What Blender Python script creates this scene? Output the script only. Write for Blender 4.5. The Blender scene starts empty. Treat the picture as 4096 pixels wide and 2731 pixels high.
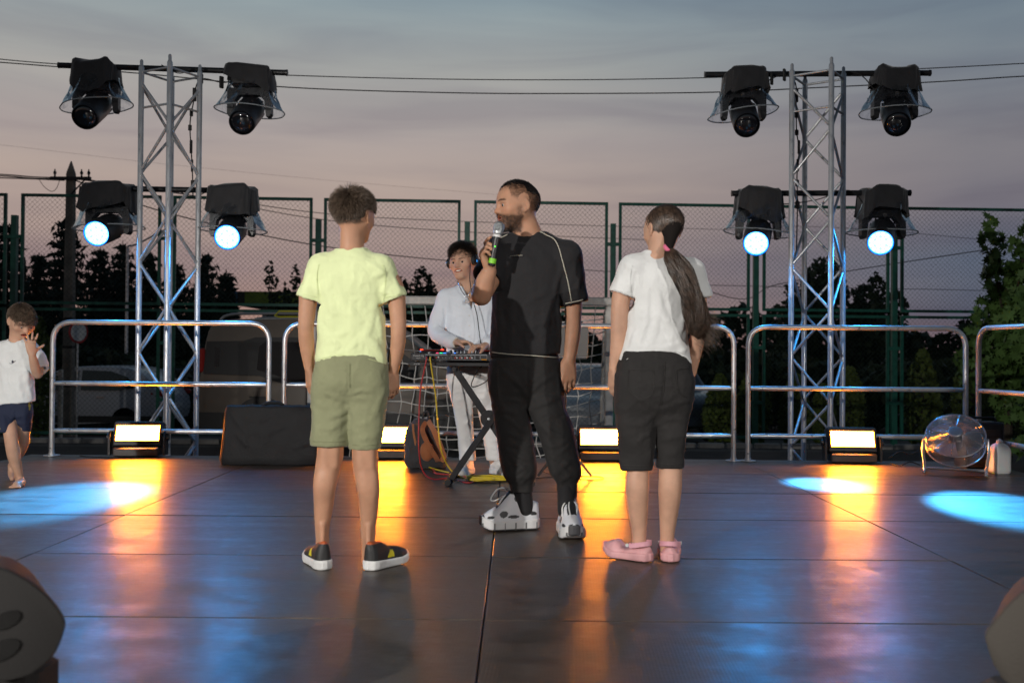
import bpy, math, random
import numpy as np
from mathutils import Vector, Matrix
SC = bpy.context.scene
C = SC.collection
R_ = math.radians

# ---------------------------------------------------------------- camera
F_PX, W_PX, H_PX = 3900.0, 4096.0, 2731.0
CAM = np.array([0.0, 0.0, 0.89])
CAM_ROT = Matrix.Rotation(R_(0.22), 3, 'Z') @ Matrix.Rotation(R_(90.64), 3, 'X') @ Matrix.Rotation(R_(0.42), 3, 'Z')
cam_d = bpy.data.cameras.new('camera')
cam_d.sensor_width = 36.0
cam_d.lens = F_PX / W_PX * 36.0
cam_d.clip_start = 0.05
cam_d.clip_end = 2000.0
cam_d.dof.use_dof = True
cam_d.dof.focus_distance = 5.6
cam_d.dof.aperture_fstop = 3.2
cam = bpy.data.objects.new('camera', cam_d)
C.objects.link(cam)
cam.matrix_world = Matrix.Translation(Vector(CAM)) @ CAM_ROT.to_4x4()
SC.camera = cam

# ---------------------------------------------------------------- exposure
SC.view_settings.view_transform = 'Standard'
SC.view_settings.look = 'None'
SC.view_settings.exposure = 0.0
SC.view_settings.gamma = 1.0
SC.cycles.max_bounces = 6
SC.cycles.transparent_max_bounces = 24
SC.cycles.sample_clamp_indirect = 4.0
SC.cycles.caustics_reflective = False
SC.cycles.caustics_refractive = False

def lin(r, g, b):
    f = lambda c: (c / 12.92) if c <= 0.04045 else ((c + 0.055) / 1.055) ** 2.4
    return (f(r / 255), f(g / 255), f(b / 255), 1.0)

# ---------------------------------------------------------------- world: dusk sky with thin streaked cloud
world = bpy.data.worlds.new('World')
SC.world = world
world.use_nodes = True
wt = world.node_tree
wn, wl = wt.nodes, wt.links
for n in list(wn): wn.remove(n)
def wnode(t, **kw):
    n = wn.new(t)
    for k, v in kw.items(): setattr(n, k, v)
    return n
def wramp(stops):
    r = wnode('ShaderNodeValToRGB')
    e = r.color_ramp.elements
    while len(e) < len(stops): e.new(0.5)
    for el, (p, c) in zip(e, stops):
        el.position = p; el.color = c
    return r
w_out = wnode('ShaderNodeOutputWorld'); w_bg = wnode('ShaderNodeBackground')
w_tc = wnode('ShaderNodeTexCoord'); w_sep = wnode('ShaderNodeSeparateXYZ')
wl.new(w_tc.outputs['Generated'], w_sep.inputs[0])
warm = wramp([(0.0, lin(160, 124, 112)), (0.04, lin(158, 128, 119)), (0.08, lin(150, 130, 128)), (0.12, lin(162, 143, 137)), (0.165, lin(167, 151, 144)), (0.21, lin(160, 150, 148)),
              (0.28, lin(156, 158, 156)), (0.35, lin(128, 146, 155)), (0.5, lin(70, 86, 100)), (1.0, lin(32, 44, 60))])
cool = wramp([(0.0, lin(128, 104, 106)), (0.04, lin(88, 90, 104)), (0.09, lin(90, 98, 114)), (0.14, lin(114, 110, 118)), (0.20, lin(120, 118, 124)),
              (0.28, lin(112, 122, 132)), (0.35, lin(98, 116, 131)), (0.5, lin(62, 78, 96)), (1.0, lin(32, 44, 60))])
wl.new(w_sep.outputs['Z'], warm.inputs[0]); wl.new(w_sep.outputs['Z'], cool.inputs[0])
w_az = wnode('ShaderNodeMapRange'); w_az.inputs[1].default_value = 0.0; w_az.inputs[2].default_value = 0.42
wl.new(w_sep.outputs['X'], w_az.inputs[0])
w_mix = wnode('ShaderNodeMix', data_type='RGBA')
wl.new(w_az.outputs[0], w_mix.inputs[0]); wl.new(warm.outputs[0], w_mix.inputs[6]); wl.new(cool.outputs[0], w_mix.inputs[7])
w_map = wnode('ShaderNodeMapping'); w_map.inputs['Scale'].default_value = (2.2, 1.0, 16.0); w_map.inputs['Rotation'].default_value = (0, R_(-4), 0)
w_noi = wnode('ShaderNodeTexNoise'); w_noi.inputs['Scale'].default_value = 1.6; w_noi.inputs['Detail'].default_value = 5.0
w_noi.inputs['Roughness'].default_value = 0.5; w_noi.inputs['Distortion'].default_value = 0.6
wl.new(w_tc.outputs['Generated'], w_map.inputs[0]); wl.new(w_map.outputs[0], w_noi.inputs[0])
w_cr = wramp([(0.32, (0.85, 0.84, 0.88, 1)), (0.52, (1, 1, 1, 1)), (0.70, (1.10, 1.09, 1.06, 1))])
wl.new(w_noi.outputs[0], w_cr.inputs[0])
w_mul = wnode('ShaderNodeMix', data_type='RGBA', blend_type='MULTIPLY'); w_mul.inputs[0].default_value = 1.0
wl.new(w_mix.outputs[2], w_mul.inputs[6]); wl.new(w_cr.outputs[0], w_mul.inputs[7])
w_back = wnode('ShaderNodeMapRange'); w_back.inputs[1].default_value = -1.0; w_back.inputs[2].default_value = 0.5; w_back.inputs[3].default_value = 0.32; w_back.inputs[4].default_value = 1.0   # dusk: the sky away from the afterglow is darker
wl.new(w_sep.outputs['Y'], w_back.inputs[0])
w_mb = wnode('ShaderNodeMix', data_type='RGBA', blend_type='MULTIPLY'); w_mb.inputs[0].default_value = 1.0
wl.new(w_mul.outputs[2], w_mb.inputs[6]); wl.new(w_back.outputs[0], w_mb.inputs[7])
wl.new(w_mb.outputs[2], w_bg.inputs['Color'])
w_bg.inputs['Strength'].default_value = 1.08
wl.new(w_bg.outputs[0], w_out.inputs[0])

# ---------------------------------------------------------------- the front-of-stage floodlights (behind the camera)
def spot(name, loc, aim, power, color, size_deg, blend, radius):
    d = bpy.data.lights.new(name, 'SPOT')
    d.energy = power; d.color = color; d.spot_size = R_(size_deg); d.spot_blend = blend; d.shadow_soft_size = radius
    o = bpy.data.objects.new(name, d); C.objects.link(o)
    o.location = loc
    o.rotation_euler = (Vector(aim) - Vector(loc)).to_track_quat('-Z', 'Y').to_euler()
    return o
spot('front_floodlight', (-4.6, -1.9, 2.35), (-0.6, 4.8, 0.35), 1950, (1.0, 0.955, 0.90), 66, 0.6, 0.05)
spot('front_floodlight', (3.7, -2.6, 2.9), (-0.2, 4.8, 0.3), 900, (1.0, 0.955, 0.90), 58, 0.6, 0.05)

# ---------------------------------------------------------------- placement helpers
def ray(px, py):
    v = CAM_ROT @ Vector(((px - W_PX / 2) / F_PX, -(py - H_PX / 2) / F_PX, -1.0))
    return np.array(v)
def P(px, py, Y):                    # the point of the photograph's sight line at depth Y
    v = ray(px, py); return CAM + v * (Y / v[1])
def G(px, py, z=0.0):                # where that sight line meets the level z
    v = ray(px, py); return CAM + v * ((z - CAM[2]) / v[2])

# ---------------------------------------------------------------- objects, parts, tags
def tag(o, label=None, cat=None, group=None, kind=None):
    if label: o['label'] = label
    if cat: o['category'] = cat
    if group: o['group'] = group
    if kind: o['kind'] = kind
    return o
def empty(name, loc, label=None, cat=None, group=None, kind=None, rz=0.0):
    o = bpy.data.objects.new(name, None); C.objects.link(o)
    o.location = loc; o.rotation_euler = (0, 0, rz); o.empty_display_size = 0.1
    return tag(o, label, cat, group, kind)
def link_mesh(name, me, parent=None, loc=None, rot=None):
    o = bpy.data.objects.new(name, me); C.objects.link(o)
    if parent: o.parent = parent
    if loc is not None: o.location = loc
    if rot is not None: o.rotation_euler = rot
    return o
def mesh(name, V, Fc, mat, smooth=True, cols=None):
    me = bpy.data.meshes.new(name)
    V = np.asarray(V, dtype=np.float32).reshape(-1, 3)
    if isinstance(Fc, np.ndarray):
        n = len(Fc); w = Fc.shape[1]
        me.vertices.add(len(V)); me.vertices.foreach_set('co', V.ravel())
        me.loops.add(n * w); me.loops.foreach_set('vertex_index', Fc.astype(np.int32).ravel())
        me.polygons.add(n)
        me.polygons.foreach_set('loop_start', np.arange(0, n * w, w, dtype=np.int32))
        me.update(calc_edges=True)
    else:
        me.from_pydata(V.tolist(), [], Fc); me.update()
    if smooth: me.polygons.foreach_set('use_smooth', [True] * len(me.polygons))
    for m in (mat if isinstance(mat, (list, tuple)) else [mat]): me.materials.append(m)
    if cols is not None:
        a = me.color_attributes.new('tint', 'FLOAT_COLOR', 'POINT')
        cc = np.ones((len(V), 4), np.float32); cc[:, :3] = cols
        a.data.foreach_set('color', cc.ravel())
    return me
def rotm(ax, deg): return np.array(Matrix.Rotation(R_(deg), 3, ax))

class MB:
    """collects shapes of one part, then links them as one mesh object"""
    def __init__(s): s.V = []; s.F = []; s.n = 0; s.mi = []; s.cur = 0; s.hard = False
    def add(s, V, Fc):
        V = np.asarray(V, float).reshape(-1, 3)
        s.V.append(V)
        for f in Fc: s.F.append([int(i) + s.n for i in f]); s.mi.append(s.cur)
        s.n += len(V); return s
    def box(s, c, d, rot=None, bev=0.0):
        d = np.asarray(d, float) / 2; c = np.asarray(c, float)
        if bev <= 0:
            V = np.array([[x, y, z] for x in (-1, 1) for y in (-1, 1) for z in (-1, 1)]) * d
            Fc = [(0, 1, 3, 2), (4, 6, 7, 5), (0, 4, 5, 1), (2, 3, 7, 6), (0, 2, 6, 4), (1, 5, 7, 3)]
        else:                        # box with bevelled vertical, top and bottom edges
            b = min(bev, d.min() * 0.9)
            def ring(ix, iy, z): 
                return [(-ix + b, -iy, z), (ix - b, -iy, z), (ix, -iy + b, z), (ix, iy - b, z), (ix - b, iy, z), (-ix + b, iy, z), (-ix, iy - b, z), (-ix, -iy + b, z)]
            V = ring(d[0] - b, d[1] - b, -d[2]) + ring(d[0], d[1], -d[2] + b) + ring(d[0], d[1], d[2] - b) + ring(d[0] - b, d[1] - b, d[2])
            V = np.array(V); Fc = [tuple(range(7, -1, -1)), tuple(range(24, 32))]
            for k in range(3):
                for i in range(8): Fc.append((k * 8 + i, k * 8 + (i + 1) % 8, k * 8 + 8 + (i + 1) % 8, k * 8 + 8 + i))
        if rot is not None: V = V @ np.asarray(rot).T
        return s.add(V + c, Fc)
    def tube(s, pts, r, n=8, closed=False, caps=True):
        p = np.asarray(pts, float); m = len(p)
        r = np.broadcast_to(np.asarray(r, float), (m,))
        t = np.gradient(p, axis=0) if not closed else (np.roll(p, -1, 0) - np.roll(p, 1, 0))
        t /= np.linalg.norm(t, axis=1, keepdims=True) + 1e-12
        u = np.cross(t[0], (0, 0, 1.0)); 
        if np.linalg.norm(u) < 0.1: u = np.cross(t[0], (1.0, 0, 0))
        u /= np.linalg.norm(u); V = []
        a = np.arange(n) * 2 * math.pi / n
        for i in range(m):
            u = u - t[i] * np.dot(u, t[i]); u /= np.linalg.norm(u) + 1e-12
            w = np.cross(t[i], u)
            V.append(p[i] + r[i] * (np.cos(a)[:, None] * u + np.sin(a)[:, None] * w))
        Fc = []
        for i in range(m if closed else m - 1):
            j = (i + 1) % m
            for k in range(n): Fc.append((i * n + k, i * n + (k + 1) % n, j * n + (k + 1) % n, j * n + k))
        if caps and not closed: Fc += [tuple(range(n - 1, -1, -1)), tuple((m - 1) * n + k for k in range(n))]
        return s.add(np.concatenate(V), Fc)
    def lathe(s, prof, n=20, c=(0, 0, 0), rot=None, cap0=True, cap1=True, arc=None):
        a = np.arange(n) * 2 * math.pi / n
        V = np.concatenate([np.stack([r * np.cos(a), r * np.sin(a), np.full(n, z)], 1) for r, z in prof])
        Fc = [(i * n + k, i * n + (k + 1) % n, (i + 1) * n + (k + 1) % n, (i + 1) * n + k) for i in range(len(prof) - 1) for k in range(n)]
        if cap0: Fc.append(tuple(range(n - 1, -1, -1)))
        if cap1: Fc.append(tuple((len(prof) - 1) * n + k for k in range(n)))
        if rot is not None: V = V @ np.asarray(rot).T
        return s.add(V + np.asarray(c, float), Fc)
    def prism(s, poly, lo, hi, plane='xz', c=(0, 0, 0), rot=None):
        n = len(poly); V = []
        for h in (lo, hi):
            for a, b in poly: V.append({'xz': (a, h, b), 'xy': (a, b, h), 'yz': (h, a, b)}[plane])
        Fc = [tuple(range(n)), tuple(range(2 * n - 1, n - 1, -1))] + [(i, i + n, (i + 1) % n + n, (i + 1) % n) for i in range(n)]
        V = np.array(V, float)
        if rot is not None: V = V @ np.asarray(rot).T
        return s.add(V + np.asarray(c, float), Fc)
    def rings(s, R, cap=True):       # loft through rings of equal count
        n = len(R[0]); m = len(R)
        Fc = [(i * n + k, i * n + (k + 1) % n, (i + 1) * n + (k + 1) % n, (i + 1) * n + k) for i in range(m - 1) for k in range(n)]
        if cap: Fc += [tuple(range(n - 1, -1, -1)), tuple((m - 1) * n + k for k in range(n))]
        return s.add(np.concatenate([np.asarray(r, float) for r in R]), Fc)
    def data(s, name, mat, smooth=True, angle=35):
        me = mesh(name, np.concatenate(s.V), s.F, mat, smooth)
        if isinstance(mat, (list, tuple)): me.polygons.foreach_set('material_index', s.mi)
        if smooth and angle: me.set_sharp_from_angle(angle=R_(angle))
        return me
    def build(s, name, mat, parent=None, smooth=True, loc=None, rot=None, angle=35):
        return link_mesh(name, s.data(name, mat, smooth, angle), parent, loc, rot)

def arc_path(pts, rad, n=6):         # polyline with rounded corners
    pts = [np.asarray(p, float) for p in pts]; out = [pts[0]]
    for a, b, c in zip(pts, pts[1:], pts[2:]):
        d1 = (a - b) / np.linalg.norm(a - b); d2 = (c - b) / np.linalg.norm(c - b)
        p0, p2 = b + d1 * rad, b + d2 * rad
        for k in range(n + 1):
            t = k / n; out.append((1 - t) ** 2 * p0 + 2 * t * (1 - t) * b * 0.9 + 2 * t * (1 - t) * (p0 + p2) / 2 * 0.1 + t ** 2 * p2)
    out.append(pts[-1]); return np.array(out)
def smooth_path(pts, n=8):           # Catmull-Rom
    p = np.asarray(pts, float); p = np.vstack([2 * p[0] - p[1], p, 2 * p[-1] - p[-2]]); out = []
    for i in range(1, len(p) - 2):
        for k in range(n):
            t = k / n
            out.append(0.5 * ((2 * p[i]) + (-p[i - 1] + p[i + 1]) * t + (2 * p[i - 1] - 5 * p[i] + 4 * p[i + 1] - p[i + 2]) * t ** 2 + (-p[i - 1] + 3 * p[i] - 3 * p[i + 1] + p[i + 2]) * t ** 3))
    out.append(p[-2]); return np.array(out)

# ---------------------------------------------------------------- materials
def material(name, color, rough=0.6, metal=0.0, var=0.0, vscale=8.0, bump=0.0, bscale=60.0, tint=False, emit=None, estr=0.0,
             spec=0.5, rvar=0.0, stretch=None, sheen=0.0, coat=0.0, sss=0.0, alpha=1.0, trans=0.0):
    m = bpy.data.materials.new(name); m.use_nodes = True
    nt = m.node_tree; N, L = nt.nodes, nt.links; b = N['Principled BSDF']
    col = tuple(color) if len(color) == 4 else (*color, 1.0)
    b.inputs['Base Color'].default_value = col
    b.inputs['Roughness'].default_value = rough; b.inputs['Metallic'].default_value = metal
    b.inputs['Specular IOR Level'].default_value = spec
    if sheen: b.inputs['Sheen Weight'].default_value = sheen
    if coat: b.inputs['Coat Weight'].default_value = coat
    if alpha < 1: b.inputs['Alpha'].default_value = alpha
    if trans: b.inputs['Transmission Weight'].default_value = trans
    if sss:
        b.inputs['Subsurface Weight'].default_value = sss; b.inputs['Subsurface Radius'].default_value = (0.012, 0.005, 0.003); b.inputs['Subsurface Scale'].default_value = 0.6
    if emit: b.inputs['Emission Color'].default_value = (*emit, 1.0); b.inputs['Emission Strength'].default_value = estr
    tc = N.new('ShaderNodeTexCoord')
    src = None
    def noise(scale, detail=4.0, st=None):
        n = N.new('ShaderNodeTexNoise'); n.inputs['Scale'].default_value = scale; n.inputs['Detail'].default_value = detail
        if st:
            mp = N.new('ShaderNodeMapping'); mp.inputs['Scale'].default_value = st
            L.new(tc.outputs['Object'], mp.inputs[0]); L.new(mp.outputs[0], n.inputs[0])
        else: L.new(tc.outputs['Object'], n.inputs[0])
        return n
    if tint:
        at = N.new('ShaderNodeAttribute'); at.attribute_name = 'tint'
        mx = N.new('ShaderNodeMix'); mx.data_type = 'RGBA'; mx.blend_type = 'MULTIPLY'; mx.inputs[0].default_value = 1.0
        mx.inputs[6].default_value = col; L.new(at.outputs['Color'], mx.inputs[7]); src = mx.outputs[2]
    if var:
        n = noise(vscale, 5.0, stretch)
        mr = N.new('ShaderNodeMapRange'); mr.inputs[1].default_value = 0.3; mr.inputs[2].default_value = 0.7
        mr.inputs[3].default_value = 1 - var; mr.inputs[4].default_value = 1 + var
        L.new(n.outputs[0], mr.inputs[0])
        mx = N.new('ShaderNodeMix'); mx.data_type = 'RGBA'; mx.blend_type = 'MULTIPLY'; mx.inputs[0].default_value = 1.0
        if src: L.new(src, mx.inputs[6])
        else: mx.inputs[6].default_value = col
        L.new(mr.outputs[0], mx.inputs[7]); src = mx.outputs[2]
    if src: L.new(src, b.inputs['Base Color'])
    if rvar:
        n = noise(vscale * 1.7, 5.0, stretch)
        mr = N.new('ShaderNodeMapRange'); mr.inputs[1].default_value = 0.3; mr.inputs[2].default_value = 0.7
        mr.inputs[3].default_value = max(0.02, rough - rvar); mr.inputs[4].default_value = min(1, rough + rvar)
        L.new(n.outputs[0], mr.inputs[0]); L.new(mr.outputs[0], b.inputs['Roughness'])
    if bump:
        n = noise(bscale, 3.0); bp = N.new('ShaderNodeBump'); bp.inputs['Strength'].default_value = bump; bp.inputs['Distance'].default_value = 0.01
        L.new(n.outputs[0], bp.inputs['Height']); L.new(bp.outputs[0], b.inputs['Normal'])
    return m

M = {}
M['alu'] = material('aluminium_tube', (0.60, 0.61, 0.62), 0.36, 0.55, var=0.14, vscale=9, rvar=0.12, stretch=(6, 6, 1))
M['galv'] = material('galvanised_tube', (0.56, 0.57, 0.58), 0.36, 0.65, var=0.12, vscale=12, rvar=0.1)
M['black_metal'] = material('black_painted_metal', (0.018, 0.018, 0.02), 0.42, 0.3, var=0.3, vscale=20)
M['black_plastic'] = material('black_plastic', (0.016, 0.016, 0.018), 0.38, 0.0, bump=0.05, bscale=200)
M['black_cloth'] = material('black_cover_cloth', (0.012, 0.012, 0.014), 0.75, 0.0, var=0.25, vscale=14, bump=0.25, bscale=30, sheen=0.3)
M['rubber'] = material('black_rubber', (0.014, 0.014, 0.014), 0.7)
M['chrome'] = material('chrome', (0.72, 0.72, 0.74), 0.24, 0.8)
M['green_steel'] = material('green_painted_steel', (0.014, 0.12, 0.085), 0.45, 0.0, var=0.25, vscale=10)
M['mesh_wire'] = material('fence_wire', (0.03, 0.06, 0.05), 0.6, 0.2)
M['white_paint'] = material('chipped_white_paint', (0.55, 0.53, 0.49), 0.6, 0.0, var=0.18, vscale=15)
M['net_cord'] = material('net_cord', (0.74, 0.72, 0.68), 0.8)
M['lens_dark'] = material('dark_lens_glass', (0.008, 0.009, 0.012), 0.05, 0.0, spec=0.8, coat=1.0)

def plastic_film():
    m = bpy.data.materials.new('clear_rain_plastic'); m.use_nodes = True
    nt = m.node_tree; N, L = nt.nodes, nt.links
    for n in list(N): N.remove(n)
    out = N.new('ShaderNodeOutputMaterial'); tr = N.new('ShaderNodeBsdfTransparent'); gl = N.new('ShaderNodeBsdfGlossy'); df = N.new('ShaderNodeBsdfTranslucent')
    tr.inputs[0].default_value = (0.92, 0.94, 0.96, 1); gl.inputs['Roughness'].default_value = 0.16; df.inputs[0].default_value = (0.8, 0.85, 0.9, 1)
    tc = N.new('ShaderNodeTexCoord'); no = N.new('ShaderNodeTexNoise'); no.inputs['Scale'].default_value = 9; no.inputs['Detail'].default_value = 5; no.inputs['Distortion'].default_value = 1.5
    L.new(tc.outputs['Object'], no.inputs[0])
    bp = N.new('ShaderNodeBump'); bp.inputs['Strength'].default_value = 0.8; bp.inputs['Distance'].default_value = 0.02
    L.new(no.outputs[0], bp.inputs['Height']); L.new(bp.outputs[0], gl.inputs['Normal'])
    mr = N.new('ShaderNodeMapRange'); mr.inputs[1].default_value = 0.42; mr.inputs[2].default_value = 0.68; mr.inputs[3].default_value = 0.09; mr.inputs[4].default_value = 0.42
    L.new(no.outputs[0], mr.inputs[0])
    m1 = N.new('ShaderNodeMixShader'); m2 = N.new('ShaderNodeMixShader'); fr = N.new('ShaderNodeLayerWeight'); fr.inputs[0].default_value = 0.10
    L.new(mr.outputs[0], m1.inputs[0]); L.new(tr.outputs[0], m1.inputs[1]); L.new(df.outputs[0], m1.inputs[2])
    L.new(fr.outputs['Fresnel'], m2.inputs[0]); L.new(m1.outputs[0], m2.inputs[1]); L.new(gl.outputs[0], m2.inputs[2])
    L.new(m2.outputs[0], out.inputs[0]); return m
M['film'] = plastic_film()

def emitter(name, color, strength):
    m = bpy.data.materials.new(name); m.use_nodes = True
    nt = m.node_tree; N, L = nt.nodes, nt.links
    for n in list(N): N.remove(n)
    e = N.new('ShaderNodeEmission'); e.inputs[0].default_value = (*color, 1); e.inputs[1].default_value = strength
    o = N.new('ShaderNodeOutputMaterial'); L.new(e.outputs[0], o.inputs[0]); return m
M['amber_glow'] = emitter('amber_reflector_glow', (1.0, 0.22, 0.008), 2.6)  # glow put into the reflector strips, standing in for amber light they catch
M['blue_led'] = emitter('blue_led_light', (0.022, 0.33, 1.0), 115.0)
M['amber_led'] = emitter('amber_strobe_light', (1.0, 0.255, 0.013), 280.0)
# ================================================================ STAGE FLOOR AND GROUND
def floor_material():
    m = bpy.data.materials.new('phenolic_plywood'); m.use_nodes = True
    nt = m.node_tree; N, L = nt.nodes, nt.links; b = N['Principled BSDF']
    geo = N.new('ShaderNodeNewGeometry'); oi = N.new('ShaderNodeObjectInfo')
    def mapped(scale, rot=(0, 0, 0)):
        mp = N.new('ShaderNodeMapping'); mp.inputs['Scale'].default_value = scale; mp.inputs['Rotation'].default_value = rot
        L.new(geo.outputs['Position'], mp.inputs[0]); return mp
    def noise(mp, s, d=5, r=0.55):
        n = N.new('ShaderNodeTexNoise'); n.inputs['Scale'].default_value = s; n.inputs['Detail'].default_value = d; n.inputs['Roughness'].default_value = r
        L.new(mp.outputs[0], n.inputs[0]); return n
    def rng(src, a, b_, c, d):
        r = N.new('ShaderNodeMapRange'); r.inputs[1].default_value = a; r.inputs[2].default_value = b_; r.inputs[3].default_value = c; r.inputs[4].default_value = d
        L.new(src, r.inputs[0]); return r
    def math_(op, a, b_):
        n = N.new('ShaderNodeMath'); n.operation = op
        for i, v in enumerate((a, b_)):
            if isinstance(v, (int, float)): n.inputs[i].default_value = v
            else: L.new(v, n.inputs[i])
        return n
    streak = noise(mapped((0.7, 3.2, 1)), 2.6, 6, 0.62)
    fine = noise(mapped((1.0, 4.0, 1)), 22, 4, 0.6)
    spots = noise(mapped((1, 1, 1)), 55, 2, 0.5)
    cr = N.new('ShaderNodeValToRGB'); e = cr.color_ramp.elements
    e[0].position = 0.30; e[0].color = (0.024, 0.019, 0.016, 1); e[1].position = 0.72; e[1].color = (0.085, 0.064, 0.048, 1)
    L.new(streak.outputs[0], cr.inputs[0])
    pv = rng(oi.outputs['Random'], 0, 1, 0.75, 1.2)
    sp = rng(spots.outputs[0], 0.70, 0.74, 1.0, 0.35)
    scuff = noise(mapped((1.3, 1.0, 1), (0, 0, R_(28))), 7.0, 7, 0.72); sc2 = rng(scuff.outputs[0], 0.35, 0.65, 0.62, 1.30)
    mm = math_('MULTIPLY', math_('MULTIPLY', pv.outputs[0], sp.outputs[0]).outputs[0], sc2.outputs[0])
    mx = N.new('ShaderNodeMix'); mx.data_type = 'RGBA'; mx.blend_type = 'MULTIPLY'; mx.inputs[0].default_value = 1
    L.new(cr.outputs[0], mx.inputs[6]); L.new(mm.outputs[0], mx.inputs[7]); L.new(mx.outputs[2], b.inputs['Base Color'])
    r1 = rng(streak.outputs[0], 0.3, 0.7, 0.38, 0.58); r2 = rng(fine.outputs[0], 0.3, 0.7, -0.04, 0.05); r3 = rng(oi.outputs['Random'], 0, 1, -0.03, 0.04)
    r4 = rng(scuff.outputs[0], 0.35, 0.65, -0.06, 0.07); cw = rng(scuff.outputs[0], 0.35, 0.62, 0.30, 0.12); L.new(cw.outputs[0], b.inputs['Coat Weight'])
    rr = math_('ADD', math_('ADD', math_('ADD', r1.outputs[0], r2.outputs[0]).outputs[0], r3.outputs[0]).outputs[0], r4.outputs[0]); L.new(rr.outputs[0], b.inputs['Roughness'])
    # pressed wire-mesh pattern of the anti-slip film
    sep = N.new('ShaderNodeSeparateXYZ'); L.new(mapped((1, 1, 1), (0, 0, R_(3))).outputs[0], sep.inputs[0])
    sx = math_('SINE', math_('MULTIPLY', sep.outputs['X'], 2 * math.pi / 0.011).outputs[0], 0)
    sy = math_('SINE', math_('MULTIPLY', sep.outputs['Y'], 2 * math.pi / 0.011).outputs[0], 0)
    gx = math_('ADD', sx.outputs[0], sy.outputs[0])
    h = math_('ADD', math_('MULTIPLY', gx.outputs[0], 0.0004).outputs[0], math_('MULTIPLY', fine.outputs[0], 0.0004).outputs[0])
    bp = N.new('ShaderNodeBump'); bp.inputs['Strength'].default_value = 0.35; bp.inputs['Distance'].default_value = 0.5
    L.new(h.outputs[0], bp.inputs['Height']); L.new(bp.outputs[0], b.inputs['Normal'])
    b.inputs['Specular IOR Level'].default_value = 0.40
    b.inputs['Coat Weight'].default_value = 0.26; b.inputs['Coat Roughness'].default_value = 0.24
    L.new(bp.outputs[0], b.inputs['Coat Normal'])
    return m
M['floor'] = floor_material()

SX0, SY1 = -4.1, 8.26               # left edge and back edge of the stage
stage = empty('stage_floor', (SX0, 0, 0), kind='structure')
tag(stage, 'dark phenolic plywood stage floor of large panels', 'floor')
pm = MB().box((0, 0, -0.011), (1.994, 0.993, 0.022), bev=0.0025).data('panel', M['floor'], False)
rnd = random.Random(4)
for r in range(8):
    for c in range(4):
        o = link_mesh('panel', pm, stage)
        o.location = (1.0 + 2 * c, SY1 - 0.5 - r, rnd.uniform(-0.003, 0.0))
        o.rotation_euler = (rnd.uniform(-1, 1) * 0.0012, rnd.uniform(-1, 1) * 0.0006, rnd.uniform(-1, 1) * 0.0008)
M['stage_frame'] = material('black_stage_frame', (0.012, 0.011, 0.011), 0.8)
MB().box((4.0, SY1 - 4.0, -0.24), (7.96, 7.96, 0.40)).build('stage_frame', M['stage_frame'], stage, False)

def ground_material():
    m = material('dusty_asphalt', (0.085, 0.072, 0.062), 0.9, var=0.35, vscale=1.3, bump=0.4, bscale=25)
    return m
M['ground'] = ground_material()
def gz(y): return -0.45 - 0.0737 * min(max(0.0, y - 14.0), 8.0)
xs = [-400, -60, -20, 20, 60, 400]; ys = [-60, 0, 9, 14, 16, 22, 60, 900]
V = [(x, y, gz(y)) for y in ys for x in xs]
Fc = [(j * 6 + i, j * 6 + i + 1, j * 6 + i + 7, j * 6 + i + 6) for j in range(len(ys) - 1) for i in range(5)]
g = link_mesh('ground', mesh('ground', V, Fc, M['ground'], False)); tag(g, 'dusty dark ground behind the stage', 'ground', kind='structure')
M['kerb'] = material('pale_concrete_edging', (0.34, 0.33, 0.31), 0.85, var=0.3, vscale=6)
kb = empty('court_edging', (-12, 13.95, gz(13.6)), 'pale row of edging blocks along the dusty ground', 'kerb', kind='structure')
km = MB().box((0, 0, 0.03), (0.36, 0.1, 0.08), bev=0.012).data('block', M['kerb'])
for i in range(60): link_mesh('block', km, kb, (i * 0.40, random.Random(i).uniform(-.012, .012), 0))
M['track'] = material('dark_rubber_track', (0.028, 0.020, 0.018), 0.9, var=0.3, vscale=4)
trk = mesh('running_track', [(-40, 9, gz(9) + 0.006), (40, 9, gz(9) + 0.006), (40, 13.4, gz(13.4) + 0.006), (-40, 13.4, gz(13.4) + 0.006)], [(0, 1, 2, 3)], M['track'], False)
tag(link_mesh('running_track', trk), 'dark rubber strip between stage and edging', 'path', kind='structure')

# ================================================================ GUARDRAILS
def guardrail(x0, y0, x1, y1, label, ht=1.115):
    L_ = math.hypot(x1 - x0, y1 - y0)
    t = empty('guardrail', (x0, y0, 0), label, 'guardrail', 'tube guardrails round the stage', rz=math.atan2(y1 - y0, x1 - x0))
    MB().tube(arc_path([(0, 0, 0.01), (0, 0, ht), (L_, 0, ht), (L_, 0, 0.01)], 0.15, 8), 0.0215, 12).build('frame', M['galv'], t, angle=60)
    for z, nm in ((0.605, 'middle_rail'), (0.21, 'bottom_rail')):
        MB().tube([(0.02, 0, z), (0.05, 0, z), (0.12, 0, z), (L_ - 0.12, 0, z), (L_ - 0.05, 0, z), (L_ - 0.02, 0, z)], [0.017, 0.018, 0.0205, 0.0205, 0.018, 0.017], 12).build(nm, M['galv'], t, angle=60)
    for x in (0, L_): 
        MB().lathe([(0.065, 0.0), (0.065, 0.006), (0.026, 0.008), (0.026, 0.025)], 18).build('base_plate', M['galv'], t, loc=(x, 0, 0.001))
    return t
YR = 8.14
guardrail(-3.87, YR, -2.06, YR, 'guardrail panel at far left, behind the leftmost glowing strobe light')
guardrail(-1.93, YR, -0.12, YR, 'guardrail panel behind the boy in the yellow shirt and the white-dressed man')
guardrail(0.0, YR, 1.82, YR, 'guardrail panel behind the man in black and the girl')
guardrail(1.94, YR, 3.75, YR, 'guardrail panel behind the rightmost strobe light and the fan')
guardrail(3.80, 8.02, 3.86, 6.15, 'guardrail panel running forward along the right edge above the white jug')

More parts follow.
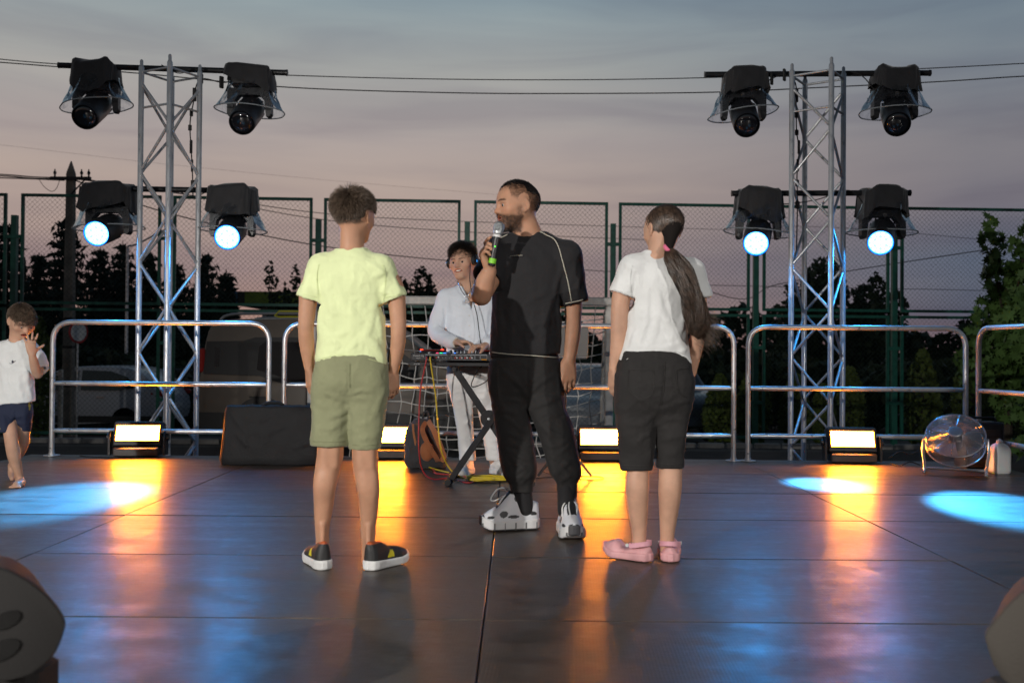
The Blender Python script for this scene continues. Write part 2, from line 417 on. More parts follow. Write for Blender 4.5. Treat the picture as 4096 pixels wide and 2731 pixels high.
# ================================================================ LIGHTING TOWERS
CH = 0.024
brace_cache = {}
def tower(cx, cy, rot, z0, ztop, label, step=0.40):
    t = empty('truss_tower', (cx, cy, z0), label, 'truss tower', 'truss towers carrying the moving lights')
    h = 0.35 / 2 * math.sqrt(2)
    cs = [np.array([h * math.cos(R_(rot + 90 * k)), h * math.sin(R_(rot + 90 * k)), 0]) for k in range(4)]
    H = ztop - z0
    for k, c in enumerate(cs):
        MB().lathe([(CH, 0), (CH, H - 0.06), (CH * 0.9, H - 0.055), (CH * 0.62, H - 0.04), (CH * 0.62, H), (CH * 0.3, H + 0.012)], 14).build('chord', M['alu'], t, loc=tuple(c), angle=40)
    n = int((H - 0.25) / step)
    for k in range(4):
        a, b = cs[k], cs[(k + 1) % 4]; d = (b - a); L_ = np.linalg.norm(d); d /= L_
        for i in range(n):
            za, zb = (0.1 + i * step, 0.1 + (i + 1) * step); off = 0.02 if k % 2 else -0.0
            p, q = (a + d * CH * 0.9 + np.array([0, 0, za + 0.03 + off]), b - d * CH * 0.9 + np.array([0, 0, zb - 0.03 + off]))
            if (i + k) % 2: p, q = (a + d * CH * 0.9 + np.array([0, 0, zb - 0.03 + off]), b - d * CH * 0.9 + np.array([0, 0, za + 0.03 + off]))
            MB().tube([p, p + (q - p) * 0.06, q - (q - p) * 0.06, q], [0.0155, 0.0125, 0.0125, 0.0155], 8).build('brace', M['alu'], t, angle=60)
        for z in (H - 0.10, H - 0.42) if k in (0, 3) else (H - 0.10,):
            MB().tube([a + (0, 0, z), b + (0, 0, z)], 0.0105, 8).build('brace', M['alu'], t, angle=60)
    return t
TL = (-3.115, 8.72); TR = (2.69, 8.72)
tower(TL[0], TL[1], -72.5, gz(8.7), 3.46, 'left aluminium truss tower, in front of the concrete pole and dark trees')
tower(TR[0], TR[1], -80, gz(8.7), 3.47, 'right aluminium truss tower, between girl and leafy maple')

def bar(name, a, b, label):
    a, b = np.asarray(a), np.asarray(b); m = (a + b) / 2
    t = empty(name, tuple(m), label, 'pipe')
    MB().tube([a - m, b - m], 0.026, 14).build('pipe', M['black_metal'], t, angle=50)
    d = (b - a) / np.linalg.norm(b - a)
    for s, e in ((-1, a), (1, b)):
        MB().tube([e - m - d * 0.01 * 1, e - m + d * s * 0.006 + d * 0.0], 0.029, 14).build('end_cap', M['black_plastic'], t)
    return t
YB = 8.93
B1 = (P(238, 262, YB), P(1148, 292, YB)); B2 = (P(345, 752, YB), P(1015, 765, YB))
B3 = (P(2822, 299, YB), P(3720, 293, YB)); B4 = (P(2930, 774, YB), P(3640, 772, YB))
bar('light_bar', *B1, 'upper black crossbar pipe on the left tower')
bar('light_bar', *B2, 'lower black crossbar pipe on the left tower, at fence-top height')
bar('light_bar', *B3, 'upper black crossbar pipe on the right tower')
bar('light_bar', *B4, 'lower black crossbar pipe on the right tower, at fence-top height')

# ================================================================ MOVING HEAD LIGHTS
def basis(f, up=(0, 0, 1)):
    f = np.asarray(f, float); f = f / np.linalg.norm(f)
    r = np.cross(f, up); r /= np.linalg.norm(r); u = np.cross(r, f)
    return np.stack([r, f, u], 1)    # columns right, forward, up
def drape(rs, w, d, ztop, zbot, seed, skew=0.0, flare=1.12, lift=0.0, n=44, rag=0.03):
    """a cloth cover hanging over the lamp base: ring loft with folds, closed underneath"""
    q = random.Random(seed); ph = [q.uniform(0, 6.28) for _ in range(8)]
    R = []
    rows = 13
    for i in range(rows + 1):
        t = i / rows; ring = []
        for k in range(n):
            a = 2 * math.pi * k / n; ca, sa = math.cos(a), math.sin(a)
            e = 0.42
            x = math.copysign(abs(ca) ** e, ca) * w / 2; y = math.copysign(abs(sa) ** e, sa) * d / 2
            grow = 0.62 + 0.38 * min(1, t * 7) ** 0.5 + (flare - 1) * t
            fold = 1 + 0.055 * t * math.sin(5 * a + ph[0]) + 0.04 * t * math.sin(9 * a + ph[1] + 2 * t) + 0.018 * math.sin(14 * a + ph[2] + 5 * t)
            zb = zbot + rag * math.sin(2 * a + ph[3]) + rag * 0.6 * math.sin(3 * a + ph[4]) + rag * 0.3 * math.sin(7 * a + ph[5]) + lift * (x / (w / 2))
            zt = ztop + 0.012 * math.sin(3 * a + ph[6]) + skew * x
            z = zt + (zb - zt) * max(0, t - 0.04) / 0.96
            ring.append((x * grow * fold + skew * 0.4 * t * 0.2, y * grow * fold, z + 0.012 * math.sin(4 * a + 7 * t + ph[7]) * (t > 0.05)))
        R.append(ring)
    inner = [(x * 0.97, y * 0.97, z + 0.015) for x, y, z in R[-1]]; R.append(inner)
    R.append([(x * 0.9, y * 0.9, ztop - 0.05) for x, y, z in R[-2]])
    return R
def moving_light(pipe, aim, lit, seed, label, cover=(0.36, 0.30, -0.16), skew=0.0, skirt_tilt=(0, 0), head_r=0.118, yaw=0.0, beam=None, skirt_off=(0, 0), lift=0.0, drop=0.0, rag=0.03):
    """pipe: point on the bar; aim: point of the lens pixel ray (world) = lens centre"""
    p = np.asarray(pipe, float)
    t = empty('moving_head_light', tuple(p), label, 'stage light', 'wash lights glowing blue' if lit else 'spot lights hanging unlit')
    MB().box((0, 0, 0.0), (0.05, 0.062, 0.066), bev=0.012).box((0, 0, -0.045), (0.09, 0.05, 0.04), bev=0.01).build('clamp', M['black_metal'], t)
    ry = rotm('Z', yaw)
    MB().box((0, 0, -0.105), (0.30, 0.23, 0.10), ry, bev=0.02).build('base', M['black_plastic'], t)
    MB().rings(drape(0, cover[0], cover[1], 0.045, cover[2], seed, skew, lift=lift, rag=rag)).build('rain_cover', M['black_cloth'], t, angle=70)
    piv = np.asarray(aim, float) - p            # lens centre relative to pipe
    hz = -0.36 - drop                           # pivot of the head
    pv = np.array([0.0, 0.0, hz])
    # yoke: crossbar under the base and two tapered arms
    yk = MB(); hw = head_r + 0.052
    yk.prism([(-hw - 0.022, -0.16), (hw + 0.022, -0.16), (hw + 0.03, -0.20), (hw + 0.032, hz - 0.035), (hw + 0.016, hz - 0.062), (hw - 0.014, hz - 0.06), (hw - 0.022, hz + 0.0), (hw - 0.03, -0.28), (hw * 0.55, -0.225),
              (-hw * 0.55, -0.225), (-hw + 0.03, -0.28), (-hw + 0.022, hz), (-hw + 0.014, hz - 0.06), (-hw - 0.016, hz - 0.062), (-hw - 0.032, hz - 0.035), (-hw - 0.03, -0.20)], -0.045, 0.045, 'xz', rot=ry)
    yk.build('yoke', M['black_plastic'], t, False)
    f = piv - pv; f = f / np.linalg.norm(f); B = basis(f, (0.01, 0.02, 1))
    rot = np.stack([B[:, 0], B[:, 2], B[:, 1]], 1)     # lathe axis z -> forward
    rot[:, 0] *= 1
    if np.linalg.det(rot) < 0: rot[:, 0] *= -1
    r = head_r; Lh = np.linalg.norm(piv - pv)
    hd = MB().lathe([(r * 0.55, -0.14), (r * 0.92, -0.115), (r * 1.02, -0.05), (r * 1.04, 0.02), (r * 1.0, Lh - 0.05), (r * 0.97, Lh - 0.008), (r * 0.93, Lh), (r * 0.94, Lh - 0.004), (r * 0.935, Lh - 0.02)], 28, pv, rot, cap1=False)
    for a in range(0, 360, 30):                        # cooling ribs at the back
        hd.box(pv + rot @ np.array([r * 0.98 * math.cos(R_(a)), r * 0.98 * math.sin(R_(a)), -0.05]), (0.014, 0.014, 0.1), rot)
    hd.build('head', M['black_plastic'], t, angle=40)
    if lit:
        MB().lathe([(r * 0.86, Lh - 0.0165), (r * 0.4, Lh - 0.014), (0.002, Lh - 0.012)], 28, pv, rot, cap0=False).build('lens', M['blue_led_plate'], t)
        MB().lathe([(r * 0.93, Lh - 0.006), (r * 0.86, Lh - 0.0165)], 28, pv, rot, cap0=False, cap1=False).build('lens_edge', M['blue_led_edge'], t)
        q = 0
        for ring_r, cnt in ((0, 1), (0.035, 6), (0.069, 12)):
            for k in range(cnt):
                a = 2 * math.pi * (k + 0.5 * (cnt == 12)) / cnt
                c = pv + rot @ np.array([ring_r * r / 0.105 * math.cos(a), ring_r * r / 0.105 * math.sin(a), Lh - 0.013])
                MB().lathe([(0.0160, 0), (0.0145, 0.005), (0.006, 0.009), (0.001, 0.010)], 12, (0, 0, 0), rot).build('led_cell', M['blue_led'], t, loc=tuple(c))
        if beam is not None:
            s = spot('wash_beam', tuple(p + pv + f * (Lh + 0.02)), beam[0], beam[1], (0.055, 0.44, 1.0), beam[2], 0.7, 0.05)
            spot('wash_spill', tuple(p + pv + f * (Lh + 0.025)), tuple(p + pv + f * (Lh + 0.025) + np.array((0, -.75, -1.0))), 38, (0.03, 0.38, 1.0), 165, 0.6, 0.09)
    else:
        MB().lathe([(r * 0.885, Lh - 0.02), (r * 0.84, Lh - 0.012), (r * 0.6, Lh + 0.004), (r * 0.3, Lh + 0.012), (0.002, Lh + 0.014)], 28, pv, rot, cap0=False).build('lens', M['lens_dark'], t)
    # clear plastic rain skirt, a wrinkled flared cone with a stiff rim
    q = random.Random(seed + 50); ph = [q.uniform(0, 6.28) for _ in range(10)]
    tx, ty = skirt_tilt; Rg = []; n = 56; zt, zb = -0.135, hz - 0.005
    for i in range(9):
        s = i / 8; ring = []
        for k in range(n):
            a = 2 * math.pi * k / n
            rad = 0.19 + (0.315 - 0.19) * s ** 1.25
            rad *= 1 + (1 - s) * (0.07 * math.sin(7 * a + ph[0]) + 0.07 * math.sin(11 * a + ph[1] + s * 3) + 0.05 * math.sin(19 * a + ph[2] + 6 * s)) + 0.022 * math.sin(5 * a + ph[3]) * s + 0.02 * math.sin(13 * a + ph[5] + 9 * s) * (1 - s * .8)
            x, y = rad * math.cos(a) + skirt_off[0] * s, rad * math.sin(a) * 0.92 + skirt_off[1] * s
            ring.append((x, y, zt + (zb - zt) * s + (tx * x + ty * y) * s + (1 - s) * 0.03 * math.sin(4 * a + ph[4])))
        Rg.append(ring)
    sk = MB().rings(Rg, cap=False).build('rain_skirt', M['film'], t, angle=None)
    MB().tube(Rg[-1], 0.0055, 6, closed=True).build('skirt_rim', M['film_rim'], sk)
    for k in (5, 24, 40):
        c = np.array(Rg[3][k]); MB().box(c * 1.01, (0.028, 0.006, 0.032), rotm('Z', math.degrees(math.atan2(c[1], c[0])) + 90) @ rotm('X', 20)).build('fastener', M['black_cloth'], sk, False)
    return t
M['film_rim'] = material('skirt_rim', (0.5, 0.55, 0.58), 0.35, 0.0, trans=0.5)
M['blue_led_plate'] = emitter('blue_led_plate', (0.10, 0.50, 1.0), 7.0)
M['blue_led_edge'] = emitter('blue_led_edge', (0.005, 0.16, 1.0), 3.0)
def on(bar_, px):                   # point on a crossbar under photo column px
    a, b = bar_; pa = [2063 + a[0] / YB * F_PX, 2063 + b[0] / YB * F_PX]; k = (px - pa[0]) / (pa[1] - pa[0]); return a + (b - a) * k
LY = 8.62
moving_light(on(B1, 372), P(338, 470, LY), False, 1, 'unlit moving head hanging at the left end of the left tower\'s upper bar', (0.36, 0.30, -0.20), skirt_tilt=(0.13, 0), yaw=8, lift=0.02)
moving_light(on(B1, 990), P(966, 492, LY), False, 2, 'unlit moving head hanging at the right end of the left tower\'s upper bar', (0.40, 0.30, -0.13), skew=-0.08, skirt_tilt=(-0.05, 0), lift=-0.06, rag=0.04)
moving_light(on(B2, 428), P(384, 935, LY), True, 3, 'blue glowing wash light left of the left tower, above the small boy', (0.42, 0.32, -0.20), skirt_tilt=(0.05, 0), lift=0.0, beam=((-4.6, 5.2, 0.0), 3000, 18))
moving_light(on(B2, 925), P(908, 950, LY), True, 4, 'blue glowing wash light right of the left tower, above the dark van', (0.40, 0.32, -0.22), skirt_tilt=(-0.03, 0), beam=((-2.75, 5.85, 0.0), 4600, 19.5))
moving_light(on(B3, 2968), P(2988, 502, LY), False, 5, 'unlit moving head hanging at the left end of the right tower\'s upper bar', (0.36, 0.30, -0.19), skew=0.10, skirt_tilt=(0.14, 0), lift=0.05, rag=0.05)
moving_light(on(B3, 3572), P(3590, 498, LY), False, 6, 'unlit moving head hanging at the right end of the right tower\'s upper bar', (0.36, 0.30, -0.17), skirt_tilt=(0.0, 0), lift=-0.03)
moving_light(on(B4, 3030), P(3024, 975, LY), True, 7, 'blue glowing wash light left of the right tower, above the girl\'s side', (0.37, 0.31, -0.22), skirt_tilt=(-0.10, 0), lift=-0.03, beam=((2.15, 6.75, 0.0), 4200, 13.5))
moving_light(on(B4, 3525), P(3522, 972, LY), True, 8, 'blue glowing wash light right of the right tower, nearest the maple', (0.38, 0.31, -0.21), skirt_tilt=(-0.02, 0), beam=((2.92, 5.80, 0.0), 5000, 16))

# ================================================================ AMBER STROBE LIGHTS
def strobe(px, py, label, half=0.235, turn=0.0):
    g = G(px, py); g[1] = min(g[1], 7.98)
    t = empty('strobe_light', (g[0], g[1] + 0.12, 0), label, 'strobe light', 'amber strobe lights on the stage floor', rz=R_(turn))
    MB().box((0, 0.02, 0.045), (0.37, 0.17, 0.075), bev=0.01).build('base', M['black_plastic'], t)
    for s in (-1, 1):
        MB().prism([(-0.06, 0.015), (0.06, 0.015), (0.06, 0.17), (0.03, 0.215), (-0.03, 0.215), (-0.06, 0.17)], s * 0.213, s * 0.229, 'yz', c=(0, 0.02, 0)).build('bracket', M['black_metal'], t, False)
        MB().lathe([(0.028, 0), (0.028, 0.02), (0.012, 0.024)], 14, (s * 0.229, 0.02, 0.165), rotm('Y', 90 * s)).build('knob', M['black_plastic'], t)
    tilt = rotm('X', -17); c = np.array([0, 0.015, 0.19])
    hb = MB().box(c + tilt @ np.array([0, 0.04, 0]), (0.40, 0.10, 0.215), tilt, bev=0.012)
    for i in range(14): hb.box(c + tilt @ np.array([-0.182 + i * 0.028, 0.10, 0]), (0.008, 0.03, 0.18), tilt)
    hb.build('housing', M['black_plastic'], t)
    for i, z in enumerate((0.036, -0.030)):
        MB().box(c + tilt @ np.array([0, -0.0155, z]), (0.345, 0.006, 0.058), tilt).build('led_panel', M['amber_led'], t, False)
    for z in (0.0685, 0.003, -0.0625):  # self-lit strips added round the panels as an amber rim
        MB().box(c + tilt @ np.array([0, -0.0150, z]), (0.356, 0.005, 0.0070), tilt).build('reflector_glow', M['amber_glow'], t, False)
    for x in (-0.1755, 0.1755):
        MB().box(c + tilt @ np.array([x, -0.0150, 0.003]), (0.0060, 0.005, 0.124), tilt).build('reflector_glow', M['amber_glow'], t, False)
    for z in (0.0765, -0.0705):
        MB().box(c + tilt @ np.array([0, -0.016, z]), (0.372, 0.014, 0.009), tilt).build('frame_bar', M['black_plastic'], t, False)
    for x in (-0.1835, 0.1835):
        MB().box(c + tilt @ np.array([x, -0.016, 0.003]), (0.009, 0.0138, 0.1375), tilt).build('frame_bar', M['black_plastic'], t, False)
    return t
strobe(552, 1826, 'glowing amber strobe light at the foot of the left tower', turn=5)
strobe(1552, 1838, 'glowing amber strobe light half hidden by the boy in yellow')
strobe(2412, 1850, 'glowing amber strobe light half hidden by the girl in black shorts')
strobe(3430, 1858, 'glowing amber strobe light at the foot of the right tower', turn=-4)
# ================================================================ SCULPTING: distance fields meshed with surface nets
def unit(v): v = np.asarray(v, float); return v / (np.linalg.norm(v) + 1e-12)
def value_noise(Pt, seed=0):
    Pt = np.asarray(Pt, np.float64); i = np.floor(Pt).astype(np.int64); f = Pt - i; f = f * f * (3 - 2 * f)
    def h(a, b, c):
        n = (a * 374761393 + b * 668265263 + c * 2147483647 + seed * 1274126177) & 0xffffffff
        n = ((n ^ (n >> 13)) * 1274126177) & 0xffffffff
        return ((n ^ (n >> 16)) & 0xffff) / 65535.0
    r = 0
    for dx in (0, 1):
        for dy in (0, 1):
            for dz in (0, 1):
                w = (f[..., 0] if dx else 1 - f[..., 0]) * (f[..., 1] if dy else 1 - f[..., 1]) * (f[..., 2] if dz else 1 - f[..., 2])
                r = r + w * h(i[..., 0] + dx, i[..., 1] + dy, i[..., 2] + dz)
    return r
def fbm(Pt, seed=0, octv=3):
    Pt = np.asarray(Pt, float); s = 0; a = 0.5
    for o in range(octv): s = s + a * value_noise(Pt * 2 ** o, seed + o); a *= 0.5
    return s / (1 - 0.5 ** octv)

class SDF:
    def __init__(s, lo, hi, h):
        s.lo = np.asarray(lo, float); s.h = h
        s.n = np.ceil((np.asarray(hi, float) - s.lo) / h).astype(int) + 1
        s.ax = [s.lo[i] + h * np.arange(s.n[i]) for i in range(3)]
        s.d = np.full(s.n, 0.12, np.float32)
    def sub(s, lo, hi):
        a = np.clip(np.floor((np.asarray(lo) - s.lo) / s.h).astype(int), 0, s.n); b = np.clip(np.ceil((np.asarray(hi) - s.lo) / s.h).astype(int) + 1, 0, s.n)
        if np.any(b <= a): return None
        sl = tuple(slice(i, j) for i, j in zip(a, b))
        return sl, s.ax[0][sl[0]][:, None, None], s.ax[1][sl[1]][None, :, None], s.ax[2][sl[2]][None, None, :]
    def comb(s, sl, d, k, op):
        o = s.d[sl]; d = np.broadcast_to(d, o.shape)
        if op == 'add':
            if k <= 0: s.d[sl] = np.minimum(o, d)
            else:
                h = np.clip(0.5 + 0.5 * (o - d) / k, 0, 1); s.d[sl] = o * (1 - h) + d * h - k * h * (1 - h)
        elif op == 'cut':
            d = -d
            if k <= 0: s.d[sl] = np.maximum(o, d)
            else:
                h = np.clip(0.5 - 0.5 * (o - d) / k, 0, 1); s.d[sl] = o * (1 - h) + d * h + k * h * (1 - h)
        elif op == 'fold': s.d[sl] = o - d
    def rc(s, a, b, ra, rb, k=0.02, op='add'):
        a, b = np.asarray(a, float), np.asarray(b, float); m = max(ra, rb) + k + 0.03
        q = s.sub(np.minimum(a, b) - m, np.maximum(a, b) + m)
        if q is None: return s
        sl, X, Y, Z = q; ba = b - a; L2 = ba @ ba + 1e-12
        t = np.clip(((X - a[0]) * ba[0] + (Y - a[1]) * ba[1] + (Z - a[2]) * ba[2]) / L2, 0, 1)
        d = np.sqrt((X - a[0] - t * ba[0]) ** 2 + (Y - a[1] - t * ba[1]) ** 2 + (Z - a[2] - t * ba[2]) ** 2) - (ra + (rb - ra) * t)
        s.comb(sl, d, k, op); return s
    def chain(s, pts, k=0.02):
        p = np.array([np.append(np.asarray(a, float), r) for a, r in pts]); p = smooth_path(p, 4); m = p[:, 3].max() + k + 0.03
        q = s.sub(p[:, :3].min(0) - m, p[:, :3].max(0) + m)
        if q is None: return s
        sl, X, Y, Z = q; best = None
        for u, v in zip(p, p[1:]):
            a, ba = u[:3], v[:3] - u[:3]; L2 = ba @ ba + 1e-12
            t = np.clip(((X - a[0]) * ba[0] + (Y - a[1]) * ba[1] + (Z - a[2]) * ba[2]) / L2, 0, 1)
            d = np.sqrt((X - a[0] - t * ba[0]) ** 2 + (Y - a[1] - t * ba[1]) ** 2 + (Z - a[2] - t * ba[2]) ** 2) - (u[3] + (v[3] - u[3]) * t)
            best = d if best is None else np.minimum(best, d)
        s.comb(sl, best, k, 'add'); return s
    def hem(s, pt, n, r_in, depth=0.03, rad=0.088):
        """end a sleeve or leg with a flat hem and hollow it a little"""
        pt = np.asarray(pt, float); n = unit(n)
        def f(X, Y, Z):
            dt = (X - pt[0]) * n[0] + (Y - pt[1]) * n[1] + (Z - pt[2]) * n[2]
            return np.maximum(-dt, np.sqrt((X - pt[0]) ** 2 + (Y - pt[1]) ** 2 + (Z - pt[2]) ** 2) - rad)
        s.func(pt - rad - 0.02, pt + rad + 0.02, f, 0.0, 'cut')
        if r_in: s.rc(pt - n * (depth + r_in), pt + n * 0.05, r_in, r_in, 0.0, 'cut')
        return s
    def ell(s, c, r, Rm=None, k=0.02, op='add'):
        c = np.asarray(c, float); r = np.asarray(r, float); m = r.max() + k + 0.03
        q = s.sub(c - m, c + m)
        if q is None: return s
        sl, X, Y, Z = q; X, Y, Z = X - c[0], Y - c[1], Z - c[2]
        if Rm is not None:
            X, Y, Z = (X * Rm[0, i] + Y * Rm[1, i] + Z * Rm[2, i] for i in range(3))
        k0 = np.sqrt((X / r[0]) ** 2 + (Y / r[1]) ** 2 + (Z / r[2]) ** 2); k1 = np.sqrt((X / r[0] ** 2) ** 2 + (Y / r[1] ** 2) ** 2 + (Z / r[2] ** 2) ** 2)
        s.comb(sl, k0 * (k0 - 1) / (k1 + 1e-9), k, op); return s
    def loft(s, st, k=0.02, p=2.3, op='add', rot=0.0):
        """st rows: z, cx, cy, rx, ry along the vertical"""
        st = np.array(sorted(st), float); z = st[:, 0]; m = st[:, 3:5].max() + k + 0.03
        q = s.sub((st[:, 1].min() - m, st[:, 2].min() - m, z[0] - k - 0.03), (st[:, 1].max() + m, st[:, 2].max() + m, z[-1] + k + 0.03))
        if q is None: return s
        sl, X, Y, Z = q
        zz = np.clip(s.ax[2][sl[2]], z[0], z[-1])
        def it(c):
            v = np.interp(zz, z, st[:, c])
            w = np.concatenate([[v[0]] * 3, v, [v[-1]] * 3]); v2 = np.convolve(w, np.ones(7) / 7, 'valid')
            return v2[None, None, :]
        cx, cy, rx, ry = it(1), it(2), it(3), it(4)
        X, Y = X - cx, Y - cy
        if rot: X, Y = X * math.cos(rot) + Y * math.sin(rot), -X * math.sin(rot) + Y * math.cos(rot)
        nn = ((np.abs(X) / rx) ** p + (np.abs(Y) / ry) ** p) ** (1 / p)
        d = (nn - 1) * np.minimum(rx, ry)
        d = np.maximum(d, np.maximum(z[0] - Z, Z - z[-1])); s.comb(sl, d, k, op); return s
    def fold(s, a, b, amp, w):
        a, b = np.asarray(a, float), np.asarray(b, float); m = 2.2 * w
        q = s.sub(np.minimum(a, b) - m, np.maximum(a, b) + m)
        if q is None: return s
        sl, X, Y, Z = q; ba = b - a; L2 = ba @ ba + 1e-12
        t0 = ((X - a[0]) * ba[0] + (Y - a[1]) * ba[1] + (Z - a[2]) * ba[2]) / L2; t = np.clip(t0, 0, 1)
        d2 = (X - a[0] - t * ba[0]) ** 2 + (Y - a[1] - t * ba[1]) ** 2 + (Z - a[2] - t * ba[2]) ** 2
        s.comb(sl, amp * np.exp(-d2 / w ** 2) * (0.35 + 0.65 * np.sin(np.pi * np.clip(t, 0.0, 1))), 0, 'fold'); return s
    def hit(s, px, py):
        """first point of the surface under a photo position"""
        r = unit(ray(px, py)); t0 = (s.lo[1] - CAM[1]) / r[1]; t1 = (s.ax[1][-1] - CAM[1]) / r[1]
        t = np.arange(t0, t1, s.h); p = CAM + t[:, None] * r; i = np.round((p - s.lo) / s.h).astype(int)
        ok = np.all((i >= 0) & (i < s.n), 1); t, p, i = t[ok], p[ok], i[ok]
        m = s.d[i[:, 0], i[:, 1], i[:, 2]]
        w = np.flatnonzero(m < 0); return p[w[0]] if len(w) else (p[m.argmin()] if len(p) else None)
    def crease(s, pts, amp, w):
        """fold ridge (amp>0) or groove (amp<0) drawn on the surface along photo positions; amp, w in millimetres"""
        p = np.array(pts, float); n = 3 if len(p) == 2 else 2; u = smooth_path(np.c_[p, np.zeros(len(p))], n)[:, :2]
        h = [s.hit(*a) for a in u]; h = np.array([a for a in h if a is not None])
        if len(h) < 2: return s
        m = 2.4 * w / 1000; q = s.sub(h.min(0) - m, h.max(0) + m)
        if q is None: return s
        sl, X, Y, Z = q; best = None; L = len(h) - 1
        for i, (a, b) in enumerate(zip(h, h[1:])):
            ba = b - a; L2 = ba @ ba + 1e-12
            t = np.clip(((X - a[0]) * ba[0] + (Y - a[1]) * ba[1] + (Z - a[2]) * ba[2]) / L2, 0, 1)
            d2 = (X - a[0] - t * ba[0]) ** 2 + (Y - a[1] - t * ba[1]) ** 2 + (Z - a[2] - t * ba[2]) ** 2
            v = np.exp(-d2 / (w / 1000) ** 2) * (0.25 + 0.75 * np.sin(np.pi * np.clip((i + t) / L, 0, 1)))
            best = v if best is None else np.maximum(best, v)
        s.comb(sl, amp / 1000 * best, 0, 'fold'); return s
    def creases(s, lst):
        for c in lst: s.crease(*c)
        return s
    def func(s, lo, hi, fn, k=0.01, op='add'):
        q = s.sub(lo, hi)
        if q is None: return s
        sl, X, Y, Z = q; s.comb(sl, fn(X, Y, Z), k, op); return s
    def plane_cut(s, pt, nrm, k=0.0):          # remove the side the normal points to
        pt, nrm = np.asarray(pt, float), unit(nrm)
        X, Y, Z = s.ax[0][:, None, None], s.ax[1][None, :, None], s.ax[2][None, None, :]
        s.d = np.maximum(s.d, ((X - pt[0]) * nrm[0] + (Y - pt[1]) * nrm[1] + (Z - pt[2]) * nrm[2]).astype(np.float32)); return s
    def mesh(s, relax=1):
        d = s.d; d[0] = d[-1] = 0.05; d[:, 0] = d[:, -1] = 0.05; d[:, :, 0] = d[:, :, -1] = 0.05
        sg = d < 0
        cnt = sum(sg[i:sg.shape[0] - 1 + i, j:sg.shape[1] - 1 + j, k:sg.shape[2] - 1 + k].astype(np.int8) for i in (0, 1) for j in (0, 1) for k in (0, 1))
        ci = np.argwhere((cnt > 0) & (cnt < 8))
        cs = [(i, j, k) for i in (0, 1) for j in (0, 1) for k in (0, 1)]
        val = np.stack([d[ci[:, 0] + i, ci[:, 1] + j, ci[:, 2] + k] for i, j, k in cs], 1)
        acc = np.zeros((len(ci), 3)); num = np.zeros(len(ci)); C8 = np.array(cs, float)
        for a in range(8):
            for b in range(a + 1, 8):
                if np.abs(C8[a] - C8[b]).sum() != 1: continue
                m = (val[:, a] < 0) != (val[:, b] < 0); t = val[:, a] / (val[:, a] - val[:, b] + 1e-20)
                acc += np.where(m[:, None], C8[a] + t[:, None] * (C8[b] - C8[a]), 0); num += m
        V = s.lo + (ci + acc / num[:, None]) * s.h
        idx = np.full(cnt.shape, -1, np.int32); idx[ci[:, 0], ci[:, 1], ci[:, 2]] = np.arange(len(ci)); Q = []
        for axis in range(3):
            a = np.moveaxis(sg, axis, 0); ix = np.moveaxis(idx, axis, 0)
            e = np.argwhere(a[:-1, 1:-1, 1:-1] != a[1:, 1:-1, 1:-1])
            if not len(e): continue
            i, j, k = e[:, 0], e[:, 1] + 1, e[:, 2] + 1
            q = np.stack([ix[i, j - 1, k - 1], ix[i, j, k - 1], ix[i, j, k], ix[i, j - 1, k]], 1)
            fl = a[i, j, k]
            if axis == 1: fl = ~fl
            q[~fl] = q[~fl][:, ::-1]; Q.append(q)
        Q = np.concatenate(Q)
        for _ in range(relax):
            S_ = np.zeros_like(V); N_ = np.zeros(len(V))
            for a, b in ((0, 1), (1, 2), (2, 3), (3, 0)):
                np.add.at(S_, Q[:, a], V[Q[:, b]]); np.add.at(N_, Q[:, a], 1); np.add.at(S_, Q[:, b], V[Q[:, a]]); np.add.at(N_, Q[:, b], 1)
            V = 0.45 * V + 0.55 * S_ / N_[:, None]
        return V, Q
def normals(V, Q):
    n = np.cross(V[Q[:, 2]] - V[Q[:, 0]], V[Q[:, 3]] - V[Q[:, 1]]); N_ = np.zeros_like(V)
    for i in range(4): np.add.at(N_, Q[:, i], n)
    return N_ / (np.linalg.norm(N_, axis=1, keepdims=True) + 1e-12)
def wrinkle(V, Q, amp, scale, seed=0, stretch=(1, 1, 1), mask=None):
    N_ = normals(V, Q); f = fbm(V * np.asarray(stretch) * scale, seed, 2); f = 1 - np.abs(2 * f - 1) * 2.2
    f = np.clip(f, -1, 1)
    if mask is not None: f = f * mask(V)
    f2 = fbm(V * np.asarray(stretch) * scale * 3.1, seed + 7, 2); f2 = np.clip(1 - np.abs(2 * f2 - 1) * 2.6, -1, 1)
    return V + N_ * (amp * f + amp * .42 * f2 * (0.4 + 0.6 * np.clip(f, 0, 1)))[:, None]

def part_from(name, VQ, mat, root, cols=None):
    V, Q = VQ; V = V - np.asarray(root.location)
    return link_mesh(name, mesh(name, V, Q, mat, True, cols), root)

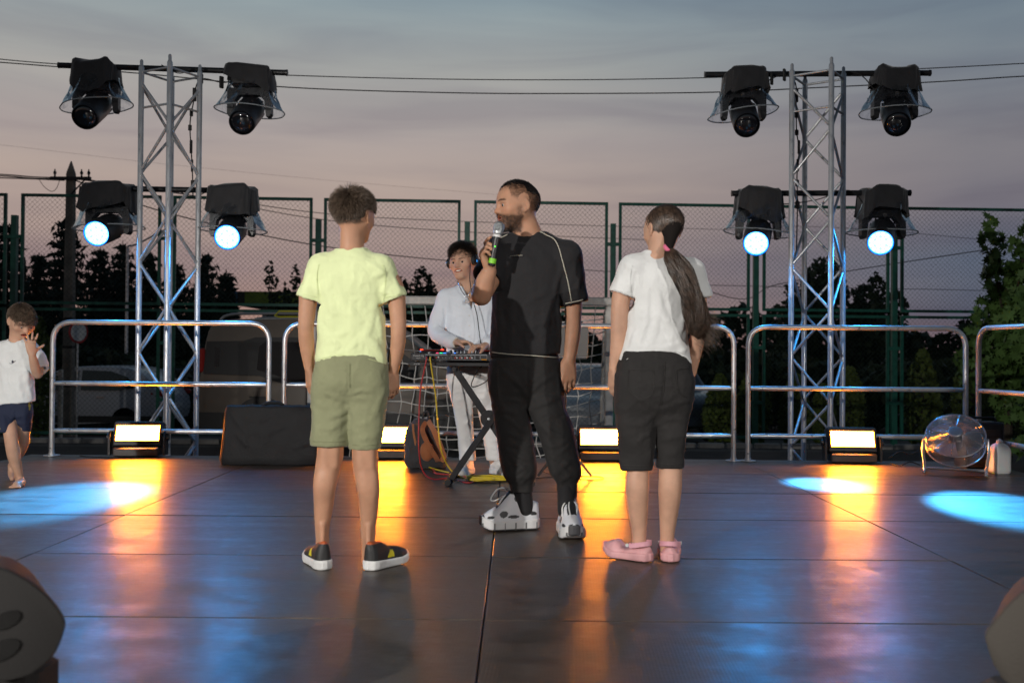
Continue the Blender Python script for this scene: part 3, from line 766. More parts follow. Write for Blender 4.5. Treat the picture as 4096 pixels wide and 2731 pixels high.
# ---------------------------------------------------------------- anatomy
class Head:
    """head frame: x = the head's right-hand image axis, y = forward (face), z = up; H = chin-to-crown height"""
    def __init__(s, c, H, fwd, tilt=0.0):
        s.c = np.asarray(c, float); s.H = H; B = basis(fwd); s.R = B @ rotm('Y', tilt)
    def w(s, x, y, z): return s.c + s.R @ (np.array([x, y, z]) * s.H)
    def local(s, V): return ((V - s.c) @ s.R) / s.H
    def sculpt(s, S, neck, neck_r, male=1.0, smile=0.0, open_=0.0, round_=0.0, k=0.012, lid=0.0):
        H, R = s.H, s.R; k = k * H / 0.23
        def E(x, y, z, r, kk=k, op='add'): S.ell(s.w(x, y, z), np.asarray(r) * H, R, kk, op)
        def T(a, b, ra, rb, kk=k, op='add'): S.rc(s.w(*a), s.w(*b), ra * H, rb * H, kk, op)
        E(0, -0.075, 0.13, (0.335, 0.42, 0.365)); E(0, 0.05, 0.10, (0.31, 0.345, 0.36), 3 * k)
        E(0, 0.13, -0.12, (0.255 + round_ * 0.03, 0.255, 0.30), 3 * k)
        for sx in (-1, 1):
            T((sx * 0.225, -0.02, -0.17), (sx * 0.075, 0.27, -0.40), 0.085 * male, 0.075, 2 * k)
            E(sx * 0.185, 0.245 + 0.01 * smile, -0.085 + 0.02 * smile, (0.105 + 0.015 * smile, 0.09, 0.095), 2 * k)
            T((sx * 0.05, 0.36, 0.085), (sx * 0.22, 0.275, 0.085), 0.038, 0.04, 1.6 * k)
        E(0, 0.28, -0.40, (0.105, 0.085, 0.075), 2 * k)
        E(0, 0.27, -0.24, (0.16, 0.115, 0.115), 2 * k)
        for sx in (-1, 1):
            E(sx * 0.145, 0.415, 0.018, (0.095, 0.075, 0.055), 1.2 * k, 'cut')
            E(sx * 0.145, 0.318, 0.010, (0.070, 0.050, 0.046), 0.5 * k); E(sx * 0.145, 0.343, 0.051 - .018 * lid, (0.080, 0.040, 0.021 + .004 * lid), 0.12 * k); E(sx * 0.145, 0.336, -0.028 + .008 * lid, (0.074, 0.034, 0.020), 0.12 * k)
        T((0, 0.365, 0.05), (0, 0.435, -0.095), 0.034, 0.046, 0.9 * k); E(0, 0.445, -0.105, (0.05, 0.055, 0.045), 0.6 * k)
        for sx in (-1, 1): E(sx * 0.055, 0.405, -0.115, (0.036, 0.05, 0.035), 0.5 * k)
        E(0, 0.395, -0.158, (0.03, 0.03, 0.03), k)
        wl = 0.10 + 0.035 * smile
        E(0, 0.378, -0.213 + 0.008 * smile, (wl, 0.036, 0.022), 0.5 * k); E(0, 0.368, -0.262 - 0.03 * open_, (wl * 0.85, 0.04, 0.028), 0.6 * k)
        if open_ > 0: E(0, 0.41, -0.240 - 0.010 * open_, (wl * 0.86, 0.10, 0.012 + 0.03 * open_), 0.2 * k, 'cut')
        else: E(0, 0.415, -0.236, (wl, 0.03, 0.007), 0.3 * k, 'cut')
        for sx in (-1, 1):
            Rm = R @ rotm('Z', sx * 18) @ rotm('X', -8)
            S.ell(s.w(sx * 0.358, -0.055, -0.01), np.array((0.027, 0.085, 0.128)) * H, Rm, 0.35 * k)
            S.ell(s.w(sx * 0.392, -0.04, 0.005), np.array((0.026, 0.052, 0.088)) * H, Rm, 0.3 * k, 'cut')
            S.ell(s.w(sx * 0.35, -0.02, -0.12), np.array((0.028, 0.045, 0.05)) * H, Rm, 0.4 * k)
        S.rc(s.w(0, -0.10, -0.16), neck, 0.235 * H * (0.9 + 0.1 * male), neck_r, 2.5 * k)
        S.rc(s.w(0, 0.02, -0.30), np.asarray(neck) + unit(s.R[:, 1]) * 0.01, 0.16 * H, neck_r * 0.9, 2.5 * k)
    def eyes(s, root, iris=(0.05, 0.025, 0.012), look=(0, 0), r=0.052, squint=0.75):
        for sx in (-1, 1):
            c = s.w(sx * 0.145, 0.333, 0.010); f = unit(s.R @ np.array([look[0], 1.0, look[1]])); B = basis(f); rot = np.stack([B[:, 0], B[:, 2], B[:, 1]], 1)
            if np.linalg.det(rot) < 0: rot[:, 0] *= -1
            rr = r * s.H; b = MB()
            prof = [(rr * math.sin(a), -rr * math.cos(a)) for a in np.linspace(0.02, math.pi - 0.62, 9)]
            b.cur = 0; b.lathe(prof, 14, (0, 0, 0), rot, cap0=False, cap1=False)
            b.cur = 1; b.lathe([(prof[-1][0], prof[-1][1]), (rr * 0.34, rr * 0.94)], 14, (0, 0, 0), rot, cap0=False, cap1=False)
            b.cur = 2; b.lathe([(rr * 0.34, rr * 0.94), (0.0004, rr * 1.0)], 14, (0, 0, 0), rot, cap0=False, cap1=True)
            b.build('eye', [M['eye_white'], M['iris'], M['pupil']], root, loc=tuple(c - np.asarray(root.location)))
    def skin_cols(s, V, base, beard=0.0, brow=(0.12, 0.08, 0.05), lips=(0.95, 0.55, 0.5), brows=True, lip_w=0.105, mouth_z=-0.238, open_=0.0, seed=0):
        q = s.local(V); x, y, z = q[:, 0], q[:, 1], q[:, 2]; n = len(V)
        cols = np.ones((n, 3)) * (0.93 + 0.14 * fbm(V * 22, seed, 3))[:, None]
        infront = y > 0.22
        def blend(mask, c): cols[:] = cols * (1 - mask[:, None]) + np.asarray(c) * mask[:, None] * 1.0
        ch = np.exp(-(((np.abs(x) - 0.2) / 0.09) ** 2 + ((z + 0.1) / 0.08) ** 2)) * infront * 0.35; blend(ch, cols * (1.05, 0.82, 0.78))
        ns = np.exp(-((x / 0.06) ** 2 + ((z + 0.1) / 0.06) ** 2)) * (y > 0.38) * 0.3; blend(ns, cols * (1.05, 0.8, 0.75))
        lm = (np.abs(x) < lip_w) & (np.abs(z - mouth_z) < 0.05 + 0.03 * open_) & (y > 0.30) & (y < 0.43)
        lf = np.clip(1.2 - (np.abs(x) / lip_w) ** 2 - ((z - mouth_z) / (0.042 + 0.03 * open_)) ** 2, 0, 1) * lm; blend(np.clip(lf * 1.6, 0, 0.85), np.asarray(lips))
        if open_ > 0:
            im = lm & (y < 0.372) & (np.abs(z - mouth_z) < 0.012 + 0.028 * open_); blend(im * 0.9, (0.12, 0.03, 0.03))
        if brows:
            bz = 0.098 + 0.02 * (1 - ((np.abs(x) - 0.15) / 0.10) ** 2)
            bm = np.clip(1.3 - (np.abs(np.abs(x) - 0.15) / 0.105) ** 4 - ((z - bz) / 0.02) ** 2, 0, 1) * (y > 0.2); blend(np.clip(bm, 0, 0.85), brow)
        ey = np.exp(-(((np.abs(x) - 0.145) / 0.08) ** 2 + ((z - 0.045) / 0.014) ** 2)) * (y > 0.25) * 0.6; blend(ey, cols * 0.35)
        if beard > 0:
            nz = fbm(V * 160, 5, 2)
            low = np.clip((-0.17 - z + 0.25 * np.clip(y - 0.28, 0, 1)) / 0.06, 0, 1); side = np.clip((y + 0.02) / 0.06, 0, 1) * np.clip((0.02 - z) / 0.1, 0, 1) * np.clip((np.abs(x) - 0.19) / 0.04, 0, 1) * np.clip((0.16 - y) / 0.06, 0, 1)
            must = np.clip(1.25 - (np.abs(x) / 0.15) ** 4 - ((z + 0.178) / 0.026) ** 2, 0, 1) * (y > 0.3)
            jaw = low * np.clip((y + 0.03) / 0.08, 0, 1) * np.clip((z + 0.56) / 0.06, 0, 1)
            mk = np.clip(np.maximum(np.maximum(jaw, side * 0.8), must), 0, 1) * np.clip(0.35 + 1.3 * nz, 0, 1) * beard * (1 - np.clip(lf * 1.6, 0, 1))
            blend(mk, (0.085, 0.062, 0.045))
        return cols

def hand(S, wrist, d, n, thumb, size=1.0, curl=(14, 22, 14), spread=5.0, tcurl=(10, 15), topen=38, wr=0.026, k=0.006, curls=None, sidebias=0.0):
    """d: wrist to knuckles, n: palm faces this way, thumb: side the thumb is on"""
    wrist = np.asarray(wrist, float); d = unit(d); n = unit(n - d * np.dot(n, d)); s = unit(thumb - d * np.dot(thumb, d) - n * np.dot(thumb, n))
    q = size; tips = []
    S.ell(wrist + d * 0.045 * q + n * 0.002, np.array((0.036, 0.056, 0.0165)) * q, np.stack([s, d, n], 1), 0.012 * q)
    off = (0.030, 0.010, -0.010, -0.029); kl = (0.092, 0.096, 0.091, 0.082); fl = (0.074, 0.083, 0.076, 0.060)
    for i in range(4):
        kn = wrist + d * kl[i] * q + s * off[i] * q - n * 0.002 * q
        S.rc(wrist + s * off[i] * 0.55 * q + d * 0.008, kn, 0.0155 * q, 0.0115 * q, 0.012 * q)
        cu = (curls[i] if curls else curl); ang = 0.0; p = kn; sp = R_((1.5 - i) * spread + sidebias)
        fd0 = unit(d * math.cos(sp) + s * math.sin(sp)); r0 = (0.0098, 0.0102, 0.0097, 0.0085)[i] * q
        for j, (c_, ls) in enumerate(zip(cu, (0.46, 0.30, 0.24))):
            ang += R_(c_); fd = fd0 * math.cos(ang) + n * math.sin(ang); e = p + fd * fl[i] * ls * q
            S.rc(p, e, r0 * (1 - 0.09 * j), r0 * (1 - 0.09 * (j + 1)), k * q); p = e
        tips.append(p)
    b = wrist + d * 0.022 * q + s * 0.024 * q + n * 0.006 * q
    ta = R_(topen); td = d * math.cos(ta) + s * math.sin(ta) + n * 0.28; td = unit(td); p = b
    for j, (ln, ra, rb) in enumerate(((0.046, 0.0165, 0.012), (0.034, 0.012, 0.0108), (0.028, 0.0108, 0.0085))):
        e = p + td * ln * q; S.rc(p, e, ra * q, rb * q, (0.014 if j == 0 else k) * q); p = e
        if j < 2: a = R_(tcurl[j]); td = unit(td * math.cos(a) + (n * 0.6 - s * 0.8) * math.sin(a))
    tips.append(p); return tips

def strands(name, root, mat, roots, dirs, lengths, rad, seg=4, droop=0.25, jitter=0.35, curl=0.0, seed=0, target=None):
    """hair as thin tapering three-sided tubes"""
    g = np.random.default_rng(seed); n = len(roots); P_ = np.asarray(roots, float).copy(); D = np.asarray(dirs, float) + g.normal(0, jitter, (n, 3)) * 0.5
    D /= np.linalg.norm(D, axis=1, keepdims=True); lengths = np.broadcast_to(lengths, (n,)); rings = []; ph = g.uniform(0, 6.28, n)
    ax = np.cross(D, g.normal(0, 1, (n, 3))); ax /= np.linalg.norm(ax, axis=1, keepdims=True) + 1e-9
    for j in range(seg + 1):
        T_ = D / np.linalg.norm(D, axis=1, keepdims=True); u = ax - T_ * np.sum(ax * T_, 1, keepdims=True); u /= np.linalg.norm(u, axis=1, keepdims=True) + 1e-9; v = np.cross(T_, u)
        r = rad * (1 - 0.85 * (j / seg) ** 2)
        rings.append(np.stack([P_ + r * (math.cos(a) * u + math.sin(a) * v) for a in (0, 2.094, 4.189)], 1))
        P_ = P_ + T_ * (lengths / seg)[:, None]
        D = T_ + np.array([0, 0, -droop / seg]) + (curl / seg) * (np.cos(ph + j * 1.9)[:, None] * u + np.sin(ph + j * 1.9)[:, None] * v) + g.normal(0, 0.05, (n, 3))
    V = np.stack(rings, 1).reshape(n, -1, 3); q = []
    for j in range(seg):
        for a in range(3): q.append((j * 3 + a, j * 3 + (a + 1) % 3, j * 3 + 3 + (a + 1) % 3, j * 3 + 3 + a))
    Q = (np.array(q)[None] + (np.arange(n) * 3 * (seg + 1))[:, None, None]).reshape(-1, 4)
    return link_mesh(name, mesh(name, V.reshape(-1, 3) - np.asarray(root.location), Q, mat, True), root)
def scalp(hd, n, seed, keep):
    """random points and normals on the cranium kept where keep(local) is true"""
    g = np.random.default_rng(seed); v = g.normal(0, 1, (n * 5, 3)); v /= np.linalg.norm(v, axis=1, keepdims=True)
    r = np.array((0.338, 0.425, 0.37)); c = np.array((0, -0.07, 0.13)); q = v * r + c; nn = v / r; nn /= np.linalg.norm(nn, axis=1, keepdims=True)
    fr = q[:, 1] > 0.2; q[fr, 1] *= 0.98
    m = keep(q); q, nn = q[m][:n], nn[m][:n]
    return hd.c + (q * hd.H) @ hd.R.T, nn @ hd.R.T, q

def shoe(S_up, S_sole, heel, fwd, L, W, Hc, sole_h=0.03, toe_h=0.052, collar=0.5, pitch=0.0, roll=0.0, grow=0.0, toe_up=0.008, prof=None):
    """upper and sole in a foot frame: u along the foot from the heel, v across, w up"""
    B = basis(fwd) ; Rm = B @ rotm('X', pitch) @ rotm('Y', roll); heel = np.asarray(heel, float)
    ku = np.array([-.02, 0.0, 0.04, 0.12, 0.3, 0.5, 0.72, 0.86, 0.95, 0.99, 1.02]) * L
    hw = np.array([0.10, 0.22, 0.33, 0.39, 0.385, 0.42, 0.50, 0.46, 0.33, 0.18, .05]) * W
    up = np.array([Hc * 0.98, Hc * 1.0, Hc * 1.04, Hc * 1.0, Hc * 0.96, Hc * 0.74, toe_h * 1.22, toe_h * 1.05, toe_h * 0.9, toe_h * 0.75, toe_h * .6])
    if prof is not None: up = np.array(prof)
    def loc(X, Y, Z): 
        X, Y, Z = X - heel[0], Y - heel[1], Z - heel[2]
        return tuple(X * Rm[0, i] + Y * Rm[1, i] + Z * Rm[2, i] for i in range(3))
    m = L + 0.05; lo, hi = heel - m, heel + m
    def f_up(X, Y, Z):
        v, u, w = loc(X, Y, Z); h = np.interp(u, ku, hw) + grow; t = np.interp(u, ku, up)
        w0 = sole_h * 0.6; ww = np.clip((w - w0) / (t - w0), 0, 2); taper = 1 - 0.30 * ww ** 2
        nn = ((np.abs(v) / (h * taper)) ** 2.6 + ww ** 4) ** (1 / 2.6)
        return np.maximum(np.maximum((nn - 1) * 0.035, np.maximum(-u - 0.004, u - L)), w0 - w)
    def f_sole(X, Y, Z):
        v, u, w = loc(X, Y, Z); h = np.interp(u, ku, hw) + 0.006 + grow; lift = toe_up * np.clip((u / L - 0.7) / 0.3, 0, 1) ** 2 * 2
        th = sole_h + 0.006 * np.clip(1 - u / L * 2.2, 0, 1)
        r = .008; dx = np.abs(v) - h + r; dz = np.abs(w - lift - th / 2) - th / 2 + r; du = np.maximum(-u - .012, u - L - .006) + r
        return np.sqrt(np.maximum(dx, 0) ** 2 + np.maximum(dz, 0) ** 2 + np.maximum(du, 0) ** 2) + np.minimum(np.maximum(dx, np.maximum(dz, du)), 0) - r
    S_up.func(lo, hi, f_up, 0.006); S_sole.func(lo, hi, f_sole, 0.004)
    return heel, Rm
def surf(V, px, py, out=0.002):
    """front-most point of a mesh under a photo position, nudged toward the camera"""
    r = unit(ray(px, py)); w = V - CAM; t = w @ r; d = np.linalg.norm(w - t[:, None] * r, axis=1)
    m = d < 0.009
    if not m.any(): m = d <= d.min() + 0.004
    tt = t[m].min(); return CAM + r * (tt - out)
def seam(name, V, pts, rad, mat, root, n=6, out=0.001):
    p = np.array(pts, float); p = smooth_path(np.c_[p, np.zeros(len(p))], n)[:, :2]
    w = np.array([surf(V, x, y, out) for x, y in p])
    for _ in range(2): w[1:-1] = (w[:-2] + 2 * w[1:-1] + w[2:]) / 4
    return MB().tube(w - np.asarray(root.location), rad, 6).build(name, mat, root, angle=None)
def text_mesh(body, size, depth=0.0006, align='CENTER'):
    c = bpy.data.curves.new('lettering', 'FONT'); c.body = body; c.size = size; c.extrude = depth; c.align_x = align; c.align_y = 'CENTER'; c.resolution_u = 2
    o = bpy.data.objects.new('lettering', c); C.objects.link(o); dg = bpy.context.evaluated_depsgraph_get()
    me = bpy.data.meshes.new_from_object(o.evaluated_get(dg)); bpy.data.objects.remove(o); bpy.data.curves.remove(c); return me
def sdf_for(pts, pad, h):
    p = np.asarray(pts, float); return SDF(p.min(0) - pad, p.max(0) + pad, h)

M['skin'] = material('skin', (0.47, 0.25, 0.155), 0.56, tint=True, sss=0.10, var=.10, vscale=16, rvar=.1, bump=0.12, bscale=120, spec=0.35)
M['skin_pale'] = material('pale_skin', (0.54, 0.315, 0.215), 0.56, tint=True, sss=0.10, var=.10, vscale=16, rvar=.1, bump=0.12, bscale=120, spec=0.35)
M['eye_white'] = material('eye_white', (0.42, 0.39, 0.37), 0.3)
M['iris'] = material('brown_iris', (0.04, 0.02, 0.01), 0.2)
M['pupil'] = material('pupil', (0.004, 0.004, 0.004), 0.1)
M['teeth'] = material('teeth', (0.72, 0.68, 0.60), 0.3)
M['hair_brown'] = material('brown_hair', (0.125, 0.088, 0.062), 0.45, var=0.4, vscale=60, spec=0.6)
M['hair_dark'] = material('dark_hair', (0.014, 0.010, 0.008), 0.36, var=0.4, vscale=60, spec=0.6)
M['hair_black'] = material('black_hair', (0.010, 0.008, 0.007), 0.4, var=0.3, vscale=60, spec=0.5)
def cloth(name, col, rough=0.85, var=0.05, bump=0.25, sheen=0.25): return material(name, col, rough, var=var, vscale=10, bump=bump, bscale=45, sheen=sheen)
M['yellow_cotton'] = cloth('pale_yellow_cotton', (0.72, 0.80, 0.44))
M['olive'] = cloth('olive_cotton', (0.235, 0.245, 0.135), var=0.08)
M['white_cotton'] = cloth('white_cotton', (0.72, 0.73, 0.72))
M['white_shirt'] = cloth('white_shirt_cotton', (0.70, 0.74, 0.80))
M['white_denim'] = cloth('white_denim', (0.76, 0.75, 0.74))
M['black_cotton'] = cloth('black_cotton', (0.011, 0.0105, 0.012), sheen=0.06)
M['black_twill'] = cloth('black_twill', (0.014, 0.0132, 0.013), 0.85, sheen=0.05)
M['black_denim'] = cloth('black_denim', (0.014, 0.0125, 0.012), 0.85, var=0.3, sheen=0.06)
M['navy_cotton'] = material('navy_cotton', (1, 1, 1), 0.85, tint=True, bump=0.2, bscale=45)
M['stitch'] = material('pale_stitching', (0.42, 0.40, 0.33), 0.8)
M['shoe_tint'] = material('shoe_upper', (1, 1, 1), 0.55, tint=True, bump=0.1, bscale=150)
M['sole_white'] = material('white_rubber_sole', (0.66, 0.66, 0.65), 0.55, var=0.15, vscale=25)
M['clog'] = material('pink_foam_clog', (0.62, 0.32, 0.33), 0.6, var=0.15, vscale=18)
# ================================================================ PEOPLE
def pz(q, rows, ry, dy=0.0):
    """loft stations from outline rows (photo row, left, right[, depth ratio][, dy])"""
    st = []
    for r in rows:
        a, b = q(r[1], r[0]), q(r[2], r[0]); rat = r[3] if len(r) > 3 else ry; d = r[4] if len(r) > 4 else dy
        rx = abs(b[0] - a[0]) / 2; st.append(((a[2] + b[2]) / 2, (a[0] + b[0]) / 2, a[1] + d, rx, rx * rat))
    return st

M['cap_dark'] = material('dark_hair_base', (0.012, 0.009, 0.008), .85, spec=.15); M['cap_brown'] = material('brown_hair_base', (0.07, 0.050, 0.036), .85, spec=.15)
M['yellow_seam'] = material('yellow_seam', (0.64, 0.71, 0.37), .9); M['olive_seam'] = material('olive_seam', (0.20, 0.21, 0.11), .9); M['white_seam'] = material('white_seam', (0.62, 0.63, 0.62), .9); M['grey_seam'] = material('grey_seam', (0.035, 0.032, 0.03), .9)
# ---------------------------------------------------------------- boy in the yellow shirt (seen from behind)
def boy_in_yellow():
    Y0 = 4.03; q = lambda px, py, dy=0.0: P(px, py, Y0 + dy)
    root = empty('person', (q(1390, 2270)[0], Y0, 0), 'boy seen from behind in pale yellow t-shirt, olive shorts and black sneakers', 'person')
    S = SDF(q(1130, 2300) - (0, 0.22, 0), q(1690, 690) + (0, 0.26, 0), 0.005)
    hd = Head(q(1418, 868, 0.02), 0.206, (0.40, 0.92, -0.04)); nk = q(1404, 1030, 0.0)
    hd.sculpt(S, nk, 0.045, male=0.8)
    S.loft(pz(q, [(1010, 1375, 1440), (1050, 1300, 1510), (1120, 1295, 1515), (1250, 1300, 1510), (1400, 1290, 1525), (1500, 1285, 1525), (1570, 1290, 1520)], 0.6), 0.03)
    # arms
    for pts in ([(q(1290, 1070), .045), (q(1240, 1150), .042), (q(1232, 1210), .037), (q(1224, 1310, -.01), .032), (q(1228, 1380, .01), .031), (q(1238, 1470, .03), .022)],
                [(q(1520, 1070), .045), (q(1575, 1150), .042), (q(1588, 1220), .036), (q(1594, 1310, -.01), .032), (q(1590, 1390, .0), .030), (q(1574, 1480, .02), .022)]): S.chain(pts, 0.02)
    hand(S, q(1238, 1478, .03), (0.01, 0.16, -1), (0.75, 0.5, 0.1), (0.3, 1, 0.0), 0.74, (12, 22, 16), 2, topen=25)
    hand(S, q(1573, 1488, .02), (-0.02, 0.05, -1), (-0.55, 0.75, 0.1), (-0.7, 0.5, 0.0), 0.74, (16, 26, 20), 6, topen=30)
    # legs
    S.chain([(q(1318, 1560), .055), (q(1318, 1700), .052), (q(1322, 1800), .054), (q(1312, 1870), .052), (q(1299, 1945, -.012), .0465), (q(1294, 2030), .039), (q(1289, 2110, .01), .030), (q(1290, 2170, .012), .027), (q(1290, 2235, .01), .027)], 0.025)
    S.chain([(q(1462, 1560), .055), (q(1462, 1700), .052), (q(1460, 1800), .054), (q(1464, 1880), .052), (q(1474, 1955, -.012), .0455), (q(1475, 2030), .039), (q(1473, 2110, .01), .031), (q(1474, 2170, .012), .028), (q(1474, 2240, .01), .028)], 0.025)
    for x in (1300, 1342, 1440, 1484): S.rc(q(x, 1785, -.034), q(x + (1 if x > 1393 else -1) * 2, 1862, -.036), .015, .012, .018)
    for x, y, r_ in ((1284, 1925, .022), (1314, 1915, .024), (1459, 1925, .024), (1490, 1935, .022)): S.ell(q(x, y, -.028), (r_, r_, .062), None, .018)
    for x, y in ((1290, 2140), (1474, 2145)): S.rc(q(x, y - 40, -.022), q(x, y + 60, -.026), .010, .012, .018)
    V, Q = S.mesh(); cols = hd.skin_cols(V, None, brows=True, brow=(0.15, 0.1, 0.07)); part_from('body', (V, Q), M['skin'], root, cols); hd.eyes(root)
    # shirt
    T = SDF(q(1170, 1500) - (0, 0.2, 0), q(1660, 960) + (0, 0.2, 0), 0.005)
    T.loft(pz(q, [(1472, 1266, 1546), (1440, 1264, 1546), (1350, 1270, 1542), (1260, 1274, 1538), (1190, 1273, 1537), (1120, 1268, 1542), (1075, 1275, 1535), (1045, 1305, 1505, .62), (1018, 1345, 1468, .7), (1000, 1352, 1458, .8)], 0.55), 0.02, 2.5)
    for sx, sh, e1 in ((-1, (1290, 1072), (1238, 1185)), (1, (1520, 1075), (1577, 1185))):
        T.rc(q(1404 + sx * 40, 1040), q(*sh), .042, .055, .03)
        a, b = q(*sh), q(*e1); T.rc(a, b, .054, .053, .025); dr = unit(b - a); T.hem(b + dr * .012, dr + np.array((sx * -.12, 0, 0)), .044, .02)
    T.rc(nk + (0, 0.01, .078), nk + (0, .02, .12), .050, .055, 0.004, 'cut')
    T.creases([([(1330, 1350), (1350, 1385), (1335, 1400)], 11, 9), ([(1335, 1405), (1360, 1415), (1372, 1400)], 9, 8), ([(1345, 1340), (1395, 1325)], 8, 10), ([(1460, 1340), (1505, 1390), (1532, 1440)], 14, 13), ([(1290, 1115), (1320, 1200), (1345, 1300)], 7, 16), ([(1325, 1095), (1365, 1180), (1385, 1250)], 6, 14),
        ([(1495, 1105), (1540, 1085)], 9, 10), ([(1478, 1055), (1520, 1080), (1548, 1110)], 8, 9), ([(1404, 1030), (1402, 1240), (1402, 1440)], 2.5, 4), ([(1283, 1200), (1282, 1330)], 8, 12), ([(1500, 1190), (1480, 1300), (1450, 1380)], 6, 15), ([(1395, 1230), (1440, 1290)], 6, 14), ([(1380, 1420), (1430, 1360)], 7, 12), ([(1275, 1440), (1400, 1428), (1540, 1460)], 3, 7),
        ([(1262, 1130), (1285, 1180)], 8, 9), ([(1548, 1130), (1530, 1180)], 8, 9), ([(1300, 1260), (1330, 1310)], 6, 10), ([(1510, 1260), (1525, 1350)], 7, 11), ([(1240, 1110), (1225, 1180)], 6, 9), ([(1575, 1110), (1598, 1170)], 6, 9), ([(1370, 1015), (1430, 1018)], 5, 6)])
    VQ = T.mesh(); V = wrinkle(*VQ, 0.0035, 11, 3); sh = part_from('shirt', (V, VQ[1]), M['yellow_cotton'], root)
    for pts in ([(1276, 1058), (1268, 1110), (1272, 1160), (1276, 1205)], [(1532, 1060), (1542, 1110), (1540, 1160), (1534, 1205)], [(1210, 1176), (1240, 1183), (1268, 1188)], [(1540, 1190), (1580, 1182), (1612, 1170)], [(1272, 1438), (1330, 1424), (1402, 1420), (1470, 1434), (1540, 1455)]): seam('seam', V, pts, .0009, M['yellow_seam'], root, out=.0).parent = sh
    # shorts
    T = SDF(q(1210, 1830) - (0, 0.2, 0), q(1590, 1400) + (0, 0.2, 0), 0.005)
    T.loft(pz(q, [(1420, 1275, 1540), (1470, 1268, 1546), (1530, 1258, 1548), (1570, 1262, 1542, .5), (1610, 1300, 1500, .3)], 0.62), 0.02, 2.4)
    T.loft(pz(q, [(1470, 1275, 1390), (1560, 1256, 1400), (1620, 1252, 1398), (1700, 1247, 1394), (1782, 1243, 1388)], 0.95), 0.04, 2.4)
    T.loft(pz(q, [(1470, 1405, 1535), (1560, 1398, 1546), (1620, 1402, 1544), (1700, 1402, 1534), (1796, 1402, 1519)], 0.95), 0.03, 2.4)
    T.hem(q(1315, 1781), (0, 0, -1), .062, .015); T.hem(q(1460, 1795), (0.03, 0, -1), .053, .015)
    T.rc(q(1396, 1430, -.19), q(1396, 1560, -.20), .03, .035, .03, 'cut')
    T.creases([([(1396, 1445), (1396, 1560)], -6, 5), ([(1402, 1575), (1440, 1562), (1480, 1565)], 8, 8), ([(1405, 1598), (1450, 1590), (1492, 1600)], 7, 9), ([(1392, 1600), (1340, 1590), (1290, 1560)], 7, 10), ([(1388, 1640), (1350, 1660), (1310, 1670)], 9, 10), ([(1385, 1670), (1330, 1710), (1270, 1720)], 8, 12), ([(1500, 1650), (1535, 1560)], 8, 11), ([(1420, 1700), (1480, 1690)], 5, 12), ([(1410, 1760), (1500, 1745)], 5, 10), ([(1260, 1600), (1300, 1630)], 7, 10), ([(1248, 1770), (1385, 1772)], 3, 5), ([(1404, 1785), (1518, 1785)], 3, 5)])
    VQ = T.mesh(); V = wrinkle(*VQ, 0.003, 12, 9); sh = part_from('shorts', (V, VQ[1]), M['olive'], root)
    for pts in ([(1400, 1452), (1399, 1500), (1400, 1550)], [(1248, 1764), (1310, 1768), (1382, 1764)], [(1408, 1778), (1460, 1782), (1514, 1776)]): seam('seam', V, pts, .0009, M['olive_seam'], root, out=.0).parent = sh
    # sneakers
    for heel, fw in ((q(1298, 2262, -.055), (-0.42, 0.9, 0)), (q(1470, 2262, -.055), (0.55, 0.83, 0))):
        heel[2] = 0.0; U = SDF(heel - (.3, .12, .01), heel + (.3, .3, .16), 0.0034); Z = SDF(heel - (.3, .12, .01), heel + (.3, .3, .10), 0.0034)
        hl, Rm = shoe(U, Z, heel, fw, 0.235, 0.088, 0.112, 0.034, 0.062)
        V, Q = U.mesh(); l = (V - hl) @ Rm; cols = np.full((len(V), 3), 0.022)
        tab = l[:, 2] > 0.104; cols[tab] = (0.45, 0.10, 0.03)
        yl = (np.abs(l[:, 0]) > 0.026) & (l[:, 1] > 0.085) & (l[:, 1] < 0.125) & (l[:, 2] > 0.042) & (l[:, 2] - 0.04 < (l[:, 1] - 0.08) * 1.1); cols[yl] = (0.62, 0.55, 0.02)
        sh = part_from('sneaker', (V, Q), M['shoe_tint'], root, cols)
        V, Q = Z.mesh(); link_mesh('sole', mesh('sole', V - np.asarray(root.location), Q, M['sole_white']), sh)
    # hair
    kp = lambda l: (l[:, 2] > -0.17 + 0.33 * np.clip(l[:, 1] + 0.12, 0, 1)) & ~((l[:, 1] > 0.22) & (l[:, 2] < 0.30)) & ~((np.abs(l[:, 0]) > 0.26) & (l[:, 2] < 0.14) & (l[:, 1] > -0.22))
    r, n, l = scalp(hd, 5200, 11, kp); r = r + n * .003; up = np.clip((l[:, 2] + 0.1) / 0.5, 0, 1)
    swirl = np.stack([-(l[:, 1] + 0.25), l[:, 0], np.zeros(len(l))], 1) @ hd.R.T
    crown = hd.w(0.02, -0.28, 0.44); away = r - crown; away /= np.linalg.norm(away, axis=1, keepdims=True)
    dr = n * (0.18 + 0.20 * up)[:, None] + away * 1.0 + swirl * 0.35
    strands('hair', root, M['hair_brown'], r, dr, 0.010 + 0.034 * up ** 1.2, 0.0010, 4, 0.25, 0.13, 0.0, 2)
    K = SDF(hd.c - .2, hd.c + .2, 0.006); K.ell(hd.w(0, -0.07, 0.13), np.array((0.356, 0.446, 0.388)) * hd.H, hd.R, 0.0)
    K.plane_cut(hd.w(0, 0.20, 0.2), hd.R @ np.array([0, 1, -0.5])); K.plane_cut(hd.w(0, -0.3, -0.13), hd.R @ np.array([0, 0.1, -1])); K.plane_cut(hd.w(0, 0.0, 0.0), hd.R @ np.array([0, 0.75, -0.8]))
    part_from('hair_cap', K.mesh(), M['cap_brown'], root)
    return root
boy_in_yellow()

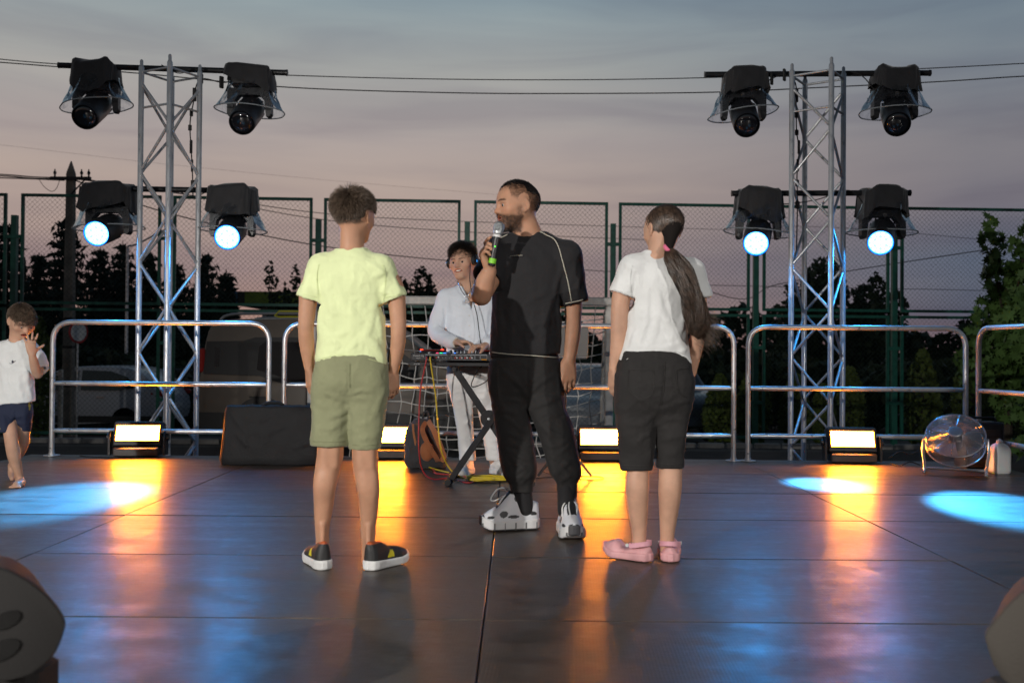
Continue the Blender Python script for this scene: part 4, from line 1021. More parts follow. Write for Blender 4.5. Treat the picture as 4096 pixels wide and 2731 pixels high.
# ---------------------------------------------------------------- man in black with the microphone
def man_in_black():
    Y0 = 4.90; q = lambda px, py, dy=0.0: P(px, py, Y0 + dy)
    root = empty('person', (q(2110, 2100)[0], Y0, 0), 'bearded man in black t-shirt and trousers speaking into a microphone', 'person')
    S = SDF(q(1870, 2160) - (0, .36, .03), q(2370, 690) + (0, .22, 0), 0.005)
    hd = Head(q(2067, 826), 0.248, (-0.92, -0.38, -0.06)); nk = q(2122, 965, .02)
    hd.sculpt(S, nk, 0.072, male=1.12, open_=0.35, lid=.4)
    S.loft(pz(q, [(985, 2050, 2200), (1040, 2010, 2240), (1200, 2000, 2215), (1400, 2000, 2210), (1560, 2000, 2215)], 0.55), 0.03)
    S.chain([(q(2260, 1040), .05), (q(2290, 1160), .046), (q(2293, 1260), .041), (q(2291, 1330, -.01), .039), (q(2283, 1400, -.02), .034), (q(2276, 1440, -.03), .029)], .02)
    hand(S, q(2275, 1440, -.03), (-.03, -.10, -1), (-.25, .9, 0.05), (-1, -.15, 0), 1.05, (16, 24, 18), 3.5, topen=24, tcurl=(6, 8))
    S.chain([(q(2010, 1010), .06), (q(1960, 1110, -.10), .055), (q(1928, 1172, -.17), .050), (q(1928, 1178, -.18), .049), (q(1940, 1130, -.20), .047), (q(1958, 1085, -.205), .034)], .012)
    hand(S, q(1962, 1082, -.205), (-.34, -.14, .9), (.78, -.42, .25), (.35, .85, .35), 1.06, (62, 62, 30), 2.0, topen=26, tcurl=(5, 18), curls=[(18, 38, 22), (56, 66, 34), (62, 66, 34), (66, 66, 34)])
    S.chain([(q(2050, 1560), .07), (q(2065, 1750), .06), (q(2085, 1930, .02), .045), (q(2095, 2040, .03), .04)], .02)
    S.chain([(q(2165, 1560), .07), (q(2225, 1750, -.06), .06), (q(2262, 1900, -.09), .045), (q(2268, 2050, -.12), .04)], .02)
    V, Q = S.mesh(); cols = hd.skin_cols(V, None, beard=0.8, brow=(0.06, 0.045, 0.035), open_=0.35, lips=(0.85, 0.42, 0.38))
    l = hd.local(V)                                             # clipped hair at the temples and nape
    st = np.clip((l[:, 2] - 0.0 - 0.55 * np.clip(l[:, 1] + 0.02, 0, 1)) / 0.10, 0, 1) * (l[:, 1] < 0.24) * (l[:, 2] < 0.5) * ((np.abs(l[:, 0]) < 0.345))
    st = np.maximum(st, np.clip((-0.12 - l[:, 1]) / 0.08, 0, 1) * np.clip((l[:, 2] + 0.22) / 0.12, 0, 1))
    st *= np.clip(0.35 + 0.9 * fbm(V * 190, 8, 2), 0, 1) * 0.85; cols = cols * (1 - st[:, None]) + np.array((0.10, 0.08, 0.06)) * st[:, None]
    part_from('body', (V, Q), M['skin'], root, cols); hd.eyes(root, look=(-0.1, -0.15))
    # oversized t-shirt
    T = SDF(q(1880, 1460) - (0, .28, 0), q(2370, 860) + (0, .22, 0), 0.005)
    T.loft(pz(q, [(1432, 1962, 2243), (1330, 1962, 2242), (1220, 1968, 2244), (1120, 1976, 2255), (1050, 1984, 2262), (1000, 2008, 2240, .6), (965, 2045, 2205, .65), (935, 2078, 2176, .8)], 0.66), .03, 2.4)
    T.rc(q(2130, 960, .02), q(2258, 1025), .055, .078, .04); T.rc(q(2100, 965), q(2018, 1000), .055, .075, .04)
    a, b = q(2262, 1035), q(2301, 1214); T.rc(a, b, .084, .066, .03); T.hem(b, unit(b - a) + (.03, 0, 0), .052, .02, .12)
    a, b = q(2012, 1000), q(1948, 1112, -.11); T.rc(a, b, .080, .076, .03); T.hem(b, b - a, .058, .02, .10)
    T.hem(q(2100, 1421, 0), (0.07, 0, -1), 0, 0, .32)
    cf = unit(hd.R[:, 1]); T.rc(nk + np.array((-.022, -.028, .062)), nk + np.array((-.03, -.05, .16)), .072, .085, .004, 'cut')
    T.creases([([(2232, 1190), (2238, 1300), (2232, 1400)], 14, 14), ([(2205, 1190), (2180, 1300), (2172, 1400)], 9, 20), ([(1995, 1160), (2000, 1290), (2012, 1405)], 9, 18), ([(2060, 1160), (2045, 1280), (2042, 1400)], 7, 22), ([(2252, 1060), (2228, 1120), (2215, 1190)], 12, 12), ([(2285, 1110), (2262, 1200)], 10, 10), ([(2318, 1090), (2310, 1190)], 9, 10), ([(2070, 985), (2140, 1080)], 6, 22), ([(2110, 1310), (2220, 1270)], 7, 18), ([(2120, 1200), (2200, 1160)], 6, 18), ([(1980, 1250), (2030, 1330)], 8, 16), ([(2100, 1330), (2120, 1410)], 6, 16), ([(2240, 1030), (2262, 1100)], 8, 10)])
    V, Q = T.mesh(); V = wrinkle(V, Q, .0035, 9, 21); sh = part_from('shirt', (V, Q), M['black_cotton'], root)
    for pts in ([(2160, 925), (2185, 940), (2215, 955), (2233, 985), (2245, 1025), (2258, 1075), (2270, 1120), (2280, 1170), (2286, 1205)], [(1968, 1408), (2000, 1413), (2060, 1418), (2130, 1422), (2236, 1430)], [(2000, 952), (2030, 938)], [(2262, 1214), (2300, 1207), (2332, 1199)]):
        o = seam('seam', V, pts, .0032, M['stitch'], root); o.parent = sh
    c = surf(V, 2063, 1023, .010); me = text_mesh('MADE BY SOCIETY', .0088); me.materials.append(M['stitch'])
    o = link_mesh('lettering', me, sh); o.location = c - np.asarray(root.location); o.rotation_euler = (R_(90), 0, R_(-22))
    # loose cargo trousers
    T = SDF(q(1920, 1990) - (0, .32, 0), q(2350, 1380) + (0, .22, 0), 0.005)
    T.loft(pz(q, [(1395, 1985, 2222), (1450, 1962, 2240), (1520, 1958, 2248), (1570, 1966, 2246, .5), (1610, 2020, 2190, .3)], .62), .02, 2.4)
    T.loft(pz(q, [(1460, 1975, 2090, .95), (1560, 1962, 2108, .95), (1650, 1972, 2110, .95), (1730, 1984, 2128, .95), (1800, 1994, 2138, .95), (1860, 2004, 2150, .92), (1905, 2014, 2148, .9), (1925, 2036, 2132, .85), (1965, 2046, 2128, .85)], .95), .04, 2.3)
    T.loft(pz(q, [(1460, 2110, 2232, .95), (1560, 2098, 2252, .95, 0), (1630, 2112, 2262, .95, -.02), (1700, 2142, 2288, .95, -.05), (1780, 2170, 2304, .95, -.07), (1850, 2188, 2318, .92, -.09), (1890, 2196, 2322, .9, -.09), (1915, 2222, 2306, .85, -.1), (1975, 2230, 2300, .85, -.1)], .95), .03, 2.3)
    rg = random.Random(7)
    for side, ys in ((0, (1600, 1650, 1700, 1745, 1785, 1820, 1850, 1878, 1902, 1922)), (1, (1610, 1670, 1725, 1770, 1805, 1838, 1866, 1890, 1915))):
        for y in ys:
            xl, xr = ((1968 + (y - 1560) * .18, 2110 + (y - 1560) * .08), (2098 + (y - 1560) * .36, 2254 + (y - 1560) * .17))[side]; sl_ = rg.choice((-1, 1)) * rg.uniform(8, 36); w_ = xr - xl
            x0 = xl + w_ * rg.uniform(.02, .3); x1 = xl + w_ * rg.uniform(.65, .95)
            T.crease([(x0, y + sl_), ((x0 + x1) / 2, y + rg.uniform(-8, 14)), (x1, y - sl_)], rg.uniform(12, 20), rg.uniform(8, 12))
    T.creases([([(2108, 1578), (2060, 1520), (2010, 1480)], 10, 11), ([(2112, 1580), (2160, 1530), (2215, 1500)], 10, 11), ([(2108, 1560), (2110, 1440)], -7, 6), ([(2240, 1610), (2180, 1590), (2125, 1592)], 11, 11), ([(1970, 1620), (2040, 1600), (2095, 1605)], 10, 11), ([(1988, 1480), (1992, 1560), (2000, 1640)], 9, 7), ([(2225, 1480), (2240, 1600), (2262, 1680)], 9, 8)])
    V, Q = T.mesh(); V = wrinkle(V, Q, .0035, 10, 31); part_from('trousers', (V, Q), M['black_twill'], root)
    # chunky white and black high-top trainers
    for i, (heel, fw, L, W, pit) in enumerate(((q(2150, 2112, .05), (-0.98, -0.20, 0), .295, .112, 0), (q(2262, 2100, .0), (0.10, -1.0, 0), .285, .118, 0))):
        heel[2] = 0.0
        U = SDF(heel - (.33, .33, .01), heel + (.33, .2, .25), .0034); Z = SDF(heel - (.33, .33, .01), heel + (.33, .2, .10), .0034)
        hl, Rm = shoe(U, Z, heel, fw, L, W, .205, .050, .082, toe_up=.014, prof=[.128, .134, .138, .146, .188, .196, .118, .095, .080, .064, .05])
        V, Q = U.mesh(); l = (V - hl) @ Rm; u, w, v = l[:, 1] / L, l[:, 2], l[:, 0]; white = np.array((.62, .63, .66)); cols = np.tile(white, (len(V), 1))
        blk = np.zeros(len(V), bool)
        for (uc, wc, ru, rw, sl) in ((.24, .125, .10, .028, -.35), (.30, .172, .13, .026, -.5), (.62, .083, .07, .017, -.1), (.84, .068, .06, .007, -.1), (.45, .070, .10, .008, .0), (.12, .085, .08, .010, .2), (.98, .05, .05, .04, 0)):
            du, dw = u - uc, w - wc - sl * (u - uc) * .25; blk |= ((du / ru) ** 2 + (dw / rw) ** 2 < 1) & (np.abs(v) > .006)
        blk |= (w > .186) | ((np.abs(v) < .022) & (u > .45) & (u < .74)); cols[blk] = (.018, .018, .02)
        so = part_from('trainer', (V, Q), M['shoe_tint'], root, cols)
        V2, Q2 = Z.mesh(); l2 = (V2 - hl) @ Rm; c2 = np.tile(np.array((.62, .62, .62)), (len(V2), 1)); c2[l2[:, 2] < .010] = (.03, .03, .03); gr = (np.sin(l2[:, 1] / L * 34) > .93) & (l2[:, 2] < .042); c2[gr] = (.12, .12, .12); c2[l2[:, 1] > L * .985] = (.05, .05, .055)
        link_mesh('sole', mesh('sole', V2 - np.asarray(root.location), Q2, M['shoe_tint'], True, c2), so)
        lac = MB()
        def fp(u_, v_, w_): return hl + Rm @ np.array([v_, u_ * L, w_])
        for j, (u_, w_) in enumerate(((.70, .104), (.64, .118), (.58, .134), (.53, .152), (.48, .172))):
            lac.tube(smooth_path([fp(u_ - .02, -.028, w_ - .012), fp(u_, 0, w_ + .006), fp(u_ - .02, .028, w_ - .012)], 4), .0042, 6)
        if i == 0: loops = ([(.50, .01, .180), (.56, .02, .205), (.70, .03, .195), (.80, .035, .15), (.74, .03, .14), (.58, .02, .165)], [(.5, .0, .18), (.58, .03, .13), (.56, .05, .07)], [(.5, .01, .18), (.62, -.01, .16), (.70, -.01, .115), (.6, 0, .13)])
        else: loops = ([(.50, 0, .180), (.62, -.03, .15), (.72, -.02, .105)], [(.5, 0, .18), (.60, .04, .15), (.68, .045, .10)], [(.5, 0, .18), (.64, .012, .15), (.80, .008, .095)])
        for lp in loops: lac.tube(smooth_path([fp(*(a[0], a[1], a[2])) for a in lp], 5), .0040, 6)
        b = lac.data('laces', M['sole_white'], True, None); b.transform(Matrix.Translation(-root.location)); link_mesh('laces', b, so)
    for ck in ([(q(2086, 1930, .02), .050), (q(2098, 2035, .03), .046)], [(q(2264, 1930, -.10), .044), (q(2268, 2040, -.13), .046)]):
        K = SDF(q(1990, 2090) - (0, .3, 0), q(2340, 1880) + (0, .3, 0), .005); K.chain(ck, 0); part_from('sock', K.mesh(), M['black_cotton'], root)
    # hair: short clipped sides, longer on top brushed forward
    kp = lambda l: (l[:, 2] > 0.20 + 0.22 * np.clip(l[:, 1], 0, 1)) & (l[:, 1] < 0.36)
    r, n, l = scalp(hd, 5200, 5, kp); up = np.clip((l[:, 2] - 0.15) / 0.3, 0, 1); fwd = hd.R[:, 1]
    strands('hair', root, M['hair_black'], r, n * 0.32 + fwd * (0.75 + 0.3 * (l[:, 1] > 0.1))[:, None] + np.array((0, 0, .10)), 0.006 + 0.018 * up, .0010, 3, .15, .22, 0, 3)
    kp2 = lambda l: (l[:, 2] > -0.20 + 0.75 * np.clip(l[:, 1] + 0.10, 0, 1)) & (l[:, 2] < 0.26) & (l[:, 1] < 0.2) & ~((np.abs(l[:, 0]) > 0.28) & (l[:, 2] < 0.12) & (l[:, 1] > -0.16))
    r, n, l = scalp(hd, 3600, 6, kp2); strands('clipped_hair', root, M['hair_black'], r, n * .8 + np.array((0, 0, -.4)) + fwd * -.2, .0065, .0007, 2, .1, .4, 0, 4)
    # beard
    lb = hd.local(np.array([[0, 0, 0]])); Vb = S.mesh(0)[0]; lq = hd.local(Vb)
    jaw = (lq[:, 2] < -0.20 + 0.3 * np.clip(lq[:, 1] - .3, 0, 1)) & (lq[:, 1] > 0.02) & (lq[:, 2] > -0.53) & ~((np.abs(lq[:, 0]) < .12) & (np.abs(lq[:, 2] + .245) < .045) & (lq[:, 1] > .28)) & (lq[:, 2] < -0.08 - 0.5 * np.clip(lq[:, 1] - .05, 0, .2))
    mus = (np.abs(lq[:, 2] + .180) < .022) & (np.abs(lq[:, 0]) < .14) & (lq[:, 1] > .3); sb = (lq[:, 2] < .02) & (lq[:, 2] > -.25) & (lq[:, 1] > 0.03) & (lq[:, 1] < .13) & (np.abs(lq[:, 0]) > .24)
    idx = np.flatnonzero(jaw | mus); g = np.random.default_rng(3); idx = g.choice(idx, 2600); nv = Vb[idx] - hd.w(0, .1, -.2); nv /= np.linalg.norm(nv, axis=1, keepdims=True)
    strands('beard', root, M['hair_black'], Vb[idx] + g.normal(0, .0025, (2600, 3)), nv * .40 + np.array((0.2, 0, -.85)), .0062, .0006, 3, .2, .35, .2, 9)
    K = SDF(hd.c - .22, hd.c + .22, 0.006); K.ell(hd.w(0, -0.07, 0.13), np.array((0.350, 0.440, 0.382)) * hd.H, hd.R, 0.0); K.plane_cut(hd.w(0, 0, .24), (0, 0, -1)); K.plane_cut(hd.w(0, .27, .3), hd.R @ np.array((0, 1, -.4)))
    part_from('hair_cap', K.mesh(), M['cap_dark'], root)
    return root
man_in_black()

def microphone():
    Y = 4.90 - .245; a = P(1966, 1064, Y); b = P(1999, 893, Y - .0); ax = unit(b - a); L = np.linalg.norm(b - a)
    t = empty('microphone', tuple(a), 'black wireless microphone with green end cap held by the man', 'microphone')
    B = basis(ax, (0, -1, 0.2)); rot = np.stack([B[:, 0], B[:, 2], B[:, 1]], 1)
    if np.linalg.det(rot) < 0: rot[:, 0] *= -1
    k = L / .235
    MB().lathe([(.012, 0), (.0165, .002), (.0175, .012)], 18, (0, 0, 0), rot).build('end_cap', M['rubber'], t)
    MB().lathe([(.0178, .012), (.0182, .036)], 18, (0, 0, 0), rot).build('green_ring', M['mic_green'], t)
    MB().lathe([(.0176, .036), (.0172, .10 * k), (.0195, .165 * k)], 18, (0, 0, 0), rot).build('handle', M['black_plastic'], t)
    MB().lathe([(.0197, .158 * k), (.0203, .172 * k)], 18, (0, 0, 0), rot).build('white_band', M['sole_white'], t)
    MB().lathe([(.0205, .176 * k), (.0225, .186 * k), (.0225, .190 * k)], 18, (0, 0, 0), rot).build('collar', M['alu'], t)
    c = .212 * k
    MB().lathe([(.0225 + (.0265 - .0225) * 0, .190 * k), (.026, c - .008), (.0268, c), (.026, c + .008), (.022, c + .018), (.014, c + .025), (.003, c + .028)], 20, (0, 0, 0), rot).build('grille', M['mic_grille'], t)
    MB().lathe([(.003, 0), (.003, .002)], 8, tuple(ax * .105 * k + np.array((0, -.0185, 0))), rotm('X', 90)).build('indicator', M['green_dot'], t)
M['mic_green'] = material('bright_green_plastic', (0.22, 0.62, 0.03), .5)
M['green_dot'] = emitter('green_indicator', (0.1, 1.0, 0.05), 3.0)
M['mic_grille'] = material('microphone_grille', (0.42, 0.44, 0.45), .38, .8, bump=.8, bscale=350)
microphone()

# ---------------------------------------------------------------- girl with the ponytail (seen from behind)
def girl():
    Y0 = 4.24; q = lambda px, py, dy=0.0: P(px, py, Y0 + dy)
    root = empty('person', (q(2600, 2230)[0], Y0, 0), 'girl seen from behind with long ponytail, white t-shirt, black shorts and pink clogs', 'person')
    S = SDF(q(2380, 2260) - (0, .2, .02), q(2860, 800) + (0, .22, 0), .005)
    hd = Head(q(2652, 922, .02), .208, (-.48, .84, -.22), 4); nk = q(2625, 1040)
    hd.sculpt(S, nk, .044, male=.75)
    S.loft(pz(q, [(1030, 2570, 2690), (1080, 2545, 2745), (1200, 2545, 2745), (1400, 2530, 2720), (1560, 2510, 2725)], .6), .03)
    S.chain([(q(2530, 1080), .045), (q(2490, 1170), .042), (q(2480, 1240), .039), (q(2478, 1310), .038), (q(2472, 1390, .01), .034), (q(2456, 1470, .02), .023)], .015)
    hand(S, q(2454, 1478, .02), (-.03, .10, -1), (.8, .45, 0), (.45, .85, 0), .76, (14, 24, 16), 2, topen=24)
    S.chain([(q(2765, 1090), .045), (q(2790, 1190), .04), (q(2796, 1300, -.01), .036), (q(2780, 1400, .03), .031), (q(2764, 1490, .05), .023)], .015)
    hand(S, q(2762, 1498, .05), (-.05, .25, -1), (-.8, .45, 0), (-.45, .85, 0), .76, (14, 24, 16), 2, topen=24)
    S.chain([(q(2545, 1600), .06), (q(2548, 1760), .055), (q(2551, 1870), .049), (q(2549, 1950, -.01), .0505), (q(2551, 2030), .044), (q(2556, 2110, .01), .034), (q(2557, 2165, .012), .030), (q(2557, 2220, .01), .031)], .02)
    S.chain([(q(2680, 1600), .06), (q(2682, 1760), .055), (q(2682, 1870), .050), (q(2680, 1950, -.01), .0505), (q(2676, 2030), .043), (q(2670, 2110, .01), .034), (q(2668, 2165, .012), .030), (q(2670, 2220, .01), .031)], .02)
    V, Q = S.mesh(); part_from('body', (V, Q), M['skin_pale'], root, hd.skin_cols(V, None, brow=(.08, .06, .05))); hd.eyes(root)
    T = SDF(q(2400, 1520) - (0, .2, 0), q(2860, 980) + (0, .2, 0), .005)
    T.loft(pz(q, [(1500, 2468, 2766), (1440, 2478, 2760), (1380, 2492, 2752), (1300, 2508, 2748), (1200, 2516, 2762), (1120, 2514, 2782), (1075, 2528, 2768), (1045, 2555, 2735, .62), (1022, 2583, 2672, .75), (1008, 2590, 2664, .8)], .58), .02, 2.4)
    for sx, sh, e in ((-1, (2535, 1078), (2487, 1168)), (1, (2760, 1092), (2796, 1185))):
        T.rc(q(2625 + sx * 40, 1050), q(*sh), .042, .056, .03); a, b = q(*sh), q(*e); T.rc(a, b, .060, .056, .03); dr = unit(b - a); T.hem(b + dr * .01, dr + np.array((sx * -.2, 0, 0)), .043, .02)
    T.rc(nk + (0, .01, .068), nk + (0, .02, .11), .045, .05, .004, 'cut')
    def hemf(X, Y, Z):                                           # hem hangs low at the left, rides up in the middle
        xs_ = [q(x, 1450)[0] for x in (2460, 2520, 2600, 2700, 2735, 2770)]; zs_ = [q(2600, y)[2] for y in (1480, 1448, 1424, 1424, 1432, 1470)]
        return Z - np.interp(X, xs_, zs_) + 0 * Y
    T.func(q(2400, 1530) - (0, .25, 0), q(2860, 1390) + (0, .25, 0), hemf, 0, 'cut')
    T.creases([([(2610, 1090), (2640, 1230), (2700, 1350), (2735, 1400)], 16, 15), ([(2590, 1140), (2580, 1290), (2540, 1430)], 10, 14), ([(2640, 1150), (2625, 1300), (2580, 1410)], 7, 14), ([(2560, 1100), (2545, 1250)], 8, 12), ([(2660, 1080), (2730, 1180)], 8, 14), ([(2720, 1370), (2680, 1385), (2630, 1395)], 9, 8), ([(2748, 1395), (2720, 1405)], 10, 7), ([(2500, 1400), (2560, 1385), (2700, 1395)], 4, 6), ([(2525, 1110), (2518, 1170)], 9, 9), ([(2480, 1100), (2468, 1160)], 6, 9), ([(2650, 1300), (2700, 1390)], 8, 11), ([(2560, 1300), (2525, 1390)], 8, 11), ([(2735, 1250), (2715, 1340)], 9, 12), ([(2500, 1050), (2560, 1090)], 6, 12)])
    V, Q = T.mesh(); V = wrinkle(V, Q, .0035, 10, 41); sh = part_from('shirt', (V, Q), M['white_cotton'], root)
    for pts in ([(2530, 1062), (2522, 1110), (2524, 1150), (2528, 1190)], [(2454, 1156), (2485, 1166), (2512, 1180)], [(2505, 1438), (2540, 1420), (2620, 1404), (2690, 1404), (2735, 1416)]): seam('seam', V, pts, .0009, M['white_seam'], root, out=.0).parent = sh
    T = SDF(q(2430, 1910) - (0, .2, 0), q(2800, 1390) + (0, .2, 0), .005)
    T.loft(pz(q, [(1405, 2490, 2745), (1460, 2470, 2762), (1530, 2463, 2772), (1590, 2464, 2766), (1640, 2475, 2750, .5), (1680, 2540, 2700, .3)], .64), .02, 2.4)
    T.loft(pz(q, [(1520, 2485, 2610), (1630, 2466, 2624), (1720, 2470, 2618), (1800, 2476, 2612), (1876, 2480, 2606)], .92), .04, 2.4)
    T.loft(pz(q, [(1520, 2630, 2760), (1630, 2626, 2757), (1720, 2630, 2745), (1800, 2630, 2738), (1870, 2628, 2736)], .95), .03, 2.4)
    T.hem(q(2543, 1875), (0, 0, -1), .058, .015, .12); T.hem(q(2682, 1869), (0, 0, -1), .05, .015, .085)
    T.creases([([(2660, 1440), (2655, 1540), (2640, 1640)], -6, 6), ([(2515, 1475), (2615, 1475)], 3, 3), ([(2515, 1475), (2515, 1570), (2560, 1600), (2612, 1580), (2615, 1475)], 3, 3), ([(2702, 1475), (2712, 1560), (2745, 1590)], 3, 3), ([(2702, 1475), (2760, 1468)], 3, 3), ([(2640, 1640), (2600, 1620), (2540, 1580)], 9, 10), ([(2645, 1640), (2700, 1610), (2755, 1600)], 10, 10), ([(2610, 1660), (2560, 1700), (2500, 1690)], 8, 11), ([(2640, 1690), (2700, 1670), (2740, 1690)], 9, 10), ([(2600, 1730), (2540, 1770)], 8, 11), ([(2650, 1760), (2730, 1740)], 9, 10), ([(2640, 1830), (2720, 1800)], 7, 10), ([(2484, 1862), (2602, 1862)], 3, 4), ([(2632, 1856), (2732, 1856)], 3, 4), ([(2500, 1440), (2720, 1445)], 3, 4)])
    V, Q = T.mesh(); V = wrinkle(V, Q, .004, 11, 51); sh = part_from('shorts', (V, Q), M['black_denim'], root)
    for pts in ([(2515, 1478), (2560, 1476), (2614, 1478)], [(2515, 1478), (2516, 1560), (2562, 1592), (2612, 1572), (2614, 1478)], [(2704, 1478), (2712, 1560), (2742, 1588)], [(2704, 1478), (2755, 1470)], [(2660, 1440), (2655, 1540), (2644, 1620)], [(2486, 1858), (2545, 1862), (2602, 1858)], [(2634, 1852), (2682, 1856), (2730, 1850)]): seam('seam', V, pts, .0013, M['grey_seam'], root, out=.0005).parent = sh
    for heel, fw in ((q(2600, 2226, -.05), (-.80, .60, 0)), (q(2682, 2230, -.06), (.12, .99, 0))):
        heel[2] = 0.0; U = SDF(heel - (.3, .12, .01), heel + (.3, .3, .14), .004); Z = SDF(heel - (.3, .12, .01), heel + (.3, .3, .08), .004)
        hl, Rm = shoe(U, Z, heel, fw, .225, .094, .060, .032, .066, toe_up=.016)
        def fpt(v, u, w): return hl + Rm @ np.array([v, u, w])
        U.rc(fpt(0, .045, .085), fpt(0, .105, .085), .036, .040, .004, 'cut')
        Sl = U; V, Q = U.mesh(); so = part_from('clog', (V, Q), M['clog'], root)
        V, Q = Z.mesh(); link_mesh('sole', mesh('sole', V - np.asarray(root.location), Q, M['clog']), so)
        st = [fpt(.043 * math.cos(a), .062 + .062 * math.sin(a) * -1, .066 + .012 * math.sin(a)) for a in np.linspace(-.25, math.pi + .25, 16)]
        b = MB()
        for p0, p1 in zip(st, st[1:]): b.box((np.array(p0) + np.array(p1)) / 2, (np.linalg.norm(np.array(p1) - p0) * 1.15, .006, .020), np.array(Matrix.Rotation(math.atan2(p1[1] - p0[1], p1[0] - p0[0]), 3, 'Z')))
        me = b.data('strap', M['clog_strap'], False); me.transform(Matrix.Translation(-root.location)); link_mesh('strap', me, so)
        for sx in (-1, 1):
            me = MB().lathe([(.008, 0), (.008, .004), (.004, .005)], 10, fpt(sx * .046, .085, .066) - np.asarray(root.location), Rm @ rotm('Y', 90 * sx)).data('rivet', M['sole_white']); link_mesh('rivet', me, so)
        for a, (u, v) in enumerate(((.16, .0), (.175, .022), (.175, -.022), (.145, .026), (.145, -.026), (.195, .012))):
            pass
    # hair drawn back to the tie, then the long ponytail
    tie = q(2674, 996, -.085); kp = lambda l: (l[:, 2] > -0.24 + 0.30 * np.clip(l[:, 1] + .12, 0, 1)) & ~((l[:, 1] > .24) & (l[:, 2] < .3)) & ~((np.abs(l[:, 0]) > .30) & (l[:, 2] < .05) & (l[:, 1] > -.12))
    K = SDF(hd.c - .2, hd.c + .2, .005); K.ell(hd.w(0, -.07, .13), np.array((.352, .44, .385)) * hd.H, hd.R, 0); K.plane_cut(hd.w(0, .22, .2), hd.R @ np.array((0, 1, -.45))); K.plane_cut(hd.w(0, -.02, -.02), hd.R @ np.array((0, .55, -.85))); K.rc(hd.w(0, -.30, -.06), tie, .036, .018, .03)
    part_from('hair_cap', K.mesh(), M['cap_dark'], root)
    def comb_back(name, n_, seed, lift, mat):
        r, nn_, l = scalp(hd, n_, seed, kp); g = np.random.default_rng(seed); n2 = len(r); c0 = np.array((0, -.07, .13)); rd = np.array((.352, .44, .385)); tl = hd.local(tie[None])[0]; seg = 9; ribs = []
        sc_ = g.uniform(lift[0], lift[1], n2)[:, None]; te = l * 0 + tl + g.normal(0, .035, (n2, 3))
        for j in range(seg + 1):
            t = j / seg; p = l * (1 - t) + te * t; u = (p - c0) / rd; ln = np.linalg.norm(u, axis=1, keepdims=True); on = c0 + u / ln * rd * sc_; w = np.clip((t - .84) / .16, 0, 1); p = on * (1 - w) + (tl + (te - tl) * (1 - w)) * w
            ribs.append(hd.c + (p * hd.H) @ hd.R.T)
        ribs = np.stack(ribs, 1); VV = np.stack([ribs + .0010 * (math.cos(a) * np.array((1, 0, .3)) + math.sin(a) * np.array((0, 1, .2))) for a in (0, 2.094, 4.189)], 2)
        qd = [(j * 3 + a, j * 3 + (a + 1) % 3, j * 3 + 3 + (a + 1) % 3, j * 3 + 3 + a) for j in range(seg) for a in range(3)]; QQ = (np.array(qd)[None] + (np.arange(n2) * 3 * (seg + 1))[:, None, None]).reshape(-1, 4)
        link_mesh(name, mesh(name, VV.reshape(-1, 3) - np.asarray(root.location), QQ, mat, True), root)
    comb_back('hair', 4200, 31, (1.015, 1.05), M['hair_pony']); comb_back('flyaway_hair', 90, 33, (1.03, 1.10), M['hair_pony'])
    path = smooth_path([tie, q(2700, 1045, -.115), q(2745, 1120, -.13), q(2765, 1190, -.135), q(2785, 1260, -.13), q(2800, 1315, -.12), q(2808, 1350, -.11)], 6)
    wid = np.interp(np.linspace(0, 1, len(path)), [0, .08, .3, .6, .85, 1], [.013, .032, .042, .046, .040, .018])
    g = np.random.default_rng(8); N_ = 2600; PT = []; tt = np.linspace(0, 1, len(path))
    tang = np.gradient(path, axis=0); tang /= np.linalg.norm(tang, axis=1, keepdims=True); sd = np.cross(tang, (0, 1, 0)); sd /= np.linalg.norm(sd, axis=1, keepdims=True); fd = np.cross(sd, tang)
    rr = np.sqrt(g.uniform(0, 1, N_)); th = g.uniform(0, 6.28, N_); ph = g.uniform(0, 6.28, N_); en = g.uniform(.72, 1.02, N_); fq = g.uniform(5, 10, N_)
    seg = 14; ribs = []
    for j in range(seg + 1):
        f = np.clip(j / seg * en, 0, 1) * (len(path) - 1); i0 = np.minimum(f.astype(int), len(path) - 2); fr = (f - i0)[:, None]
        c = path[i0] * (1 - fr) + path[i0 + 1] * fr; w = (wid[i0] * (1 - fr[:, 0]) + wid[i0 + 1] * fr[:, 0])
        cl = np.floor(th * 1.6); wav = .010 * np.sin(5.5 * j / seg * (1 + .15 * np.sin(cl * 2.3)) * 2 + cl * 1.9) * min(1, j / 4) + .003 * np.sin(fq * j / seg * 1.5 + ph)
        a = sd[i0] * (rr * np.cos(th) * w + wav)[:, None] + fd[i0] * (rr * np.sin(th) * w * .75 + wav * .5)[:, None]
        ribs.append(c + a)
    ribs = np.stack(ribs, 1); R_t = np.array([.0010 * (1 - .6 * (j / seg) ** 3) for j in range(seg + 1)]); VV = []
    for a in (0, 2.094, 4.189): VV.append(ribs + R_t[None, :, None] * (math.cos(a) * np.array((1, 0, .2)) + math.sin(a) * np.array((0, 1, .1))))
    VV = np.stack(VV, 2); qd = [(j * 3 + a, j * 3 + (a + 1) % 3, j * 3 + 3 + (a + 1) % 3, j * 3 + 3 + a) for j in range(seg) for a in range(3)]
    QQ = (np.array(qd)[None] + (np.arange(N_) * 3 * (seg + 1))[:, None, None]).reshape(-1, 4)
    link_mesh('ponytail', mesh('ponytail', VV.reshape(-1, 3) - np.asarray(root.location), QQ, M['hair_pony'], True), root)
    # stray ends blown to the side
    g2 = np.random.default_rng(4); base = path[-9] + g2.normal(0, .018, (520, 3)) * (1, .6, 1.8) + (.012, .02, 0); strands('stray_hair', root, M['hair_brown'], base, np.tile((.85, .15, -.25), (520, 1)), g2.uniform(.03, .10, 520), .0006, 6, 1.4, .55, 1.1, 5)
